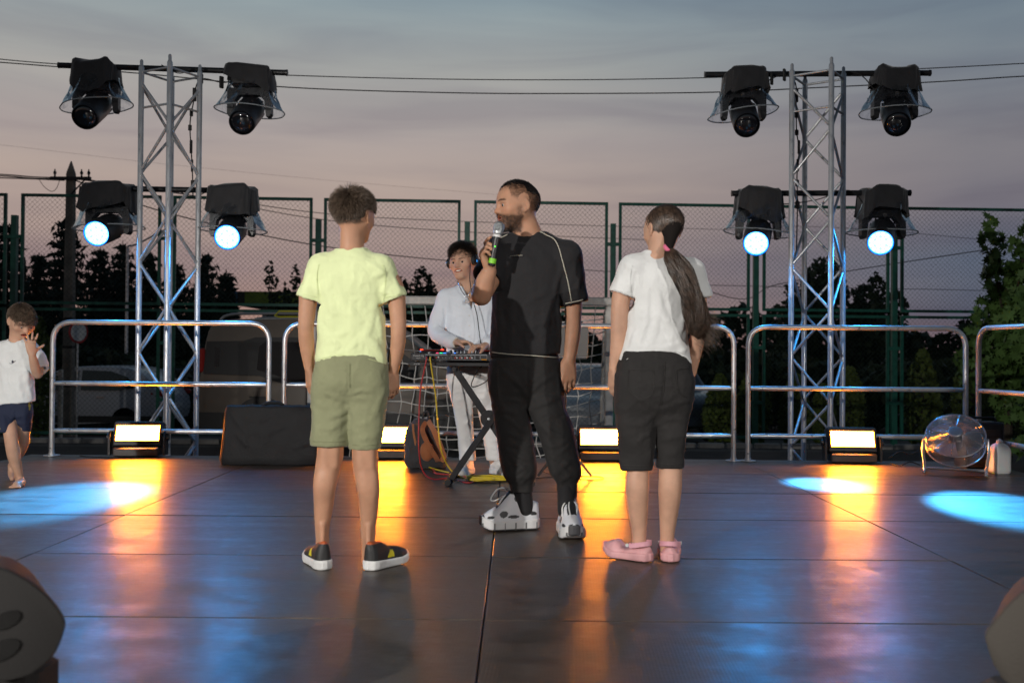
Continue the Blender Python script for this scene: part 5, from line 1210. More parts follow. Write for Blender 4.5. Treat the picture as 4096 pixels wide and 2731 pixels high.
    MB().tube([tie + .019 * (math.cos(a) * np.array((.75, 0, -.65)) + math.sin(a) * np.array((.3, .95, .3))) - np.asarray(root.location) for a in np.linspace(0, 2 * math.pi, 14, endpoint=False)], .0085, 8, closed=True).build('hair_tie', M['pink_band'], root)
    return root
M['hair_pony'] = material('dark_brown_hair', (0.070, 0.043, 0.028), .42, var=.6, vscale=50, spec=.6)
M['clog_strap'] = material('pink_foam_strap', (0.72, 0.36, 0.42), .6)
M['pink_band'] = material('pink_hair_band', (0.75, 0.16, 0.28), .8)
girl()

# ---------------------------------------------------------------- disc jockey in white
def disc_jockey():
    Y0 = 7.15; q = lambda px, py, dy=0.0: P(px, py, Y0 + dy)
    root = empty('person', (q(1900, 1890)[0], Y0, 0), 'smiling man in white shirt and white jeans behind the mixing desk', 'person')
    S = SDF(q(1690, 1910) - (0, .42, .02), q(2070, 955) + (0, .2, 0), .0058)
    hd = Head(q(1850, 1054), .245, (-.33, -.94, -.02), 5); nk = q(1876, 1160)
    hd.sculpt(S, nk, .062, male=1.0, smile=1.0, open_=.55, lid=.8)
    S.loft(pz(q, [(1140, 1835, 1920), (1180, 1800, 1960), (1300, 1800, 1965), (1420, 1800, 1960), (1500, 1800, 1970)], .58), .03)
    S.chain([(q(1785, 1190), .05), (q(1748, 1290, -.02), .045), (q(1740, 1330, -.05), .04), (q(1785, 1358, -.16), .036), (q(1822, 1370, -.235), .029)], .015)
    hand(S, q(1824, 1370, -.24), (.86, -.50, .0), (.0, -.25, -1), (-.5, -.86, 0), 1.02, (14, 26, 18), 4, topen=30)
    S.chain([(q(1970, 1195), .05), (q(2005, 1290, -.02), .045), (q(2005, 1335, -.06), .04), (q(1968, 1368, -.18), .036), (q(1945, 1380, -.26), .029)], .015)
    hand(S, q(1943, 1382, -.26), (-.72, -.66, -.12), (-.1, -.25, -1), (.66, -.72, 0), 1.02, (12, 24, 18), 4, topen=30)
    S.chain([(q(1840, 1520), .06), (q(1855, 1680), .055), (q(1868, 1810), .038), (q(1868, 1850, .02), .028)], .02); S.chain([(q(1935, 1520), .06), (q(1950, 1680), .055), (q(1970, 1810), .038), (q(1973, 1850, .02), .028)], .02)
    V, Q = S.mesh(); part_from('body', (V, Q), M['skin_pale'], root, hd.skin_cols(V, None, brow=(.07, .05, .04), open_=.55, lip_w=.135, lips=(.9, .48, .45))); hd.eyes(root, look=(-.15, .0))
    tb = MB(); tb.prism([(-.085 + .0 * i, 0) for i in (0,)] and [(-.085, .004), (-.05, -.012), (0, -.018), (.05, -.012), (.085, .004), (.06, .016), (0, .018), (-.06, .016)], -.012, .012, 'xz')
    me = tb.data('teeth', M['teeth'], False); me.transform(Matrix.Diagonal((hd.H * 1.05, hd.H, hd.H, 1))); me.transform(Matrix(hd.R.tolist()).to_4x4()); o = link_mesh('teeth', me, root); o.location = hd.w(0, .372, -.238) - np.asarray(root.location)
    # open-necked shirt
    T = SDF(q(1690, 1480) - (0, .42, 0), q(2070, 1090) + (0, .2, 0), .0055)
    T.loft(pz(q, [(1455, 1786, 1985), (1400, 1785, 1985), (1330, 1784, 1984), (1260, 1780, 1988), (1215, 1776, 1992), (1185, 1790, 1975, .6), (1160, 1825, 1935, .7), (1138, 1840, 1922, .8), (1120, 1846, 1918, .8)], .58), .02, 2.4)
    T.rc(q(1850, 1165), q(1785, 1192), .05, .062, .03); T.rc(q(1910, 1165), q(1972, 1196), .05, .062, .03)
    for ch in ([(q(1785, 1192), .066), (q(1752, 1280, -.02), .060), (q(1744, 1330, -.055), .056), (q(1785, 1358, -.165), .050), (q(1812, 1368, -.215), .046)], [(q(1972, 1196), .066), (q(2003, 1285, -.02), .060), (q(2004, 1335, -.065), .056), (q(1968, 1367, -.185), .05), (q(1952, 1376, -.235), .046)]):
        T.chain(ch, .02); a, b = ch[-2][0], ch[-1][0]; T.hem(b, b - a, .034, .02, .08); T.chain([(b - unit(b - a) * .035, .049), (b - unit(b - a) * .006, .049)], .004)
    vb, vt = q(1885, 1240, -.16), q(1878, 1135, -.12)          # V opening down the chest
    def vee(X, Y, Z):
        t = np.clip((Z - vb[2]) / (vt[2] - vb[2]), 0, 1.6); c = vb[0] + (vt[0] - vb[0]) * t
        return np.maximum(np.abs(X - c) - .052 * t, np.maximum(vb[2] - Z, Y - (Y0 - .04)))
    T.func(q(1820, 1250) - (0, .3, 0), q(1940, 1090) + (0, .1, 0), vee, .004, 'cut'); T.rc(nk + np.array((0, -.01, .06)), nk + np.array((-.01, -.02, .12)), .060, .066, .003, 'cut')
    T.creases([([(1800, 1200), (1815, 1260), (1800, 1330)], 8, 12), ([(1840, 1220), (1850, 1320), (1845, 1420)], 6, 16), ([(1885, 1245), (1880, 1340), (1878, 1440)], 4, 6), ([(1915, 1180), (1900, 1300), (1915, 1420)], 8, 14), ([(1950, 1230), (1940, 1330), (1950, 1420)], 8, 14), ([(1800, 1390), (1850, 1370)], 8, 12), ([(1940, 1390), (1900, 1360)], 8, 12), ([(1740, 1300), (1775, 1320)], 8, 9), ([(1738, 1335), (1778, 1338)], 8, 9), ([(1765, 1230), (1772, 1290)], 7, 10), ([(1770, 1350), (1785, 1375)], 6, 7), ([(1800, 1345), (1808, 1380)], 6, 7), ([(1810, 1150), (1800, 1200)], 8, 8), ([(1950, 1165), (1965, 1230)], 8, 9)])
    V, Q = T.mesh(); V = wrinkle(V, Q, .0035, 11, 61); sh = part_from('shirt', (V, Q), M['white_shirt'], root)
    for sx in (-1, 1):                                          # collar leaves
        a = nk + np.array((sx * .028, .045, .055)); b = nk + np.array((sx * .070, -.02, .030)); c = nk + np.array((sx * .046, -.085, -.055)); d = nk + np.array((sx * .098, -.052, -.042)); nn = np.array((sx * .004, -.008, .002))
        link_mesh('collar', MB().add([a, b, d, c, a + nn, b + nn, d + nn, c + nn], [(0, 1, 2, 3), (7, 6, 5, 4), (0, 4, 5, 1), (1, 5, 6, 2), (2, 6, 7, 3), (3, 7, 4, 0)]).data('collar', M['white_shirt'], False), sh).location = -np.asarray(root.location)
    for y in (1262, 1302, 1345, 1390): 
        c = surf(V, 1877, y, .003); MB().lathe([(.006, -.001), (.006, .001)], 10, c - np.asarray(root.location), rotm('X', 90)).build('button', M['sole_white'], sh)
    T = SDF(q(1760, 1870) - (0, .2, 0), q(2030, 1400) + (0, .2, 0), .0055)
    T.loft(pz(q, [(1410, 1800, 1975), (1460, 1790, 1982), (1510, 1786, 1985), (1545, 1792, 1980, .5), (1575, 1830, 1950, .3)], .62), .02, 2.4)
    T.loft(pz(q, [(1480, 1800, 1880), (1560, 1797, 1890), (1640, 1815, 1890), (1720, 1828, 1893), (1790, 1836, 1897), (1822, 1838, 1902), (1838, 1838, 1905)], .95), .03, 2.3)
    T.loft(pz(q, [(1480, 1900, 1980), (1560, 1895, 1984), (1640, 1912, 1986), (1720, 1930, 1990), (1790, 1940, 1998), (1822, 1944, 2004), (1840, 1946, 2006)], .95), .03, 2.3)
    rg = random.Random(17)
    for xl, xr, dx in ((1800, 1888, .16), (1897, 1983, .18)):
        for y in (1560, 1600, 1640, 1655, 1690, 1760, 1795, 1812, 1828):
            o_ = (y - 1540) * dx; s_ = rg.choice((-1, 1)) * rg.uniform(3, 14); T.crease([(xl + o_ + 8, y + s_), (xl + o_ + 40, y + rg.uniform(-3, 5)), (xr + o_ * .3 - 6, y - s_)], rg.uniform(5, 9), rg.uniform(7, 10))
    V, Q = T.mesh(); V = wrinkle(V, Q, .003, 12, 71); part_from('jeans', (V, Q), M['white_denim'], root)
    for heel, fw in ((q(1882, 1880, .05), (-.28, -.96, 0)), (q(1968, 1880, .04), (.66, -.75, 0))):
        heel[2] = 0; U = SDF(heel - (.3, .36, .01), heel + (.3, .2, .16), .005); Z = SDF(heel - (.3, .36, .01), heel + (.3, .2, .09), .005)
        hl, Rm = shoe(U, Z, heel, fw, .285, .10, .115, .040, .07)
        V, Q = U.mesh(); so = part_from('sneaker', (V, Q), M['sole_white'], root); V, Q = Z.mesh(); link_mesh('sole', mesh('sole', V - np.asarray(root.location), Q, M['sole_white']), so)
        lb = MB()
        for u_, w_ in ((.66, .086), (.60, .094), (.54, .103), (.48, .110)): lb.tube(smooth_path([hl + Rm @ np.array([sx * .026, u_ * .285, w_ + .004 - abs(sx) * .008]) for sx in (-1, 0, 1)], 3), .0035, 5)
        me = lb.data('laces', M['teeth'], True, None); me.transform(Matrix.Translation(-root.location)); link_mesh('laces', me, so)
    # wavy hair swept up
    kp = lambda l: (l[:, 2] > -.05 + .55 * np.clip(l[:, 1] + .02, 0, 1)) & (l[:, 1] < .34) & ~((np.abs(l[:, 0]) > .27) & (l[:, 2] < .14))
    r, n, l = scalp(hd, 5200, 71, kp); r = r + n * .003; up = np.clip((l[:, 2] - .1) / .3, 0, 1)
    strands('hair', root, M['hair_dark'], r, n * .9 + np.array((-.15, -.1, .35)) - hd.R[:, 1] * .1, .012 + .042 * up, .0010, 7, 1.1, .20, 1.7, 14)
    K = SDF(hd.c - .2, hd.c + .2, .006); K.ell(hd.w(0, -.07, .13), np.array((.356, .448, .390)) * hd.H, hd.R, 0); K.plane_cut(hd.w(0, .25, .3), hd.R @ np.array((0, 1, -.5))); K.plane_cut(hd.w(0, 0, 0.03), hd.R @ np.array((0, .6, -.8))); part_from('hair_cap', K.mesh(), M['cap_dark'], root)
    # chain with round pendant, bead bracelet, ring
    nl = np.asarray(root.location); pen = q(1867, 1199, -.155)
    ch = smooth_path([q(1832, 1128, -.085), q(1842, 1155, -.125), q(1857, 1178, -.150), pen + (0, 0, .02), q(1880, 1168, -.150), q(1893, 1145, -.125), q(1899, 1120, -.085)], 5)
    MB().tube(ch - nl, .0042, 6).build('necklace', M['chrome'], root, angle=None); MB().lathe([(.016, -.003), (.018, 0), (.016, .003)], 18, pen - nl + (0, -.004, -.012), rotm('X', 90)).build('pendant', M['chrome'], root)
    bw = q(1826, 1371, -.243); d = unit((.86, -.5, 0)); e = unit(np.cross(d, (0, 0, 1)))
    for a in np.linspace(0, 2 * math.pi, 18, endpoint=False): MB().lathe([(.001, -.0058), (.005, -.003), (.0058, 0), (.005, .003), (.001, .0058)], 8, bw + .034 * (math.cos(a) * e + math.sin(a) * np.array((.12, 0, 1))) - nl).build('bead', M['pearl'], root)
    # headphones worn over the hair
    hp = empty('headphones', tuple(hd.w(0, -.02, .1)), 'black headphones worn by the smiling man in white', 'headphones'); hl = np.asarray(hp.location)
    for sx in (-1, 1):
        B = np.stack([hd.R[:, 1], hd.R[:, 2] * sx, hd.R[:, 0] * sx], 1); c = hd.w(sx * .40, -.02, .055) - hl
        if np.linalg.det(B) < 0: B[:, 0] *= -1
        MB().lathe([(.030, -.020), (.038, -.016), (.040, -.004), (.036, .004)], 20, c, B).build('ear_pad', M['rubber'], hp)
        MB().lathe([(.036, .003), (.037, .014), (.030, .022), (.010, .025)], 20, c, B).build('ear_cup', M['gloss_black'], hp)
    band = [hd.w(.43 * math.sin(a), -.14 - .12 * math.cos(a) * .6, .08 + .42 * math.cos(a)) - hl for a in np.linspace(-1.6, 1.6, 15)]
    MB().tube(band, .009, 8).build('headband', M['gloss_black'], hp, angle=None)
    cd = smooth_path([q(1882, 1052, -.07) - hl, q(1880, 1085, -.10) - hl, q(1880, 1125, -.16) - hl, q(1892, 1200, -.18) - hl, q(1908, 1260, -.18) - hl, q(1917, 1330, -.20) - hl, q(1925, 1385, -.28) - hl], 6)
    MB().tube(cd, .0032, 6).build('cable', M['rubber'], hp, angle=None)
    return root
M['pearl'] = material('pearl_bead', (0.68, 0.62, 0.52), .3)
M['gloss_black'] = material('glossy_black_plastic', (0.012, 0.012, 0.014), .18)
disc_jockey()

# ---------------------------------------------------------------- small barefoot boy at the left edge
def small_boy():
    Y0 = 6.36; q = lambda px, py, dy=0.0: P(px, py, Y0 + dy)
    root = empty('person', (q(85, 1940)[0], Y0, 0), 'small barefoot boy in white t-shirt raising a spread hand to his mouth', 'person')
    S = SDF(q(-130, 1965) - (0, .36, .03), q(215, 1180) + (0, .42, 0), .0055)
    hd = Head(q(86, 1286), .212, (.70, -.52, -.56), 0); nk = q(66, 1378, .02)
    hd.sculpt(S, nk, .046, male=.72, smile=.9, open_=.7, round_=1, lid=1.1)
    S.loft(pz(q, [(1375, 35, 100), (1420, 5, 120), (1520, 8, 115), (1620, 8, 112), (1670, 8, 112)], .62), .03)
    S.chain([(q(125, 1405), .036), (q(150, 1450, -.03), .034), (q(153, 1492, -.07), .031), (q(146, 1490, -.09), .030), (q(136, 1450, -.14), .028), (q(128, 1418, -.17), .021)], .012)
    hand(S, q(128, 1416, -.17), (-.12, -.06, 1), (-.55, .75, .1), (.75, .5, 0), .80, (6, 10, 8), 15, topen=62, tcurl=(-14, -12), sidebias=6)
    S.chain([(q(0, 1410), .036), (q(-40, 1480, .02), .032), (q(-45, 1540, -.02), .028), (q(-30, 1600, -.05), .020)], .012); hand(S, q(-30, 1600, -.05), (.1, -.2, -1), (1, .2, 0), (0, -1, 0), .66, (10, 20, 14), 5)
    S.chain([(q(35, 1660), .045), (q(40, 1715, -.07), .043), (q(46, 1765, -.08), .041), (q(55, 1820, -.06), .040), (q(68, 1870, -.03), .031), (q(77, 1905, -.01), .025), (q(80, 1925, -.0), .026)], .014)
    fa = G(86, 1943); S.chain([(q(80, 1925, 0), .027), (fa + (.0, .0, .024), .026), (fa + (.01, -.075, .018), .026), (fa + (.014, -.10, .014), .020)], .012)
    for i in range(5): S.rc(fa + ((i - 2) * .0135 + .014, -.100, .011), fa + ((i - 2) * .0150 + .016, -.130 + abs(i - 1.2) * .006, .009), .0082, .0072, .005)
    S.chain([(q(85, 1660), .045), (q(92, 1720, .02), .040), (q(92, 1765, .08), .040), (q(78, 1805, .18), .037), (q(58, 1845, .28), .027), (q(48, 1862, .31), .025)], .014)
    S.chain([(q(48, 1862, .31), .024), (q(45, 1895, .29), .021), (q(50, 1915, .24), .016)], .01)
    V, Q = S.mesh(); part_from('body', (V, Q), M['skin_pale'], root, hd.skin_cols(V, None, brow=(.12, .08, .05), open_=.7, lip_w=.125, lips=(.9, .32, .28))); hd.eyes(root, look=(.1, -.5))
    T = SDF(q(-130, 1650) - (0, .3, 0), q(215, 1320) + (0, .24, 0), .005)
    T.loft(pz(q, [(1640, -22, 136), (1600, -20, 138), (1540, -14, 132), (1470, -8, 128), (1420, -4, 128), (1395, 14, 112, .6), (1372, 34, 98, .75), (1358, 38, 94, .8)], .62), .025, 2.3)
    a, b = q(118, 1402), q(160, 1482, -.055); T.rc(q(85, 1385), a, .042, .052, .03); T.chain([(a, .058), (q(146, 1440, -.02), .060), (b, .056)], .03); T.hem(b, b - a, .040, .02, .075)
    a, b = q(8, 1405), q(-38, 1500, .0); T.rc(q(48, 1385), a, .042, .052, .03); T.rc(a, b, .058, .056, .03); T.hem(b, b - a, .04, .02, .075)
    def hemf(X, Y, Z): return Z - (q(60, 1612)[2] + .10 * (X - q(60, 1612)[0])) + 0 * Y
    T.func(q(-140, 1660) - (0, .3, 0), q(215, 1570) + (0, .3, 0), hemf, 0, 'cut'); T.rc(nk + np.array((.012, -.03, .05)), nk + np.array((.02, -.05, .12)), .050, .056, .003, 'cut')
    T.creases([([(35, 1490), (50, 1550), (70, 1605)], 12, 11), ([(70, 1490), (78, 1550), (92, 1600)], 11, 11), ([(105, 1450), (108, 1520), (120, 1580)], 11, 11), ([(10, 1480), (20, 1560), (40, 1600)], 9, 12), ([(118, 1430), (105, 1470), (100, 1500)], 10, 9), ([(0, 1440), (30, 1470)], 8, 12), ([(90, 1420), (60, 1460)], 6, 12), ([(130, 1540), (112, 1560)], 9, 9), ([(150, 1430), (158, 1475)], 7, 8)])
    V, Q = T.mesh(); V = wrinkle(V, Q, .004, 11, 81); sh = part_from('shirt', (V, Q), M['white_cotton'], root)
    st = []
    for k in range(10): rr = (13, 5)[k % 2]; st.append((50 + rr * math.sin(k * math.pi / 5) * .55, 1446 - rr * math.cos(k * math.pi / 5) * .55))
    pts = [surf(V, x, y, .003) for x, y in st]; c0 = np.mean(pts, 0); MB().add([c0 + (0, -.001, 0)] + pts, [(0, (i + 1) % 10 + 1, i + 1) for i in range(10)]).build('star_print', M['navy_print'], sh, False, loc=tuple(-np.asarray(root.location)))
    seam('orbit_print', V, [(38, 1452), (44, 1454), (54, 1449), (62, 1442)], .0012, M['navy_print'], root).parent = sh
    T = SDF(q(-60, 1745) - (0, .25, 0), q(160, 1570) + (0, .25, 0), .005)
    T.loft(pz(q, [(1585, 0, 120), (1620, -4, 122), (1660, -5, 122), (1685, 10, 110, .4)], .66), .02, 2.3)
    T.loft(pz(q, [(1630, 0, 60, .95, -.02), (1690, -4, 72, .95, -.06), (1722, -2, 74, .95, -.07)], .95), .03, 2.3); T.loft(pz(q, [(1630, 60, 118, .95), (1690, 58, 117, .95, .01), (1724, 66, 114, .95, .02)], .95), .03, 2.3)
    T.creases([([(55, 1640), (40, 1700)], 9, 10), ([(95, 1640), (100, 1715)], 8, 9), ([(10, 1660), (25, 1715)], 8, 9), ([(60, 1650), (66, 1720)], -8, 6)])
    V, Q = T.mesh(); V = wrinkle(V, Q, .004, 14, 91); nv = np.tile(np.array((.012, .018, .045)), (len(V), 1)); nn = fbm(V * (9, 9, 16), 4, 1); nv[nn > .68] = (.42, .30, .03); part_from('shorts', (V, Q), M['navy_cotton'], root, nv)
    kp = lambda l: (l[:, 2] > -.12 + .58 * np.clip(l[:, 1] + .10, 0, 1)) & (l[:, 1] < .40) & ~((np.abs(l[:, 0]) > .27) & (l[:, 2] < .14) & (l[:, 1] > -.22))
    r, n, l = scalp(hd, 5200, 41, kp); r = r + n * .004; fr = np.clip(l[:, 1] + .2, 0, 1)[:, None]; cr = hd.w(0, -.3, .42); aw = r - cr; aw /= np.linalg.norm(aw, axis=1, keepdims=True)
    strands('hair', root, M['hair_brown'], r, n * .25 + aw * 1.0 + np.array((0, 0, .1)), .016 + .020 * fr[:, 0], .0010, 4, .5, .10, .0, 15)
    K = SDF(hd.c - .2, hd.c + .2, .006); K.ell(hd.w(0, -.07, .13), np.array((.358, .45, .392)) * hd.H, hd.R, 0); K.ell(hd.w(0, .06, .12), np.array((.335, .375, .385)) * hd.H, hd.R, .01); K.plane_cut(hd.w(0, .36, .2), hd.R @ np.array((0, 1, -.25))); K.plane_cut(hd.w(0, .0, .0), hd.R @ np.array((0, .5, -.85))); part_from('hair_cap', K.mesh(), M['cap_brown'], root)
    return root
M['navy_print'] = material('navy_print', (0.02, 0.025, 0.05), .8)
small_boy()
# ================================================================ MIXING DESK
YD = 6.74
dk0 = P(1642, 1443, YD); sh0 = P(1634, 1463, YD)
DW = 0.70
def txt(body, size, mat, parent, loc, rot=(R_(90), 0, 0), align='CENTER'):
    me = text_mesh(body, size, .0004, align); me.materials.append(mat); return link_mesh('lettering', me, parent, loc, rot)
M['label_white'] = material('printed_white', (0.62, 0.62, 0.62), .6)
M['grey_panel'] = material('grey_print_line', (0.30, 0.31, 0.33), .5)
M['rca_red'] = material('red_socket', (0.5, 0.03, 0.02), .4)
M['led_red'] = emitter('red_led', (1.0, 0.03, 0.01), 9.0); M['led_green'] = emitter('green_led', (0.05, 1.0, 0.35), 2.5); M['led_blue'] = emitter('blue_pad_led', (0.05, 0.25, 1.0), 3.0); M['led_pink'] = emitter('pink_led', (1.0, 0.08, 0.2), 2.0)
def desk():
    b = dk0; H = .054; t = empty('dj_controller', (b[0] + DW / 2, YD + .19, b[2]), 'black two-deck mixing controller with sockets on its rear panel', 'dj controller')
    MB().box((0, 0, H / 2), (DW, .38, H), bev=.006).build('body', M['black_plastic'], t)
    for x in (-.215, .215):                                    # jog wheels with red rings
        j = MB().lathe([(.10, 0), (.10, .010), (.094, .022), (.088, .026), (.02, .027)], 36, (x, .02, H)).build('jog_wheel', M['gloss_black'], t)
        MB().lathe([(.0965, .0225), (.0975, .0205), (.0985, .0185)], 36, (x, .02, H), cap0=False, cap1=False).build('light_ring', M['led_red_soft'], j)
        for a in (40, 140): MB().box((x + .095 * math.cos(R_(a + 180)), .02 + .095 * math.sin(R_(a + 180)), H + .024), (.020, .008, .005)).build('red_light', M['led_red'], j, False)
    for i, m in enumerate(('led_pink', 'led_green', 'led_blue')): MB().box((-.165 + i * .025, -.183, H + .002), (.019, .008, .004)).build('pad_light', M[m], t, False)
    MB().box((-.045, -.183, H + .002), (.010, .008, .004)).build('pad_light', M['led_blue'], t, False)
    for i, x in enumerate((-.075, -.045, -.022, .006, .032, .058, .084, .110)):
        MB().lathe([(.010, 0), (.010, .018), (.008, .022)], 12, (x, -.14 + .02 * (i % 3), H)).build('knob', M['black_plastic'], t)
    for x in (-.325, -.318): MB().box((x, -.12, H + .01), (.004, .004, .022)).build('antenna_stub', M['black_metal'], t, False)
    fy = -.191                                                  # the rear panel faces the camera
    txt('Pioneer DJ', .0165, M['label_white'], t, (-.295, fy, .036)); txt('serato', .012, M['label_white'], t, (-.297, fy, .021))
    def frame(x0, x1):
        for z in (.010, .046): MB().box(((x0 + x1) / 2, fy, z), (x1 - x0, .001, .0016)).build('panel_line', M['grey_panel'], t, False)
        for x in (x0, x1): MB().box((x, fy, .028), (.0014, .001, .036)).build('panel_line', M['grey_panel'], t, False)
        MB().box(((x0 + x1) / 2, fy, .0435), (x1 - x0, .0009, .004)).build('panel_line', M['grey_panel'], t, False)
    for x0, x1 in ((-.245, -.135), (-.135, -.098), (-.070, .093), (.097, .130), (.134, .178)): frame(x0, x1)
    for x in (-.012, .022): MB().box((x, fy, .026), (.0012, .001, .032)).build('panel_line', M['grey_panel'], t, False)
    def jack(x, z, m, r=.0055): MB().lathe([(r, -.001), (r, .006), (r * .5, .008)], 12, (x, fy, z), rotm('X', 90)).build('socket', m, t)
    for x in (-.042, -.008, .028, .062): jack(x, .022, M['rca_red']); jack(x + .013, .023, M['label_white']); jack(x + .006, .033, M['label_white'], .0025)
    jack(-.170, .024, M['rca_red']); jack(-.157, .027, M['label_white'])
    for x in (-.127, -.107): jack(x, .024, M['chrome'])
    jack(.113, .026, M['rubber'], .011); jack(-.080, .022, M['chrome'], .005)
    for x, m in ((-.236, 'xlr_red'), (-.206, 'xlr_yellow')): MB().lathe([(.010, 0), (.010, .035), (.006, .045)], 12, (x, fy, .032), rotm('X', 100)).build('plug', M['black_metal'], t)
    MB().tube([(.140, fy - .006, .013), (.178, fy - .008, .011)], .004, 8).build('plug', M['brass'], t)
    return t
M['led_red_soft'] = emitter('red_ring_led', (1.0, 0.05, 0.02), .12)
M['brass'] = material('orange_plug', (0.75, 0.32, 0.04), .4, .3)
desk()
def x_stand():
    s = sh0; top = s[2]; t = empty('keyboard_stand', (s[0] + .36, YD + .18, 0), 'black folding cross-legged stand carrying the mixing controller', 'stand')
    x0 = t.location[0]; L = lambda p: p - np.asarray(t.location)
    MB().box((s[0] + .36 - x0, -.002, top + .013), (.72, .37, .026), bev=.003).build('shelf', M['black_metal'], t)
    txt('VEVOR', .014, M['label_white'], t, (s[0] + .058 - x0, -.1885, top + .013))
    a0, a1 = P(1822, 1470, YD), P(2125, 1925, YD); b0, b1 = P(1800, 1918, YD), P(2108, 1470, YD)
    for p, q_, dy in ((a0, a1, .03), (b0, b1, -.0)):
        d = unit(q_ - p); ang = math.degrees(math.atan2(d[2], d[0])); m = (p + q_) / 2
        for yy in (dy,): MB().box(L(m) + np.array((0, -.17 + yy + .0, 0)) + (0, .0, 0), (np.linalg.norm(q_ - p), .024, .044), rotm('Y', -ang), bev=.004).build('leg', M['black_metal'], t)
    c = P(1958, 1668, YD); MB().lathe([(.058, -.012), (.058, .012)], 24, L(c) + (0, -.155, 0), rotm('X', 90)).build('lock_disc', M['black_plastic'], t); MB().lathe([(.010, 0), (.010, .006), (.004, .009)], 10, L(c) + (0, -.184, 0), rotm('X', 90)).build('bolt', M['alu'], t)
    for p in (b0, a1):
        f = L(p).copy(); f[2] = .022; MB().tube([f + (0, -.22, 0), f + (0, .20, 0)], .017, 12).build('foot', M['black_metal'], t)
        for yy in (-.26, .20): MB().tube([f + (0, yy, 0), f + (0, yy + .06, 0)], .022, 14).build('foot_cap', M['rubber'], t)
    for p in (a0, b1):
        f = L(p).copy(); f[2] = top - .018; MB().tube([f + (0, -.17, 0), f + (0, .17, 0)], .016, 10).build('support', M['black_metal'], t)
x_stand()
def laptop():
    c = P(2262, 1432, 6.95); t = empty('laptop', tuple(c), 'laptop half hidden behind the man in black, lid seen from behind', 'laptop')
    MB().box((0, .12, .01), (.32, .22, .016), bev=.004).build('keyboard_base', M['alu'], t)
    MB().box((0, -.035, .115), (.32, .008, .215), rotm('X', 16), bev=.003).build('lid', M['laptop_lid'], t)
    st = empty('laptop_stand', (c[0], c[1] + .1, 0), 'slim stand holding the laptop behind the man in black', 'stand')
    MB().box((0, 0, c[2] - .004), (.30, .24, .008)).build('tray', M['black_metal'], st, False); MB().tube([(0, 0, .02), (0, 0, c[2] - .008)], .014, 10).build('pole', M['black_metal'], st)
    for a in (90, 210, 330): MB().tube([(0, 0, .25), (.22 * math.cos(R_(a)), .22 * math.sin(R_(a)), .015)], .010, 8).build('leg', M['black_metal'], st)
M['laptop_lid'] = material('grey_laptop_lid', (0.30, 0.29, 0.28), .4, .6)
laptop()

# ================================================================ CABLES
M['xlr_red'] = material('red_cable', (0.42, 0.03, 0.03), .45); M['xlr_yellow'] = material('yellow_cable', (0.62, 0.46, 0.02), .45)
def cable(name, pts, r, mat, label, extra=(), cat='cable'):
    pts = [np.asarray(p, float) for p in pts]; base = pts[-1]; t = empty(name, tuple(base), label, cat)
    MB().tube(smooth_path(pts, 8) - base, r, 8).build('lead', mat, t, angle=None)
    for e in extra: MB().tube(smooth_path(e, 6) - base, r, 8).build('coil', mat, t, angle=None)
    return t
def coil(c, rx, ry, n, z, seed, tw=0.0):
    q = random.Random(seed); pts = []
    for i in range(n * 12):
        a = 2 * math.pi * i / 12; k = 1 + q.uniform(-.05, .05); j = i // 12
        pts.append((c[0] + rx * (1 - .07 * (j % 3)) * k * math.cos(a + tw * j), c[1] + ry * (1 - .09 * (j % 4)) * k * math.sin(a + tw * j), z + .004 * (j % 4) + q.uniform(0, .004)))
    return pts
cc = G(1955, 1922)
plug_r = np.array((dk0[0] + DW / 2 - .236, YD - .045, dk0[2] + .028)); plug_y = plug_r + (.030, 0, 0)
cable('red_cable', [plug_r, plug_r + (0, -.02, -.03), P(1682, 1560, YD - .05), P(1675, 1700, YD - .06), P(1676, 1800, YD - .06), P(1690, 1880, 6.75), G(1730, 1915, .006), G(1800, 1912, .006), G(1870, 1930, .006), cc + (-.06, 0, .008)], .0052, M['xlr_red'], 'red cable hanging from the controller and running to a coil on the floor', [coil(cc + (.02, .03, 0), .14, .06, 4, .008, 3, .1), [G(1905, 1917, .006), G(1840, 1902, .006), G(1745, 1893, .006), G(1738, 1882, .006), G(1712, 1860, .006), G(1700, 1850, .006)]])
cable('yellow_cable', [plug_y, plug_y + (0, -.02, -.03), P(1742, 1580, YD - .06), P(1752, 1700, YD - .07), P(1765, 1800, YD - .08), P(1790, 1860, 6.72), P(1822, 1895, 6.66), G(1860, 1912, .012), G(1905, 1922, .014), cc + (.05, -.05, .016)], .0052, M['xlr_yellow'], 'yellow cable hanging from the controller beside the red one, ending in a loose coil', [coil(cc, .16, .075, 5, .014, 5, .12), coil(cc + (-.03, -.07, 0), .075, .045, 2, .018, 8, .3), [G(1905, 1919, .012), G(1850, 1898, .010), G(1800, 1890, .010), G(1742, 1876, .010), G(1704, 1862, .010), G(1712, 1850, .010)]])
cable('black_cable', [G(2040, 1905, .004), G(2120, 1912, .004), G(2200, 1908, .004), G(2290, 1912, .004), G(2360, 1918, .004), G(2412, 1914, .004), G(2395, 1905, .004), G(2300, 1903, .004), G(2200, 1895, .004), G(2170, 1880, .004), G(2190, 1866, .004), G(2260, 1858, .004)], .003, M['rubber'], 'thin black cable looping on the floor behind the man in black')
cable('black_cable', [P(1930, 1462, 6.9), P(1905, 1490, 6.9), P(1885, 1540, 6.85), P(1905, 1545, 6.8), P(1950, 1520, 6.8), P(1962, 1480, 6.85), P(1945, 1462, 6.9)], .0035, M['rubber'], 'thin black cable dangling under the controller in front of the white jeans')
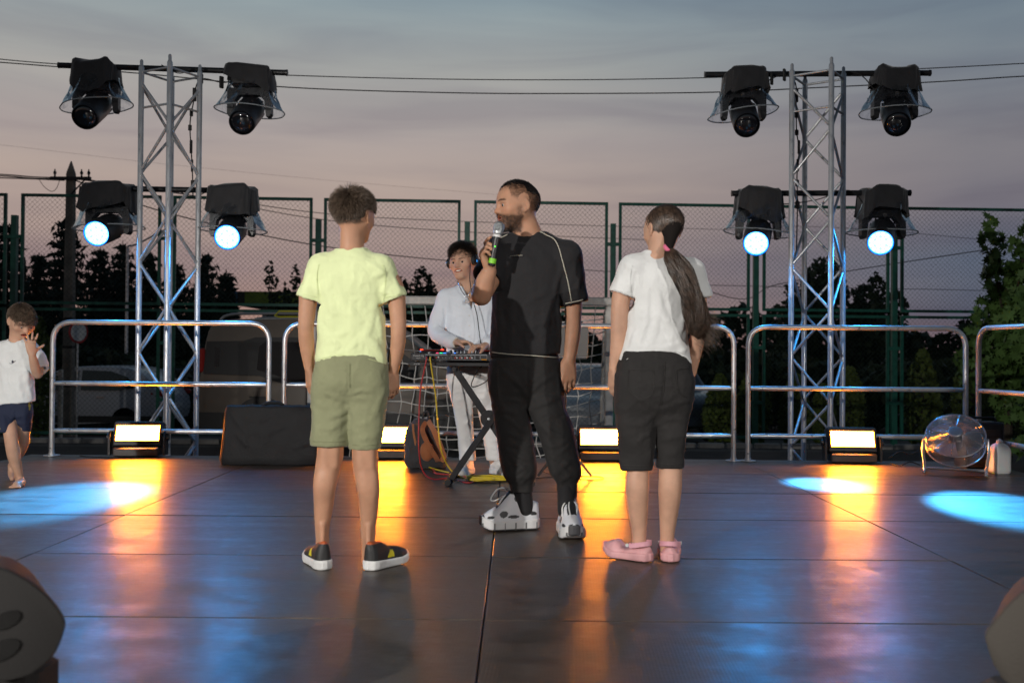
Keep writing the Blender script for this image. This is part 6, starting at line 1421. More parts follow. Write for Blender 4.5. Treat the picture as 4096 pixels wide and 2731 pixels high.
cable('black_cable', [G(2700, 1822, .005) * (1, 1, 1), P(3560, 1838, 7.95) * np.array((1, 1, 0)) + (0, 0, .006), P(3600, 1850, 7.85) * np.array((1, 1, 0)) + (0, 0, .006), P(3640, 1842, 7.9) * np.array((1, 1, 0)) + (0, 0, .03), P(3680, 1836, 7.9) * np.array((1, 1, 0)) + (0, 0, .006)][1:], .006, M['rubber'], 'black power cable between the right strobe light and the fan', [[P(3555, 1830, 8.0), P(3600, 1805, 8.0), P(3640, 1815, 8.0), P(3680, 1800, 8.0)]])
cable('black_cable', [P(437, 1818, 8.0) * np.array((1, 1, 0)) + (0, 0, .006), P(400, 1814, 8.02) * np.array((1, 1, 0)) + (0, 0, .006), P(350, 1812, 8.04) * np.array((1, 1, 0)) + (0, 0, .006), P(320, 1806, 8.1) * np.array((1, 1, 0)) + (0, 0, .006)], .005, M['rubber'], 'short black power cable left of the leftmost strobe light')
def tower_cable(tw, pts, label, r=.006):
    p = smooth_path(pts, 8); t = empty('tower_cable', tuple(p[0]), label, 'cable'); MB().tube(p - p[0], r, 6).build('lead', M['rubber'], t, angle=None)
    q_ = random.Random(5)
    for i in range(3, len(p) - 2, 6): MB().box(p[i] - p[0], (.014 + q_.random() * .03, .02, .05 + q_.random() * .08), rotm('Z', q_.uniform(0, 60)), bev=.004).build('cable_tie', M['rubber'], t)
    return t
tower_cable(TL, [P(1020, 300, 8.85), P(900, 330, 8.85), P(800, 320, 8.8), P(772, 420, 8.8), P(760, 500, 8.78), P(765, 600, 8.78), P(770, 700, 8.78), P(772, 790, 8.78)], 'black cables strapped down the right chord of the left tower')
tower_cable(TR, [P(3060, 330, 8.85), P(3130, 300, 8.85), P(3180, 330, 8.8), P(3185, 420, 8.78), P(3186, 520, 8.78), P(3196, 600, 8.78), P(3188, 700, 8.78), P(3190, 800, 8.78), P(3186, 1000, 8.78)], 'black cables and boxes strapped down the left chord of the right tower')
for pts, lb in (([B1[0] + (.95, -.03, 0), B1[0] + (1.12, -.05, -.08), B1[0] + (1.3, -.02, -.02), B1[0] + (1.62, -.02, -.05)], 'slack black lead along the upper bar of the left tower'), ([B4[0] + (.15, -.03, -.02), B4[0] + (.4, -.05, -.10), B4[0] + (.75, -.03, -.06), B4[0] + (1.05, -.03, .03), B4[0] + (1.2, -.03, -.10)], 'slack black lead along the lower bar of the right tower'), ([B3[0] + (1.3, -.03, .03), B3[0] + (1.42, -.05, -.02), B3[0] + (1.55, -.03, -.15), B3[0] + (1.62, -.03, -.2)], 'slack black lead along the upper bar of the right tower'), ([B2[0] + (.85, -.03, -.02), B2[0] + (1.0, -.05, -.09), B2[0] + (1.15, -.03, -.03), B2[0] + (1.25, -.03, -.16)], 'slack black lead along the lower bar of the left tower')):
    p = smooth_path(pts, 8); t = empty('slack_cable', tuple(p[0]), lb, 'cable'); MB().tube(p - p[0], .005, 6).build('lead', M['rubber'], t, angle=None)

# ================================================================ BACKPACK, PADDED BAG
M['pack_grey'] = cloth('grey_backpack_cloth', (0.035, 0.035, 0.037)); M['pack_orange'] = cloth('rust_mesh_cloth', (0.30, 0.10, 0.035), var=.2); M['pack_strap'] = cloth('rust_strap', (0.34, 0.13, 0.05))
def backpack():
    c = G(1712, 1845); c[1] = 7.55; q = lambda px, py, dy=0.0: P(px, py, 7.55 + dy); t = empty('backpack', (c[0], 7.55, 0), 'grey backpack with rust-coloured straps slumped beside the yellow cable', 'backpack')
    S = SDF(q(1610, 1870) - (0, .25, .02), q(1820, 1640) + (0, .25, 0), .006)
    S.loft([(0.005, c[0] + .02, 7.55, .145, .10), (.05, c[0] + .015, 7.55, .165, .12), (.15, c[0], 7.55, .15, .11), (.25, c[0] - .02, 7.55, .12, .09), (.33, c[0] - .025, 7.55, .09, .07), (.37, c[0] - .02, 7.55, .05, .05)], .02, 2.4)
    S.creases([([(1660, 1700), (1670, 1780), (1690, 1840)], 14, 12), ([(1700, 1690), (1690, 1740)], 14, 12), ([(1740, 1720), (1760, 1800)], 16, 14), ([(1650, 1760), (1640, 1820)], 10, 10), ([(1700, 1840), (1770, 1840)], 8, 10)])
    V, Q = S.mesh(); V = wrinkle(V, Q, .007, 9, 14); part_from('bag', (V, Q), M['pack_grey'], t)
    K = SDF(q(1610, 1870) - (0, .25, .02), q(1820, 1640) + (0, .25, 0), .006); K.ell(q(1708, 1805, -.115), (.055, .035, .075)); V, Q = K.mesh(); part_from('mesh_pocket', (V, Q), M['pack_orange'], t)
    L = np.asarray(t.location)
    def strap(name, pts, w, m):
        p = smooth_path(pts, 6); A = []; n = len(p)
        tn = np.gradient(p, axis=0); sd = np.cross(tn, (0, 1, 0)); sd /= np.linalg.norm(sd, axis=1, keepdims=True)
        R = [[p[i] + sd[i] * w, p[i] + sd[i] * w + (0, -.012, 0), p[i] - sd[i] * w + (0, -.012, 0), p[i] - sd[i] * w] for i in range(n)]
        MB().rings([np.array(r) - L for r in R]).build(name, m, t, False)
    strap('shoulder_strap', [q(1712, 1682, -.06), q(1735, 1720, -.13), q(1755, 1770, -.14), q(1775, 1820, -.12), q(1765, 1845, -.10)], .020, M['pack_strap'])
    strap('shoulder_strap', [q(1705, 1685, -.06), q(1690, 1720, -.12), q(1715, 1780, -.15), q(1745, 1830, -.13), q(1752, 1845, -.10)], .018, M['pack_orange'])
    strap('zip_edge', [q(1652, 1695, -.05), q(1655, 1730, -.09), q(1664, 1780, -.10)], .008, M['pack_strap'])
    MB().tube(smooth_path([q(1690, 1675, -.02), q(1697, 1648, -.02), q(1712, 1650, -.02), q(1714, 1680, -.02)], 5) - L, .010, 6).build('handle', M['pack_grey'], t)
backpack()
def padded_bag():
    a, b = G(893, 1836), G(1275, 1836); y = 7.72; t = empty('padded_bag', ((a[0] + b[0]) / 2 + .0, y, 0), 'big black padded equipment bag standing by the guardrail left of the boy', 'bag')
    x0, x1 = P(893, 1830, y)[0], P(1290, 1830, y)[0]; zt = P(1000, 1622, y)[2]; cx = (x0 + x1) / 2; w = (x1 - x0) / 2
    S = SDF((x0 - .05, y - .2, -.02), (x1 + .05, y + .2, zt + .08), .008)
    S.loft([(.0, cx, y, w - .015, .135), (.03, cx, y, w, .15), (zt * .5, cx + .006, y, w - .01, .145), (zt - .04, cx + .012, y, w - .02, .125), (zt, cx + .012, y, w - .035, .11)], .01, 7)
    S.creases([([(920, 1650), (960, 1700), (990, 1740)], 9, 16), ([(930, 1720), (970, 1760), (1000, 1800)], 9, 16), ([(1040, 1690), (1080, 1660)], 9, 18), ([(1060, 1740), (1140, 1700)], 8, 18), ([(1180, 1790), (1240, 1770)], 9, 16), ([(905, 1640), (900, 1810)], 8, 8), ([(910, 1632), (1270, 1640)], 7, 7)])
    V, Q = S.mesh(); V = wrinkle(V, Q, .005, 5, 33); part_from('bag', (V, Q), M['bag_nylon'], t)
    MB().tube(smooth_path([P(1040, 1630, y - .05), P(1070, 1612, y - .06), P(1120, 1612, y - .06), P(1140, 1632, y - .05)], 6) - np.asarray(t.location), .014, 8).build('handle', M['bag_nylon'], t)
M['bag_nylon'] = material('black_nylon', (0.0045, 0.0045, 0.0058), .75, var=.2, vscale=10, bump=.3, bscale=60)
padded_bag()

# ================================================================ DRUM FAN, JUG, POWER BOX
def fan():
    c = P(3822, 1752, 7.35); t = empty('drum_fan', (c[0], c[1], 0), 'chrome drum fan tilted upward by the right guardrail', 'fan'); o = np.array((0, 0, c[2]))
    f = unit((-.30, -.62, .66)); B = basis(f); rot = np.stack([B[:, 0], B[:, 2], B[:, 1]], 1)
    if np.linalg.det(rot) < 0: rot[:, 0] *= -1
    R = .205
    def ring(r, z, rad, name, n=48, par=None): return MB().tube([o + rot @ np.array((r * math.cos(a), r * math.sin(a), z)) for a in np.linspace(0, 2 * math.pi, n, endpoint=False)], rad, 6, closed=True).build(name, M['chrome'], par or t, angle=None)
    g = MB()
    for i in range(24):
        r = .045 + i * (R - .045) / 24; z = .075 - .045 * (r / R) ** 2
        g.tube([o + rot @ np.array((r * math.cos(a), r * math.sin(a), z)) for a in np.linspace(0, 2 * math.pi, 40, endpoint=False)], .0016, 4, closed=True)
    for i in range(12):
        r = .06 + i * (R - .06) / 12; g.tube([o + rot @ np.array((r * math.cos(a), r * math.sin(a), -.085)) for a in np.linspace(0, 2 * math.pi, 32, endpoint=False)], .0016, 4, closed=True)
    for k in range(10): g.tube([o + rot @ np.array((R * math.cos(2 * math.pi * k / 10) * .995, R * math.sin(2 * math.pi * k / 10) * .995, z)) for z in (.028, -.03, -.085)], .0016, 4)
    gr = g.build('guard_wires', M['chrome'], t, angle=None); gr['kind'] = 'stuff'
    ring(R, .030, .006, 'rim'); ring(R, -.085, .006, 'rim')
    for k in range(10):
        a = 2 * math.pi * (k + .3) / 10; MB().tube([o + rot @ np.array((r * math.cos(a), r * math.sin(a), .077 - .045 * (r / R) ** 2)) for r in (.04, .1, .16, R)], .0028, 5).build('spoke', M['chrome'], t)
    MB().lathe([(.05, .070), (.05, .078), (.044, .083), (.002, .085)], 24, o, rot).build('badge', M['fan_badge'], t)
    for k in range(3):
        R_list = []
        for r in np.linspace(.045, .182, 7):
            a0 = 2 * math.pi * k / 3 + .15 * (r / .2); da = .52; ring_ = []
            for s, dz in ((-1, -.02), (0, .0), (1, .022)): ring_.append(o + rot @ np.array((r * math.cos(a0 + s * da), r * math.sin(a0 + s * da), dz - .01)))
            for s, dz in ((1, .022), (0, .0), (-1, -.02)): ring_.append(o + rot @ np.array((r * math.cos(a0 + s * da), r * math.sin(a0 + s * da), dz - .014)))
            R_list.append(ring_)
        MB().rings(R_list).build('blade', M['fan_blade'], t, angle=40)
    MB().lathe([(.048, -.09), (.05, -.03), (.045, .005), (.03, .012)], 20, o, rot).build('motor', M['black_plastic'], t)
    sd = rot[:, 0] if abs(rot[0, 0]) > abs(rot[0, 1]) else rot[:, 1]; sd = unit((sd[0], sd[1], 0)); sd = sd if sd[0] > 0 else -sd; bk = np.array((-sd[1], sd[0], 0)); bk = bk if bk[1] > 0 else -bk
    for s in (-1, 1):
        MB().tube(smooth_path([o + sd * s * .215 + bk * .02, o + sd * s * .225 + np.array((0, 0, -.10)) + bk * .0, np.array((0, 0, .055)) + sd * s * .21 - bk * .05, np.array((0, 0, .022)) + sd * s * .21 - bk * .09, np.array((0, 0, .018)) + sd * s * .21 - bk * .14], 6), .012, 8).build('stand_leg', M['chrome'], t, angle=None)
        MB().tube([np.array((0, 0, .045)) + sd * s * .21 - bk * .06, np.array((0, 0, .016)) + sd * s * .21 + bk * .16], .012, 8).build('stand_leg', M['chrome'], t)
    MB().tube([np.array((0, 0, .04)) + sd * -.21 - bk * .05, np.array((0, 0, .04)) + sd * .21 - bk * .05], .011, 8).build('crossbar', M['chrome'], t)
M['fan_badge'] = material('silver_badge', (0.6, 0.6, 0.62), .35, .7); M['fan_blade'] = material('aluminium_fan_blade', (0.5, 0.5, 0.52), .35, .8)
fan()
def jug():
    c = G(3998, 1892); t = empty('jug', tuple(c), 'translucent white plastic jug with white cap beside the fan', 'jug'); H = .262
    w, d = .075, .055; R = []
    for z, k in ((0, .86), (.012, .98), (.03, 1), (.06, .99), (.165, 1.0), (.19, .93), (.213, .70), (.226, .42), (.228, .40)):
        ring = []
        for a in np.linspace(0, 2 * math.pi, 32, endpoint=False):
            ca, sa = math.cos(a), math.sin(a); ring.append((math.copysign(abs(ca) ** .5, ca) * w * k, math.copysign(abs(sa) ** .5, sa) * d * k, z))
        R.append(ring)
    MB().rings(R).build('bottle', M['hdpe'], t, angle=50, rot=(0, 0, R_(8)))
    MB().lathe([(.024, .226), (.024, .246), (.021, .25), (.012, .252), (.010, .260), (.003, .262)], 20).build('cap', M['jug_cap'], t)
    MB().tube(smooth_path([(.0, .052, .205), (.02, .060, .19), (.03, .062, .14), (.02, .056, .10)], 5), .011, 8).build('handle', M['hdpe'], t)
M['hdpe'] = material('translucent_white_plastic', (0.80, 0.81, 0.80), .4, sss=.3, var=.05); M['jug_cap'] = material('white_plastic_cap', (0.7, 0.7, 0.68), .45)
jug()
def power_box():
    c = P(3915, 1860, 7.75); t = empty('power_box', (c[0], 7.75, 0), 'black metal rack box standing behind the fan', 'rack box')
    MB().box((0, 0, .19), (.30, .22, .36), bev=.01).build('case', M['black_metal'], t); MB().tube(arc_path([(-.13, 0, .37), (-.13, 0, .40), (.13, 0, .40), (.13, 0, .37)], .02), .009, 8).build('handle', M['black_metal'], t)
    for i in range(4): MB().box((0, -.112, .08 + i * .07), (.24, .006, .045)).build('front_panel', M['black_plastic'], t, False)
    for x in (-.12, .12): MB().box((x, 0, .005), (.04, .18, .01)).build('foot', M['rubber'], t, False)
power_box()

# ================================================================ FOREGROUND STAGE MONITORS
M['speaker_paint'] = material('textured_speaker_paint', (0.007, 0.006, 0.0055), .9, bump=.2, bscale=180); M['speaker_paint_light'] = material('grey_textured_paint', (0.055, 0.048, 0.04), .85, bump=.2, bscale=180)
def monitor(outline, Y, depth, mat, label, hole=None):
    """wedge monitor seen end-on; the outline is its rounded side panel"""
    pts = np.array([P(x, y, Y) for x, y in outline])[:, [0, 2]]; pts = smooth_path(np.vstack([pts, pts[:1]]), 4)[:-1]
    c = pts.mean(0); t = empty('stage_monitor', (c[0], Y + depth / 2, 0), label, 'stage monitor'); L = np.array((c[0], Y + depth / 2))
    d = ray(0 if outline[0][0] < 2000 else 4096, 2500); d = d / d[1]; d[2] *= .25      # the cabinet is turned so that it runs away behind its side panel
    def ring(dy, k): return [(c[0] + (p[0] - c[0]) * k - L[0] + d[0] * dy, Y + dy - L[1], max(.004, c[1] + (p[1] - c[1]) * k + d[2] * dy * 0)) for p in pts]
    R = [ring(y, k) for y, k in ((depth, .55), (depth - .01, .60), (.10, .86), (.03, .965), (.012, .995), (.004, 1.0), (-.004, .995), (-.010, .98), (-.012, .95))]
    area = np.sum(pts[:, 0] * np.roll(pts[:, 1], -1) - np.roll(pts[:, 0], -1) * pts[:, 1])
    MB().rings(R if area > 0 else [r[::-1] for r in R]).build('cabinet', mat, t, angle=60)
    zb = pts[:, 1].min(); MB().box((d[0] * depth * .3, -depth * .2, zb / 2 + .01), (.16, depth * .4, zb + .02), bev=.02).build('foot', mat, t)
    if hole:
        for px, py, w, h in hole:
            q = P(px, py, Y - .012); sc = Y / F_PX
            K = [(q[0] - L[0] + w * sc * math.cos(a_), q[2] + h * sc * math.sin(a_) + w * sc * .35 * math.cos(a_)) for a_ in np.linspace(0, 2 * math.pi, 24, endpoint=False)]
            MB().prism(K, Y - L[1] - .016, Y - L[1] + .004, 'xz').build('handle_recess', M['pupil'], t, False)
    return t
monitor([(263, 2488), (254, 2464), (224, 2417), (176, 2366), (112, 2317), (51, 2283), (0, 2268), (-70, 2262), (-150, 2285), (-205, 2350), (-225, 2450), (-190, 2590), (-110, 2690), (0, 2720), (100, 2702), (152, 2674), (203, 2630), (237, 2576), (258, 2515)], 2.05, .32, M['speaker_paint'], 'dark wedge monitor speaker cut off at the bottom left corner', hole=((25, 2478, 62, 34), (5, 2600, 80, 40)))
monitor([(3939, 2539), (3951, 2511), (3973, 2484), (4012, 2434), (4062, 2385), (4096, 2360), (4150, 2335), (4220, 2345), (4300, 2400), (4340, 2500), (4330, 2650), (4260, 2790), (4160, 2830), (4080, 2785), (4034, 2731), (4012, 2710), (3985, 2671), (3962, 2622), (3946, 2572)], 2.0, .32, M['speaker_paint_light'], 'greyish wedge monitor speaker cut off at the bottom right corner')
# ================================================================ FOOTBALL GOAL BEHIND THE STAGE
def goal():
    Y = 9.6; xr = P(2436, 1300, Y)[0]; xl = xr - 2.92; zt = P(1700, 1202, Y)[2]; z0 = gz(Y)
    t = empty('football_goal', ((xl + xr) / 2, Y, z0), 'weathered white football goal with sagging net behind the guardrail', 'football goal'); L = np.asarray(t.location)
    MB().box(((xl + xr) / 2 - L[0], 0, zt - z0), (xr - xl + .08, .08, .085), bev=.012).build('crossbar', M['white_paint'], t)
    for x in (xl, xr): MB().box((x - L[0], 0, (zt - z0 - .04) / 2), (.08, .08, zt - z0 - .045), bev=.012).build('post', M['white_paint'], t)
    for x in (xl, xr): MB().tube([(x - L[0], .03, zt - z0 - .02), (x - L[0], .45, zt - z0 - .1), (x - L[0], 1.0, .03)], .018, 8).build('back_stay', M['white_paint'], t)
    g = np.random.default_rng(2); nu, nv = 22, 15; jit = g.normal(0, .012, (nu + 1, nv + 1, 3))
    def pt(i, j):
        u, v = i / nu, j / nv; s = math.sin(math.pi * u)
        x = xl + (xr - xl) * u + .05 * math.sin(5 * v + 3 * u) * s; z = zt - z0 - .05 - v * (zt - z0 - .10) - .34 * s ** .8 * (v * (1.25 - v)) * 1.6; y = .05 + .75 * v + .25 * s * math.sin(math.pi * v)
        return np.array((x - L[0], y, max(z, .012))) + jit[i, j] * (0 < v)
    for i in range(nu + 1): MB().tube(smooth_path([pt(i, j) for j in range(nv + 1)], 2), .0056, 4, caps=False).build('net_cord', M['net_cord'], t, angle=None)
    for j in range(1, nv + 1): MB().tube(smooth_path([pt(i, j) for i in range(nu + 1)], 2), .0056, 4, caps=False).build('net_cord', M['net_cord'], t, angle=None)
goal()

# ================================================================ GREEN CHAIN-LINK FENCE
def fence_pt(px):                    # fence line, slightly further away on the right
    r = ray(px, 1300); Y = 15.7
    for _ in range(6): Y = 15.35 + .055 * (r[0] / r[1] * Y + 8)
    return np.array((r[0] / r[1] * Y, Y))
edges = [(-480, 22), (80, 640), (689, 1246), (1292, 1839), (1893, 2429), (2473, 2998), (3050, 3556), (3602, 4110), (4160, 4680)]
names = ['cut off at the left edge', 'behind the left tower and concrete pole', 'behind the left tower and the boy', 'behind boy and smiling man', 'behind the man in black', 'behind the girl and tower', 'behind the right tower', 'by the maple', 'at the far right']
labels = ['green chain-link fence panel cut off at the left edge of the view', 'green chain-link fence panel in front of the concrete utility pole', 'green chain-link fence panel above the van, between left tower and boy', 'green chain-link fence panel behind the boy in yellow\'s head', 'green chain-link fence panel behind the head of the man in black', 'green chain-link fence panel behind the girl\'s head', 'green chain-link fence panel behind the right tower', 'green chain-link fence panel with the maple growing in front']
ZT, ZM1, ZM0 = 3.32, 1.62, 1.52
wire_cache = {}
def wire_mesh(w, h):
    key = (round(w, 2), round(h, 2))
    if key in wire_cache: return wire_cache[key]
    b = MB(); p = .078; r = .0018
    k = -h
    while k < w:
        for sgn in (1, -1):          # segments of x - k = +-z clipped to the frame
            a0, a1 = max(0, k), min(w, k + h)
            if a1 - a0 > .01:
                za, zb = a0 - k, a1 - k
                if sgn < 0: za, zb = h - za, h - zb
                d = np.array((a1 - a0, 0, zb - za)); d /= np.linalg.norm(d); n = np.array((-d[2], 0, d[0])) * r
                A, B = np.array((a0, sgn * .001, za)), np.array((a1, sgn * .001, zb)); m = np.array((0, r, 0))
                b.add([A + n, A - m, A - n, A + m, B + n, B - m, B - n, B + m], [(0, 1, 5, 4), (1, 2, 6, 5), (2, 3, 7, 6), (3, 0, 4, 7)])
        k += p
    wire_cache[key] = b.data('wire_mesh', M['mesh_wire'], False); return wire_cache[key]
posts = []
for (a, b), lb in zip(edges[:8], labels):
    p0, p1 = fence_pt(a), fence_pt(b); w = np.linalg.norm(p1 - p0); z0 = gz(p0[1]) ; top = ZT + .02 * (p0[0] < 0)
    t = empty('chain_link_fence', (p0[0], p0[1], z0), lb, 'fence', 'bays of the green chain-link fence', rz=math.atan2(p1[1] - p0[1], p1[0] - p0[0]))
    for lo, hi in ((ZM1, ZT), (.12 + z0, ZM0)):
        h = hi - lo; zz = lo - z0
        for zc in (0, h): MB().box((w / 2, 0, zz + zc), (w, .045, .045)).build('frame_rail', M['green_steel'], t, False)
        for xc in (.0225, w - .0225): MB().box((xc, .001, zz + h / 2), (.045, .043, h - .045)).build('frame_post', M['green_steel'], t, False)
        wm = link_mesh('wire_mesh', wire_mesh(w - .05, h - .03), t, (.025, 0, zz + .015)); wm['kind'] = 'stuff'
def fence_post(px, lb):
    p = fence_pt(px); z0 = gz(p[1]); t = empty('fence_post', (p[0], p[1], z0), lb, 'fence post', 'posts of the green chain-link fence'); H = 3.0 - z0
    MB().box((0, .03, H / 2), (.085, .085, H)).build('post', M['green_steel'], t, False)
    for z in (2.66 - z0, 1.0 - z0, .0 - z0 + .1): MB().box((0, -.02, z), (.23, .05, .055)).build('bracket', M['green_steel'], t, False)
for px, lb in ((50, 'green fence post at the left edge above the small boy'), (665, 'green fence post behind the left tower'), (1269, 'green fence post just left of the boy in yellow'), (1866, 'green fence post above the smiling man\'s head'), (2451, 'green fence post between man in black and girl'), (3024, 'green fence post under the blue light right of the girl'), (3579, 'green fence post right of the right tower')): fence_post(px, lb)

# ================================================================ VEHICLES
M['tyre'] = material('tyre_rubber', (0.012, 0.012, 0.012), .75); M['rim'] = material('alloy_rim', (0.45, 0.45, 0.46), .35, .8)
M['car_glass'] = material('dark_car_glass', (0.006, 0.007, 0.008), .06, spec=.7); M['cladding'] = material('black_cladding', (0.015, 0.015, 0.015), .55)
M['tail_red'] = material('red_tail_lamp', (0.32, 0.015, 0.01), .2); M['head_lamp'] = material('clear_head_lamp', (0.5, 0.52, 0.55), .1)
def vehicle(name, loc, rz, prof, width, paint, label, cat, wheels, wr, wins, lamps=(), clad=None, rails=None, z_belt=.95, inset=.10):
    """side profile lofted across the width; x runs from the tail to the nose"""
    t = empty(name, loc, label, cat, rz=rz); zt = max(z for _, z in prof); pr = smooth_path([(x, z, 0) for x, z in prof], 3)[:, :2]
    def sec(y, k):
        tk = lambda z: inset * k * max(0, (z - z_belt) / (zt - z_belt))
        c = np.array((pr[:, 0].mean(), .8)); return [(c[0] + (x - c[0]) * (1 - .012 * (k == 1) * 1), (y + tk(z) if y < width / 2 else y - tk(z)), z if k == 1 else z) for x, z in pr]
    def sec2(y, e):                  # e: edge rounding
        out = []
        for x, z in pr:
            ins = inset * max(0, (z - z_belt) / (zt - z_belt)); cx = pr[:, 0].mean(); yy = y + (ins if y < width / 2 else -ins)
            out.append((cx + (x - cx) * (1 - e), yy, .7 + (z - .7) * (1 - e * 1.2)))
        return out
    R = [sec2(0, .035), sec2(.02, .012), sec2(.09, 0), sec2(width - .09, 0), sec2(width - .02, .012), sec2(width, .035)]
    MB().rings([r[::-1] for r in R]).build('body', paint, t, angle=40)
    def side_poly(name, poly, mat, off=.006, th=.02, par=None):
        V = []
        for dy in (-off, th):
            for x, z in poly: V.append((x, dy + inset * max(0, (z - z_belt) / (zt - z_belt)), z))
        n = len(poly); return MB().add(V, [tuple(range(n)), tuple(range(2 * n - 1, n - 1, -1))] + [(i, i + n, (i + 1) % n + n, (i + 1) % n) for i in range(n)]).build(name, mat, par or t, False)
    for nm, poly, mat, off in wins: side_poly(nm, poly, mat, off)
    for c in ('near', 'far'):
        for x in wheels:
            y = .10 if c == 'near' else width - .10
            w = MB().lathe([(wr * .62, -.10), (wr * .93, -.10), (wr, -.07), (wr, .07), (wr * .93, .10), (wr * .62, .10)], 26, (0, 0, 0), rotm('X', 90)).build('wheel', M['tyre'], t, loc=(x, y, wr))
            sg = -1 if c == 'near' else 1; rb = MB().lathe([(wr * .64, .02), (wr * .62, .075), (wr * .57, .08), (wr * .55, .05)], 26, (0, 0, 0), rotm('X', 90 if sg < 0 else -90), cap0=True, cap1=False)
            for k in range(9): a = 2 * math.pi * k / 9; rb.box((wr * .32 * math.cos(a), sg * .072, wr * .32 * math.sin(a)), (wr * .52, .02, .045), rotm('Y', -math.degrees(a)))
            rb.lathe([(.05, .06), (.045, .088)], 12, (0, 0, 0), rotm('X', 90 if sg < 0 else -90)); rb.build('rim', M['rim'], w, False)
            arch = [(x + wr * 1.17 * math.cos(a), wr + wr * 1.17 * math.sin(a)) for a in np.linspace(-.35, math.pi + .35, 18)]
            if c == 'near': side_poly('wheel_arch', arch, M['cladding'], .004, .05)
    for nm, c, d, m in lamps: MB().box(c, d, bev=min(d) * .3).build(nm, m, t)
    if rails:
        for y in (.16, width - .16): MB().tube(smooth_path([(rails[0], y, zt - .06), (rails[0] + .12, y, zt + .03), (rails[0] + .5, y, zt + .055), (rails[1] - .5, y, zt + .055), (rails[1] - .1, y, zt + .02), (rails[1], y, zt - .05)], 5), .018, 8).build('roof_rail', M['rail_silver'], t)
    return t, side_poly
M['rail_silver'] = material('silver_roof_rail', (0.4, 0.4, 0.41), .4, .7)
M['paint_sand'] = material('sand_grey_paint', (0.14, 0.115, 0.09), .45, coat=.2, var=.06); M['paint_white'] = material('white_car_paint', (0.52, 0.54, 0.58), .35, coat=.4); M['paint_dark'] = material('dark_car_paint', (0.02, 0.022, 0.03), .3, coat=.5); M['paint_silver'] = material('silver_car_paint', (0.42, 0.43, 0.45), .35, .3, coat=.4)
vz = gz(13.2); vx0 = P(785, 1500, 13.2)[0]
van_prof = [(.06, .30), (.0, .55), (.02, .95), (.07, 1.40), (.14, 1.66), (.30, 1.75), (1.2, 1.79), (2.2, 1.77), (2.60, 1.70), (3.0, 1.42), (3.42, 1.10), (3.85, 1.00), (4.10, .84), (4.18, .60), (4.16, .30), (2.0, .24)]
gl = M['car_glass']
vt, sp = vehicle('van', (vx0, 13.2, vz), 0, van_prof, 1.82, M['paint_sand'], 'sand-grey van with black window band and roof rails parked behind the boy', 'van', (.88, 3.42), .33,
    [('window_band', [(.09, 1.02), (.12, 1.46), (.62, 1.47), (.78, 1.52), (2.45, 1.53), (2.62, 1.45), (3.05, 1.12), (2.9, .86), (2.0, .84), (1.3, .85), (.85, 1.0)], M['cladding'], .004),
     ('side_window', [(.82, 1.08), (.84, 1.40), (.92, 1.46), (1.55, 1.46), (1.60, 1.40), (1.60, .96), (1.30, .94)], gl, .012), ('side_window', [(1.75, .94), (1.75, 1.45), (2.22, 1.46), (2.25, 1.42), (2.25, .94)], gl, .012), ('side_window', [(2.34, .95), (2.34, 1.45), (2.48, 1.45), (2.88, 1.14), (2.82, .97)], gl, .012),
     ('quarter_light', [(.24, 1.12), (.24, 1.38), (.30, 1.38), (.30, 1.12)], gl, .012),
     ('sill', [(.03, .28), (.01, .50), (4.12, .50), (4.14, .28)], M['cladding'], .008), ('door_seam', [(1.66, .40), (1.66, .84), (1.673, .84), (1.673, .40)], M['pupil'], .006), ('door_handle', [(1.80, .76), (1.80, .80), (2.0, .80), (2.0, .76)], M['cladding'], .03), ('fuel_flap', [(.72, .70), (.72, .72), (1.0, .72), (1.0, .70)], M['cladding'], .008)],
    [('tail_lamp', (.06, .06, 1.2), (.08, .10, .34), M['tail_red']), ('head_lamp', (4.08, .2, .80), (.12, .3, .14), M['head_lamp']), ('mirror', (2.92, -.10, 1.02), (.12, .18, .16), M['cladding'])], rails=(.25, 2.5))
fr = [(1.02, 1.795), (1.08, 1.86), (1.72, 1.86), (1.78, 1.82), (1.72, 1.79), (1.08, 1.78)]
V_ = [(x, .135, z) for x, z in fr] + [(x, .165, z) for x, z in fr]; MB().tube(np.array([(x, .14, z + .02) for x, z in fr]), .013, 6, closed=True).build('yellow_accent', material('yellow_accent', (0.45, 0.42, 0.02), .5), vt, angle=None)
hatch = [(.05, .32), (.0, .55), (.04, .80), (.12, .92), (.30, 1.15), (.62, 1.38), (1.1, 1.46), (1.9, 1.45), (2.4, 1.33), (2.95, 1.0), (3.6, .90), (4.05, .74), (4.2, .52), (4.18, .30), (2.0, .22)]
hatch_win = [('side_window', [(.62, 1.02), (.80, 1.24), (1.15, 1.36), (1.75, 1.38), (1.75, .96), (1.0, .96)], gl, .012), ('side_window', [(1.82, .96), (1.82, 1.37), (2.25, 1.28), (2.72, 1.0), (2.7, .95)], gl, .012), ('sill', [(.03, .28), (.01, .42), (4.12, .42), (4.14, .28)], M['cladding'], .008), ('door_handle', [(1.25, .80), (1.25, .83), (1.42, .83), (1.42, .80)], M['chrome'], .02)]
hatch_lamps = [('tail_lamp', (.16, .10, .88), (.34, .16, .15), M['tail_red']), ('tail_lamp', (.16, 1.68, .88), (.34, .16, .15), M['tail_red']), ('head_lamp', (3.95, .22, .72), (.3, .3, .12), M['head_lamp']), ('head_lamp', (3.95, 1.56, .72), (.3, .3, .12), M['head_lamp']), ('plate', (-.005, .89, .62), (.02, .5, .11), M['label_white'])]
cx = P(655, 1600, 20.5)[0]
def flipped(polys): return polys
t, _ = vehicle('car', (cx, 20.5 + 1.78, gz(20.5)), math.pi, hatch, 1.78, M['paint_white'], 'white hatchback parked beyond the fence behind the left tower', 'car', (.82, 3.35), .31, [], hatch_lamps)
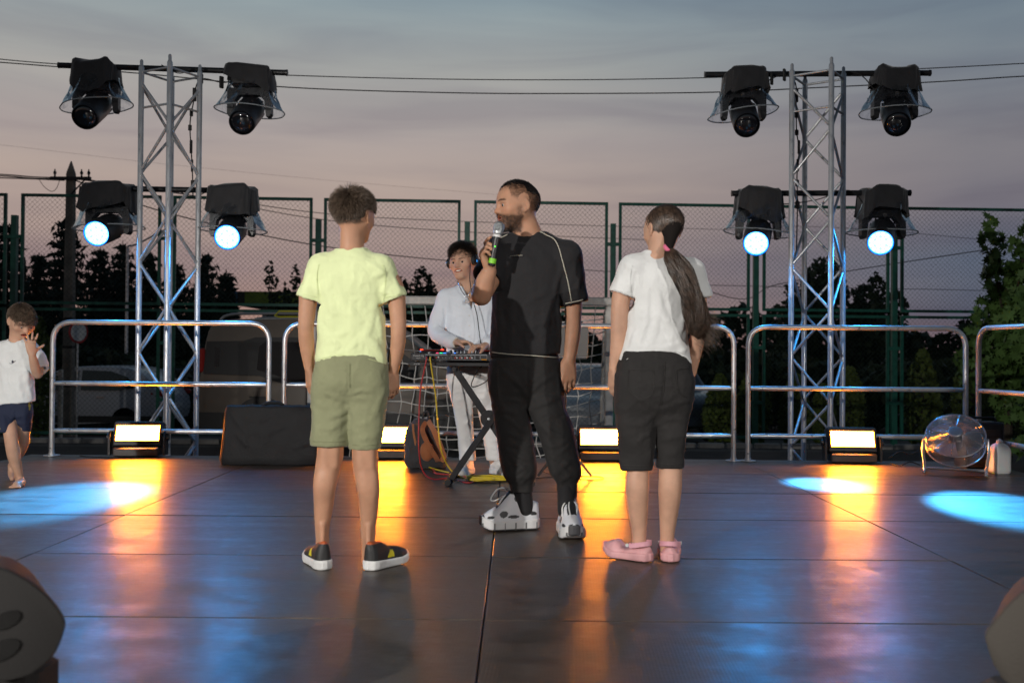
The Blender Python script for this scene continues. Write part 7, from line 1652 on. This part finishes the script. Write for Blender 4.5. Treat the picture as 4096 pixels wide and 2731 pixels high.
for nm, poly, m, off in hatch_win:   # glass on the side that faces the stage
    ins = lambda z: .10 * max(0, (z - .95) / (1.46 - .95)); n = len(poly); V = [(x, 1.78 + off - ins(z), z) for x, z in poly] + [(x, 1.76 - ins(z), z) for x, z in poly]
    MB().add(V, [tuple(range(n - 1, -1, -1)), tuple(range(n, 2 * n))] + [(i, (i + 1) % n, (i + 1) % n + n, i + n) for i in range(n)]).build(nm, m, t, False)
vehicle('car', (P(430, 1500, 24)[0], 24, gz(24)), R_(8), hatch, 1.78, M['paint_dark'], 'dark car with grey roof parked beyond the white hatchback', 'car', (.82, 3.35), .31, hatch_win, hatch_lamps)
vehicle('car', (P(2245, 1600, 17.3)[0], 20.6, gz(18.5)), R_(-90), hatch, 1.78, M['paint_silver'], 'silver car nosing toward the net between man in black and girl', 'car', (.82, 3.35), .31, hatch_win, hatch_lamps)
vehicle('car', (P(2420, 1600, 18.5)[0], 21.9, gz(18.5)), R_(-84), hatch, 1.78, M['paint_dark'], 'dark blue car beside the silver car behind the net', 'car', (.82, 3.35), .31, hatch_win, hatch_lamps)

# ================================================================ POLES, SIGN, WIRES
M['concrete'] = material('weathered_concrete', (0.20, 0.18, 0.155), .9, var=.3, vscale=5)
def pole():
    Y = 19.0; b = P(272, 1690, Y); top = P(272, 645, Y); t = empty('utility_pole', (b[0], Y, gz(Y)), 'concrete utility pole with pointed top and crossarm behind the left fence', 'utility pole'); H = top[2] - gz(Y)
    MB().rings([[(w * sx, w * sy * .8, z) for sx, sy in ((-1, -1), (1, -1), (1, 1), (-1, 1))] for w, z in ((.10, 0), (.072, H - .26), (.066, H - .22), (.008, H))]).build('shaft', M['concrete'], t, False)
    z = P(272, 718, Y)[2] - gz(Y); MB().box((.05, -.12, z), (.78, .06, .06)).build('crossarm', M['black_metal'], t, False); MB().tube([(.05, -.12, z - .32), (.33, -.12, z - .02)], .015, 6).build('brace', M['black_metal'], t)
    for x in (-.26, .26, .40): MB().lathe([(.018, 0), (.018, .05), (.03, .06), (.03, .09), (.012, .12), (.012, .15)], 10, (x, -.12, z + .03)).build('insulator', M['black_plastic'], t)
    for zz in (1.0, 1.75, 2.3): MB().box((0, 0, zz), (.21 - zz * .012, .18 - zz * .011, .05)).build('band', M['black_metal'], t, False)
pole()
def lamp_post():
    Y = 26.0; t = empty('street_lamp', (P(503, 1600, Y)[0], Y, gz(Y)), 'slim grey street lamp post beyond the left fence', 'street lamp'); H = P(503, 985, Y)[2] - gz(Y)
    MB().lathe([(.07, 0), (.07, 1.0), (.05, 1.1), (.035, H)], 12).build('post', M['galv'], t); MB().tube(smooth_path([(0, 0, H), (.25, 0, H + .06), (.75, 0, H + .32)], 5), .025, 8).build('arm', M['galv'], t); MB().box((.85, 0, H + .36), (.35, .12, .07), rotm('Y', -24), bev=.02).build('lamp_head', M['galv'], t)
lamp_post()
def sign():
    Y = 17.6; c = P(325, 1328, Y); t = empty('road_sign', (c[0] - .05, Y, gz(Y)), 'round red-rimmed white road sign seen at an angle', 'road sign'); z = c[2] - gz(Y); r = .205
    MB().tube([(-.03, .03, 0), (-.03, .03, z + .15)], .022, 8).build('post', M['galv'], t); ro = rotm('Z', 62) @ rotm('X', 90)
    MB().lathe([(r, -.004), (r, .004)], 28, (.0, 0, z), ro).build('red_plate', material('red_sign', (0.42, 0.02, 0.02), .45), t); MB().lathe([(r * .80, .005), (r * .80, .008)], 28, (0, 0, z), ro).build('white_disc', M['jug_cap'], t); MB().lathe([(r * .80, -.008), (r * .80, -.005)], 28, (0, 0, z), ro).build('white_disc', M['jug_cap'], t)
sign()
def marker():
    Y = 17.0; t = empty('marker_post', (P(242, 1600, Y)[0], Y, gz(Y)), 'short white marker post in front of the concrete pole', 'post'); h = P(242, 1478, Y)[2] - gz(Y); MB().box((0, 0, h / 2), (.075, .05, h), bev=.008).build('post', M['white_paint'], t); MB().box((0, -.03, h - .08), (.078, .01, .05)).build('band', M['galv'], t, False)
marker()
M['wire'] = material('overhead_wire', (0.015, 0.015, 0.016), .6)
def wire(pts, r, label):
    p = smooth_path([P(*a) for a in pts], 8); m = p[len(p) // 2]; o = MB().tube(p - m, r, 5).build('overhead_wire', M['wire'], None, angle=None, loc=tuple(m)); tag(o, label, 'wire', 'overhead wires')
wire([(-300, 205, 11.5), (240, 258, 11.4), (1150, 302, 11.3), (2000, 320, 11.2), (2820, 312, 11.2), (3700, 275, 11.1), (4400, 238, 11.0)], .006, 'upper of the two long black cables running between the towers')
wire([(-300, 228, 11.6), (100, 258, 11.5), (620, 300, 11.5), (1150, 350, 11.4), (1800, 372, 11.3), (2300, 375, 11.3), (2850, 370, 11.2), (3300, 350, 11.2), (3750, 328, 11.1), (4096, 306, 11.0), (4400, 296, 11.0)], .007, 'lower of the two long black cables running between the towers')
for i, (y0, y1, y2, lb) in enumerate(((698, 708, 712, 'uppermost thick wire reaching the concrete pole from the left edge'), (704, 714, 716, 'second wire bundled along the line left of the concrete pole'), (712, 716, 722, 'lowest wire of the bundle left of the concrete pole'))): wire([(-300, y0 - 8, 19.5), (0, y0, 19.2), (130, y1, 19.0), (258, y2, 18.9)], .012, lb)
wire([(155, 715, 19.0), (175, 745, 19.0), (205, 766, 19.0), (225, 755, 19.0), (238, 724, 18.9)], .006, 'thin slack loop of wire left of the concrete pole')
wire([(300, 716, 18.9), (700, 770, 24), (1300, 880, 30), (1900, 930, 36), (2600, 960, 44)], .012, 'thin wire sloping away right from the pole behind the yellow-shirt boy')
wire([(300, 722, 18.9), (700, 860, 22), (1290, 985, 26), (1880, 1050, 32), (2500, 1090, 40)], .014, 'lower wire sloping right across the fence to the smiling man')
wire([(300, 712, 18.9), (900, 800, 26), (1500, 870, 32), (2440, 905, 44), (3300, 930, 60)], .012, 'thin wire crossing behind the two heads in the middle')
wire([(-300, 560, 40), (0, 580, 40), (600, 650, 42), (1300, 720, 46), (2000, 780, 52)], .004, 'faint high wire crossing the sky above the left fence')
wire([(2500, 1020, 40), (2920, 1190, 34), (3100, 1140, 33), (3450, 1075, 30), (4200, 960, 26)], .014, 'wire rising right behind the right tower toward the maple')
wire([(2800, 1140, 38), (3300, 1150, 38), (3850, 1160, 38), (4300, 1175, 38)], .012, 'level wire low behind the right fence')
wire([(3050, 900, 46), (3500, 920, 46), (4200, 985, 46)], .012, 'faint wire crossing the sky behind the right lamps')

# ================================================================ FUEL STATION CANOPY FAR BEHIND
def canopy():
    Y = 38.0; a, b = P(922, 1192, Y), P(1790, 1192, Y); z0 = gz(Y); t = empty('canopy_building', ((a[0] + b[0]) / 2, Y, z0), 'low building with green-yellow fascia far behind the fence', 'building'); w = b[0] - a[0]; zt, zb = P(1100, 1166, Y)[2] - z0, P(1100, 1219, Y)[2] - z0
    MB().box((0, 3, (zt + zb) / 2), (w, 6, zt - zb)).build('roof_slab', M['cladding'], t, False); MB().box((.3, -.03, (zt + zb) / 2), (w - .55, .06, zt - zb - .04)).build('fascia', M['lime_fascia'], t, False); MB().box((-w / 2 + .12, -.035, (zt + zb) / 2), (.30, .07, zt - zb - .03)).build('blue_panel', material('blue_panel', (0.01, 0.10, 0.22), .5), t, False)
    for x in (-w / 2 + 1, 0, w / 2 - 1): MB().box((x, 1.5, zb / 2), (.25, .25, zb)).build('column', M['galv'], t, False)
    MB().box((0, 5.5, zb / 2 - .05), (w - 1, .2, zb - .1)).build('wall', M['cladding'], t, False)
    p = P(1655, 1235, Y); MB().box((p[0] - t.location[0], 0.2, p[2] - z0), (.20, .06, .09), bev=.02).build('lamp', emitter('greenish_lamp', (0.75, 1.0, 0.8), 6), t)
M['lime_fascia'] = material('lime_fascia', (0.16, 0.24, 0.02), .6, var=.1)
canopy()
def picket(i0=0):
    Y = 27.0; t = empty('picket_fence', (P(420, 1500, Y)[0], Y, gz(Y)), 'pale picket fence at the roadside far left', 'fence')
    pm_ = MB().prism([(-.035, 0), (.035, 0), (.035, 1.02), (0, 1.1), (-.035, 1.02)], -.01, .01, 'xz').data('picket', M['white_paint'], False)
    for i in range(36): link_mesh('picket', pm_, t, (-2.2 + i * .125, 0, .08))
    for z in (.3, .85): MB().box((0, .02, z), (4.6, .02, .06)).build('rail', M['white_paint'], t, False)
picket()

# ================================================================ TREES AND SHRUBS
M['bark'] = material('bark', (0.05, 0.038, 0.028), .95, var=.3, vscale=12)
def leafmat(n, c): return material(n, c, .6, var=.35, vscale=3.5, spec=.3)
M['leaf_dark'] = leafmat('dark_foliage', (0.022, 0.036, 0.016)); M['leaf_mid'] = leafmat('shrub_foliage', (0.045, 0.070, 0.020)); M['needle'] = leafmat('spruce_needles', (0.018, 0.032, 0.024)); M['leaf_maple'] = leafmat('maple_leaves', (0.085, 0.16, 0.04)); M['thuja'] = leafmat('thuja_foliage', (0.10, 0.14, 0.03))
DIA = np.array([(0, -.5, 0), (.32, 0, .04), (0, .5, 0), (-.32, 0, .04)])
MAP = np.array([(0, -.5, 0), (.10, -.22, .0), (.42, -.30, .03), (.30, -.05, 0), (.55, .12, .03), (.24, .16, 0), (.28, .40, .02), (.08, .28, 0), (0, .62, .03), (-.08, .28, 0), (-.28, .40, .02), (-.24, .16, 0), (-.55, .12, .03), (-.30, -.05, 0), (-.42, -.30, .03), (-.10, -.22, 0)])
def leaves(name, pts, size, mat, parent, seed, shape=DIA, flat=0.0):
    g = np.random.default_rng(seed); n = len(pts); q = g.normal(0, 1, (n, 4)); q /= np.linalg.norm(q, axis=1, keepdims=True); w, x, y, z = q.T
    Rm = np.stack([1 - 2 * (y * y + z * z), 2 * (x * y - z * w), 2 * (x * z + y * w), 2 * (x * y + z * w), 1 - 2 * (x * x + z * z), 2 * (y * z - x * w), 2 * (x * z - y * w), 2 * (y * z + x * w), 1 - 2 * (x * x + y * y)], 1).reshape(n, 3, 3)
    s = size * g.uniform(.6, 1.25, n); k = len(shape)
    V = np.einsum('nij,kj->nki', Rm, shape) * s[:, None, None] + np.asarray(pts)[:, None, :]
    return link_mesh(name, mesh(name, V.reshape(-1, 3), np.arange(n * k).reshape(n, k), mat, False), parent)
def blob_points(g, blobs, n):
    tot = sum(r[0] * r[1] * r[2] for _, r in blobs); out = []
    for c, r in blobs:
        m = max(8, int(n * r[0] * r[1] * r[2] / tot)); v = g.normal(0, 1, (m, 3)); v /= np.linalg.norm(v, axis=1, keepdims=True); rad = g.uniform(.25, 1, m) ** .45
        wob = .75 + .5 * value_noise(v * 2.6 + np.array(c), 3); out.append(np.asarray(c) + v * np.asarray(r) * (rad * wob)[:, None])
    return np.concatenate(out)
def broadleaf(px, py_top, Y, spread, label, seed, n=2600, size=.16, mat='leaf_dark', trunk=.12, shape=DIA, blobs=9, low=.25, group=None):
    b = P(px, 1500, Y); z0 = gz(Y); H = P(px, py_top, Y)[2] - z0; t = empty('broadleaf_tree', (b[0], Y, z0), label, 'tree', group); g = np.random.default_rng(seed); bl = []
    for i in range(blobs):
        u = i / max(1, blobs - 1); zc = H * (low + (1 - low) * u * .9); sp = spread * (1 - .55 * abs(u - .35)); bl.append(((g.normal(0, sp * .42), g.normal(0, sp * .35), zc - .04 * H), (sp * g.uniform(.35, .6), sp * g.uniform(.35, .6), H * g.uniform(.08, .16))))
    tr = MB().tube(smooth_path([(0, 0, 0), (.03 * H * .2, 0, H * .35), (0, .02, H * .75)], 5), np.linspace(trunk, trunk * .3, 11), 8)
    for c, r in bl: tr.tube(smooth_path([(0, 0, max(.15 * H, c[2] * .55)), (c[0] * .5, c[1] * .5, c[2] * .8), c], 3), np.linspace(trunk * .35, .012, 7), 5)
    tr.build('trunk', M['bark'], t); leaves('crown', blob_points(g, bl, n), size, M[mat], t, seed, shape); return t
def conifer(px, py_top, Y, spread, label, seed, mat='needle', n_per=70, size=.30):
    b = P(px, 1500, Y); z0 = gz(Y); H = P(px, py_top, Y)[2] - z0; t = empty('spruce_tree', (b[0], Y, z0), label, 'tree', 'spruces beyond the fence'); g = np.random.default_rng(seed); pts = []; tr = MB().tube([(0, 0, 0), (0, 0, H * .5), (0, 0, H)], [.14, .08, .01], 8)
    z = H * .10
    while z < H * .97:
        R = spread * (1 - z / H) ** .85 + .08; m = int(5 + 5 * (1 - z / H)); a0 = g.uniform(0, 6.28)
        for k in range(m):
            a = a0 + 2 * math.pi * k / m + g.normal(0, .15); L = R * g.uniform(.7, 1.1); e = np.array((L * math.cos(a), L * math.sin(a), -.18 * L + .10 * L)); s0 = np.array((0, 0, z))
            tr.tube([s0, s0 + e * .6 + (0, 0, -.06 * L), s0 + e], [.02, .012, .005], 4); f = g.uniform(.15, 1.05, int(n_per * L / spread) + 6)
            pts.append(s0 + e * f[:, None] + g.normal(0, 1, (len(f), 3)) * np.array((.07, .07, .05)) + np.array((0, 0, -.06)) * (f ** 2)[:, None])
        z += H * .040 + .04
    tr.build('trunk', M['bark'], t, False); leaves('crown', np.concatenate(pts), size, M[mat], t, seed, np.array([(0, -.5, 0), (.16, 0, .02), (0, .5, -.06), (-.16, 0, .02)])); return t
for px, py, Y, sp_, lb, sd in ((20, 870, 27, 1.5, 'spruce at the left edge, its tip above the fence post', 1), (258, 850, 28, 1.7, 'tall spruce directly behind the concrete pole', 2), (395, 985, 30, 1.5, 'spruce right of the pole under the left blue light', 3), (485, 960, 31, 1.4, 'spruce behind the slim street lamp', 4), (590, 1000, 30, 1.4, 'spruce seen through the left tower', 5), (150, 1010, 31, 1.6, 'low spruce left of the concrete pole', 6), (815, 1015, 30, 1.3, 'pointed spruce right of the left tower', 7), (900, 1075, 29, 1.0, 'smaller spruce just right of the pointed one', 8), (700, 1050, 32, 1.5, 'spruce between the left tower chords', 9)): conifer(px, py, Y, sp_, lb, sd)
broadleaf(1075, 1040, 29, .55, 'sparse young tree with upright shoots left of the boy in yellow', 21, 420, .17, blobs=8, low=.45, trunk=.05); broadleaf(1150, 1060, 29, .5, 'second sparse young tree beside the boy\'s sleeve', 22, 420, .17, blobs=8, low=.45, trunk=.05)
broadleaf(1670, 1085, 33, 1.0, 'round dark tree between boy and smiling man', 23, 2600, .2, low=.4); broadleaf(3330, 1040, 30, 1.9, 'big dark tree behind the right tower', 24, 5200, .24, low=.3, blobs=14); broadleaf(3160, 1130, 29, .9, 'small dark tree left of the right tower', 25, 1400, .2, low=.4); broadleaf(3480, 1090, 31, 1.2, 'dark tree behind the rightmost blue light', 26, 2600, .22, low=.35)
broadleaf(4030, 850, 12.4, .50, 'leafy maple at the right edge in front of the fence', 27, 1500, .15, 'leaf_maple', .06, MAP, 16, .30); broadleaf(4150, 1150, 11.8, .5, 'lower maple sapling at the right edge beside the rail', 28, 700, .15, 'leaf_maple', .05, MAP, 12, .15)
def thuja(px, py_top, Y, r, label, seed):
    b = P(px, 1600, Y); z0 = gz(Y); H = P(px, py_top, Y)[2] - z0; t = empty('thuja_shrub', (b[0], Y, z0), label, 'shrub', 'thuja shrubs beyond the fence'); g = np.random.default_rng(seed); n = 1500
    u = g.uniform(.02, 1, n); a = g.uniform(0, 6.28, n); R = r * np.sin(np.pi * np.clip(u * .80 + .17, 0, 1)) ** .8 * (.80 + .4 * value_noise(np.stack([np.cos(a) * 2, np.sin(a) * 2, u * 5], 1), seed)) * g.uniform(.55, 1, n) ** .4
    MB().tube([(0, 0, 0), (0, 0, H * .9)], [.04, .01], 6).build('trunk', M['bark'], t); leaves('crown', np.stack([R * np.cos(a), R * np.sin(a), u * H], 1), .11, M['thuja'], t, seed)
for px, py, Y, r, lb, sd in ((3010, 1470, 17.2, .30, 'thuja shrub left of the right tower behind two rails', 1), (3180, 1500, 17.6, .26, 'thuja shrub seen through the right tower', 2), (3290, 1540, 17.6, .20, 'narrow thuja behind the right tower\'s front chord', 3), (3400, 1470, 18.0, .26, 'dim thuja above the rightmost strobe light', 4), (3690, 1400, 17.2, .30, 'thuja with rounded top above the fan', 5), (3890, 1370, 17.4, .32, 'tall thuja between the two right guardrails', 6), (4060, 1470, 17.0, .30, 'thuja at the right edge above the jug', 7), (2880, 1500, 17.6, .28, 'thuja behind the girl\'s right arm', 8), (150, 1270, 17.0, .30, 'leafy shrub behind the small boy\'s head', 9), (90, 1330, 17.3, .35, 'low shrub at far left behind the small boy', 10)): thuja(px, py, Y, r, lb, sd)
# far dark hedge and woods closing the view
def hedge(name, label, xr, Y, h0, h1, n, size, seed, mat):
    g = np.random.default_rng(seed); x = g.uniform(xr[0], xr[1], n); top = h0 + (h1 - h0) * fbm(np.stack([x * .35, np.zeros(n), np.zeros(n)], 1), seed, 3); z = gz(Y) + top * g.uniform(0, 1, n) ** .7; y = Y + g.normal(0, .5, n)
    o = leaves(name, np.stack([x, y, z], 1), size, M[mat], None, seed); tag(o, label, 'hedge', kind='stuff')
hedge('hedge', 'dark overgrown hedge beyond the fence', (-16, 20), 25.0, 1.3, 2.4, 22000, .30, 5, 'leaf_dark')
hedge('far_woods', 'distant dark tree line along the horizon', (-60, 60), 62.0, 2.0, 6.0, 14000, .8, 6, 'leaf_dark')
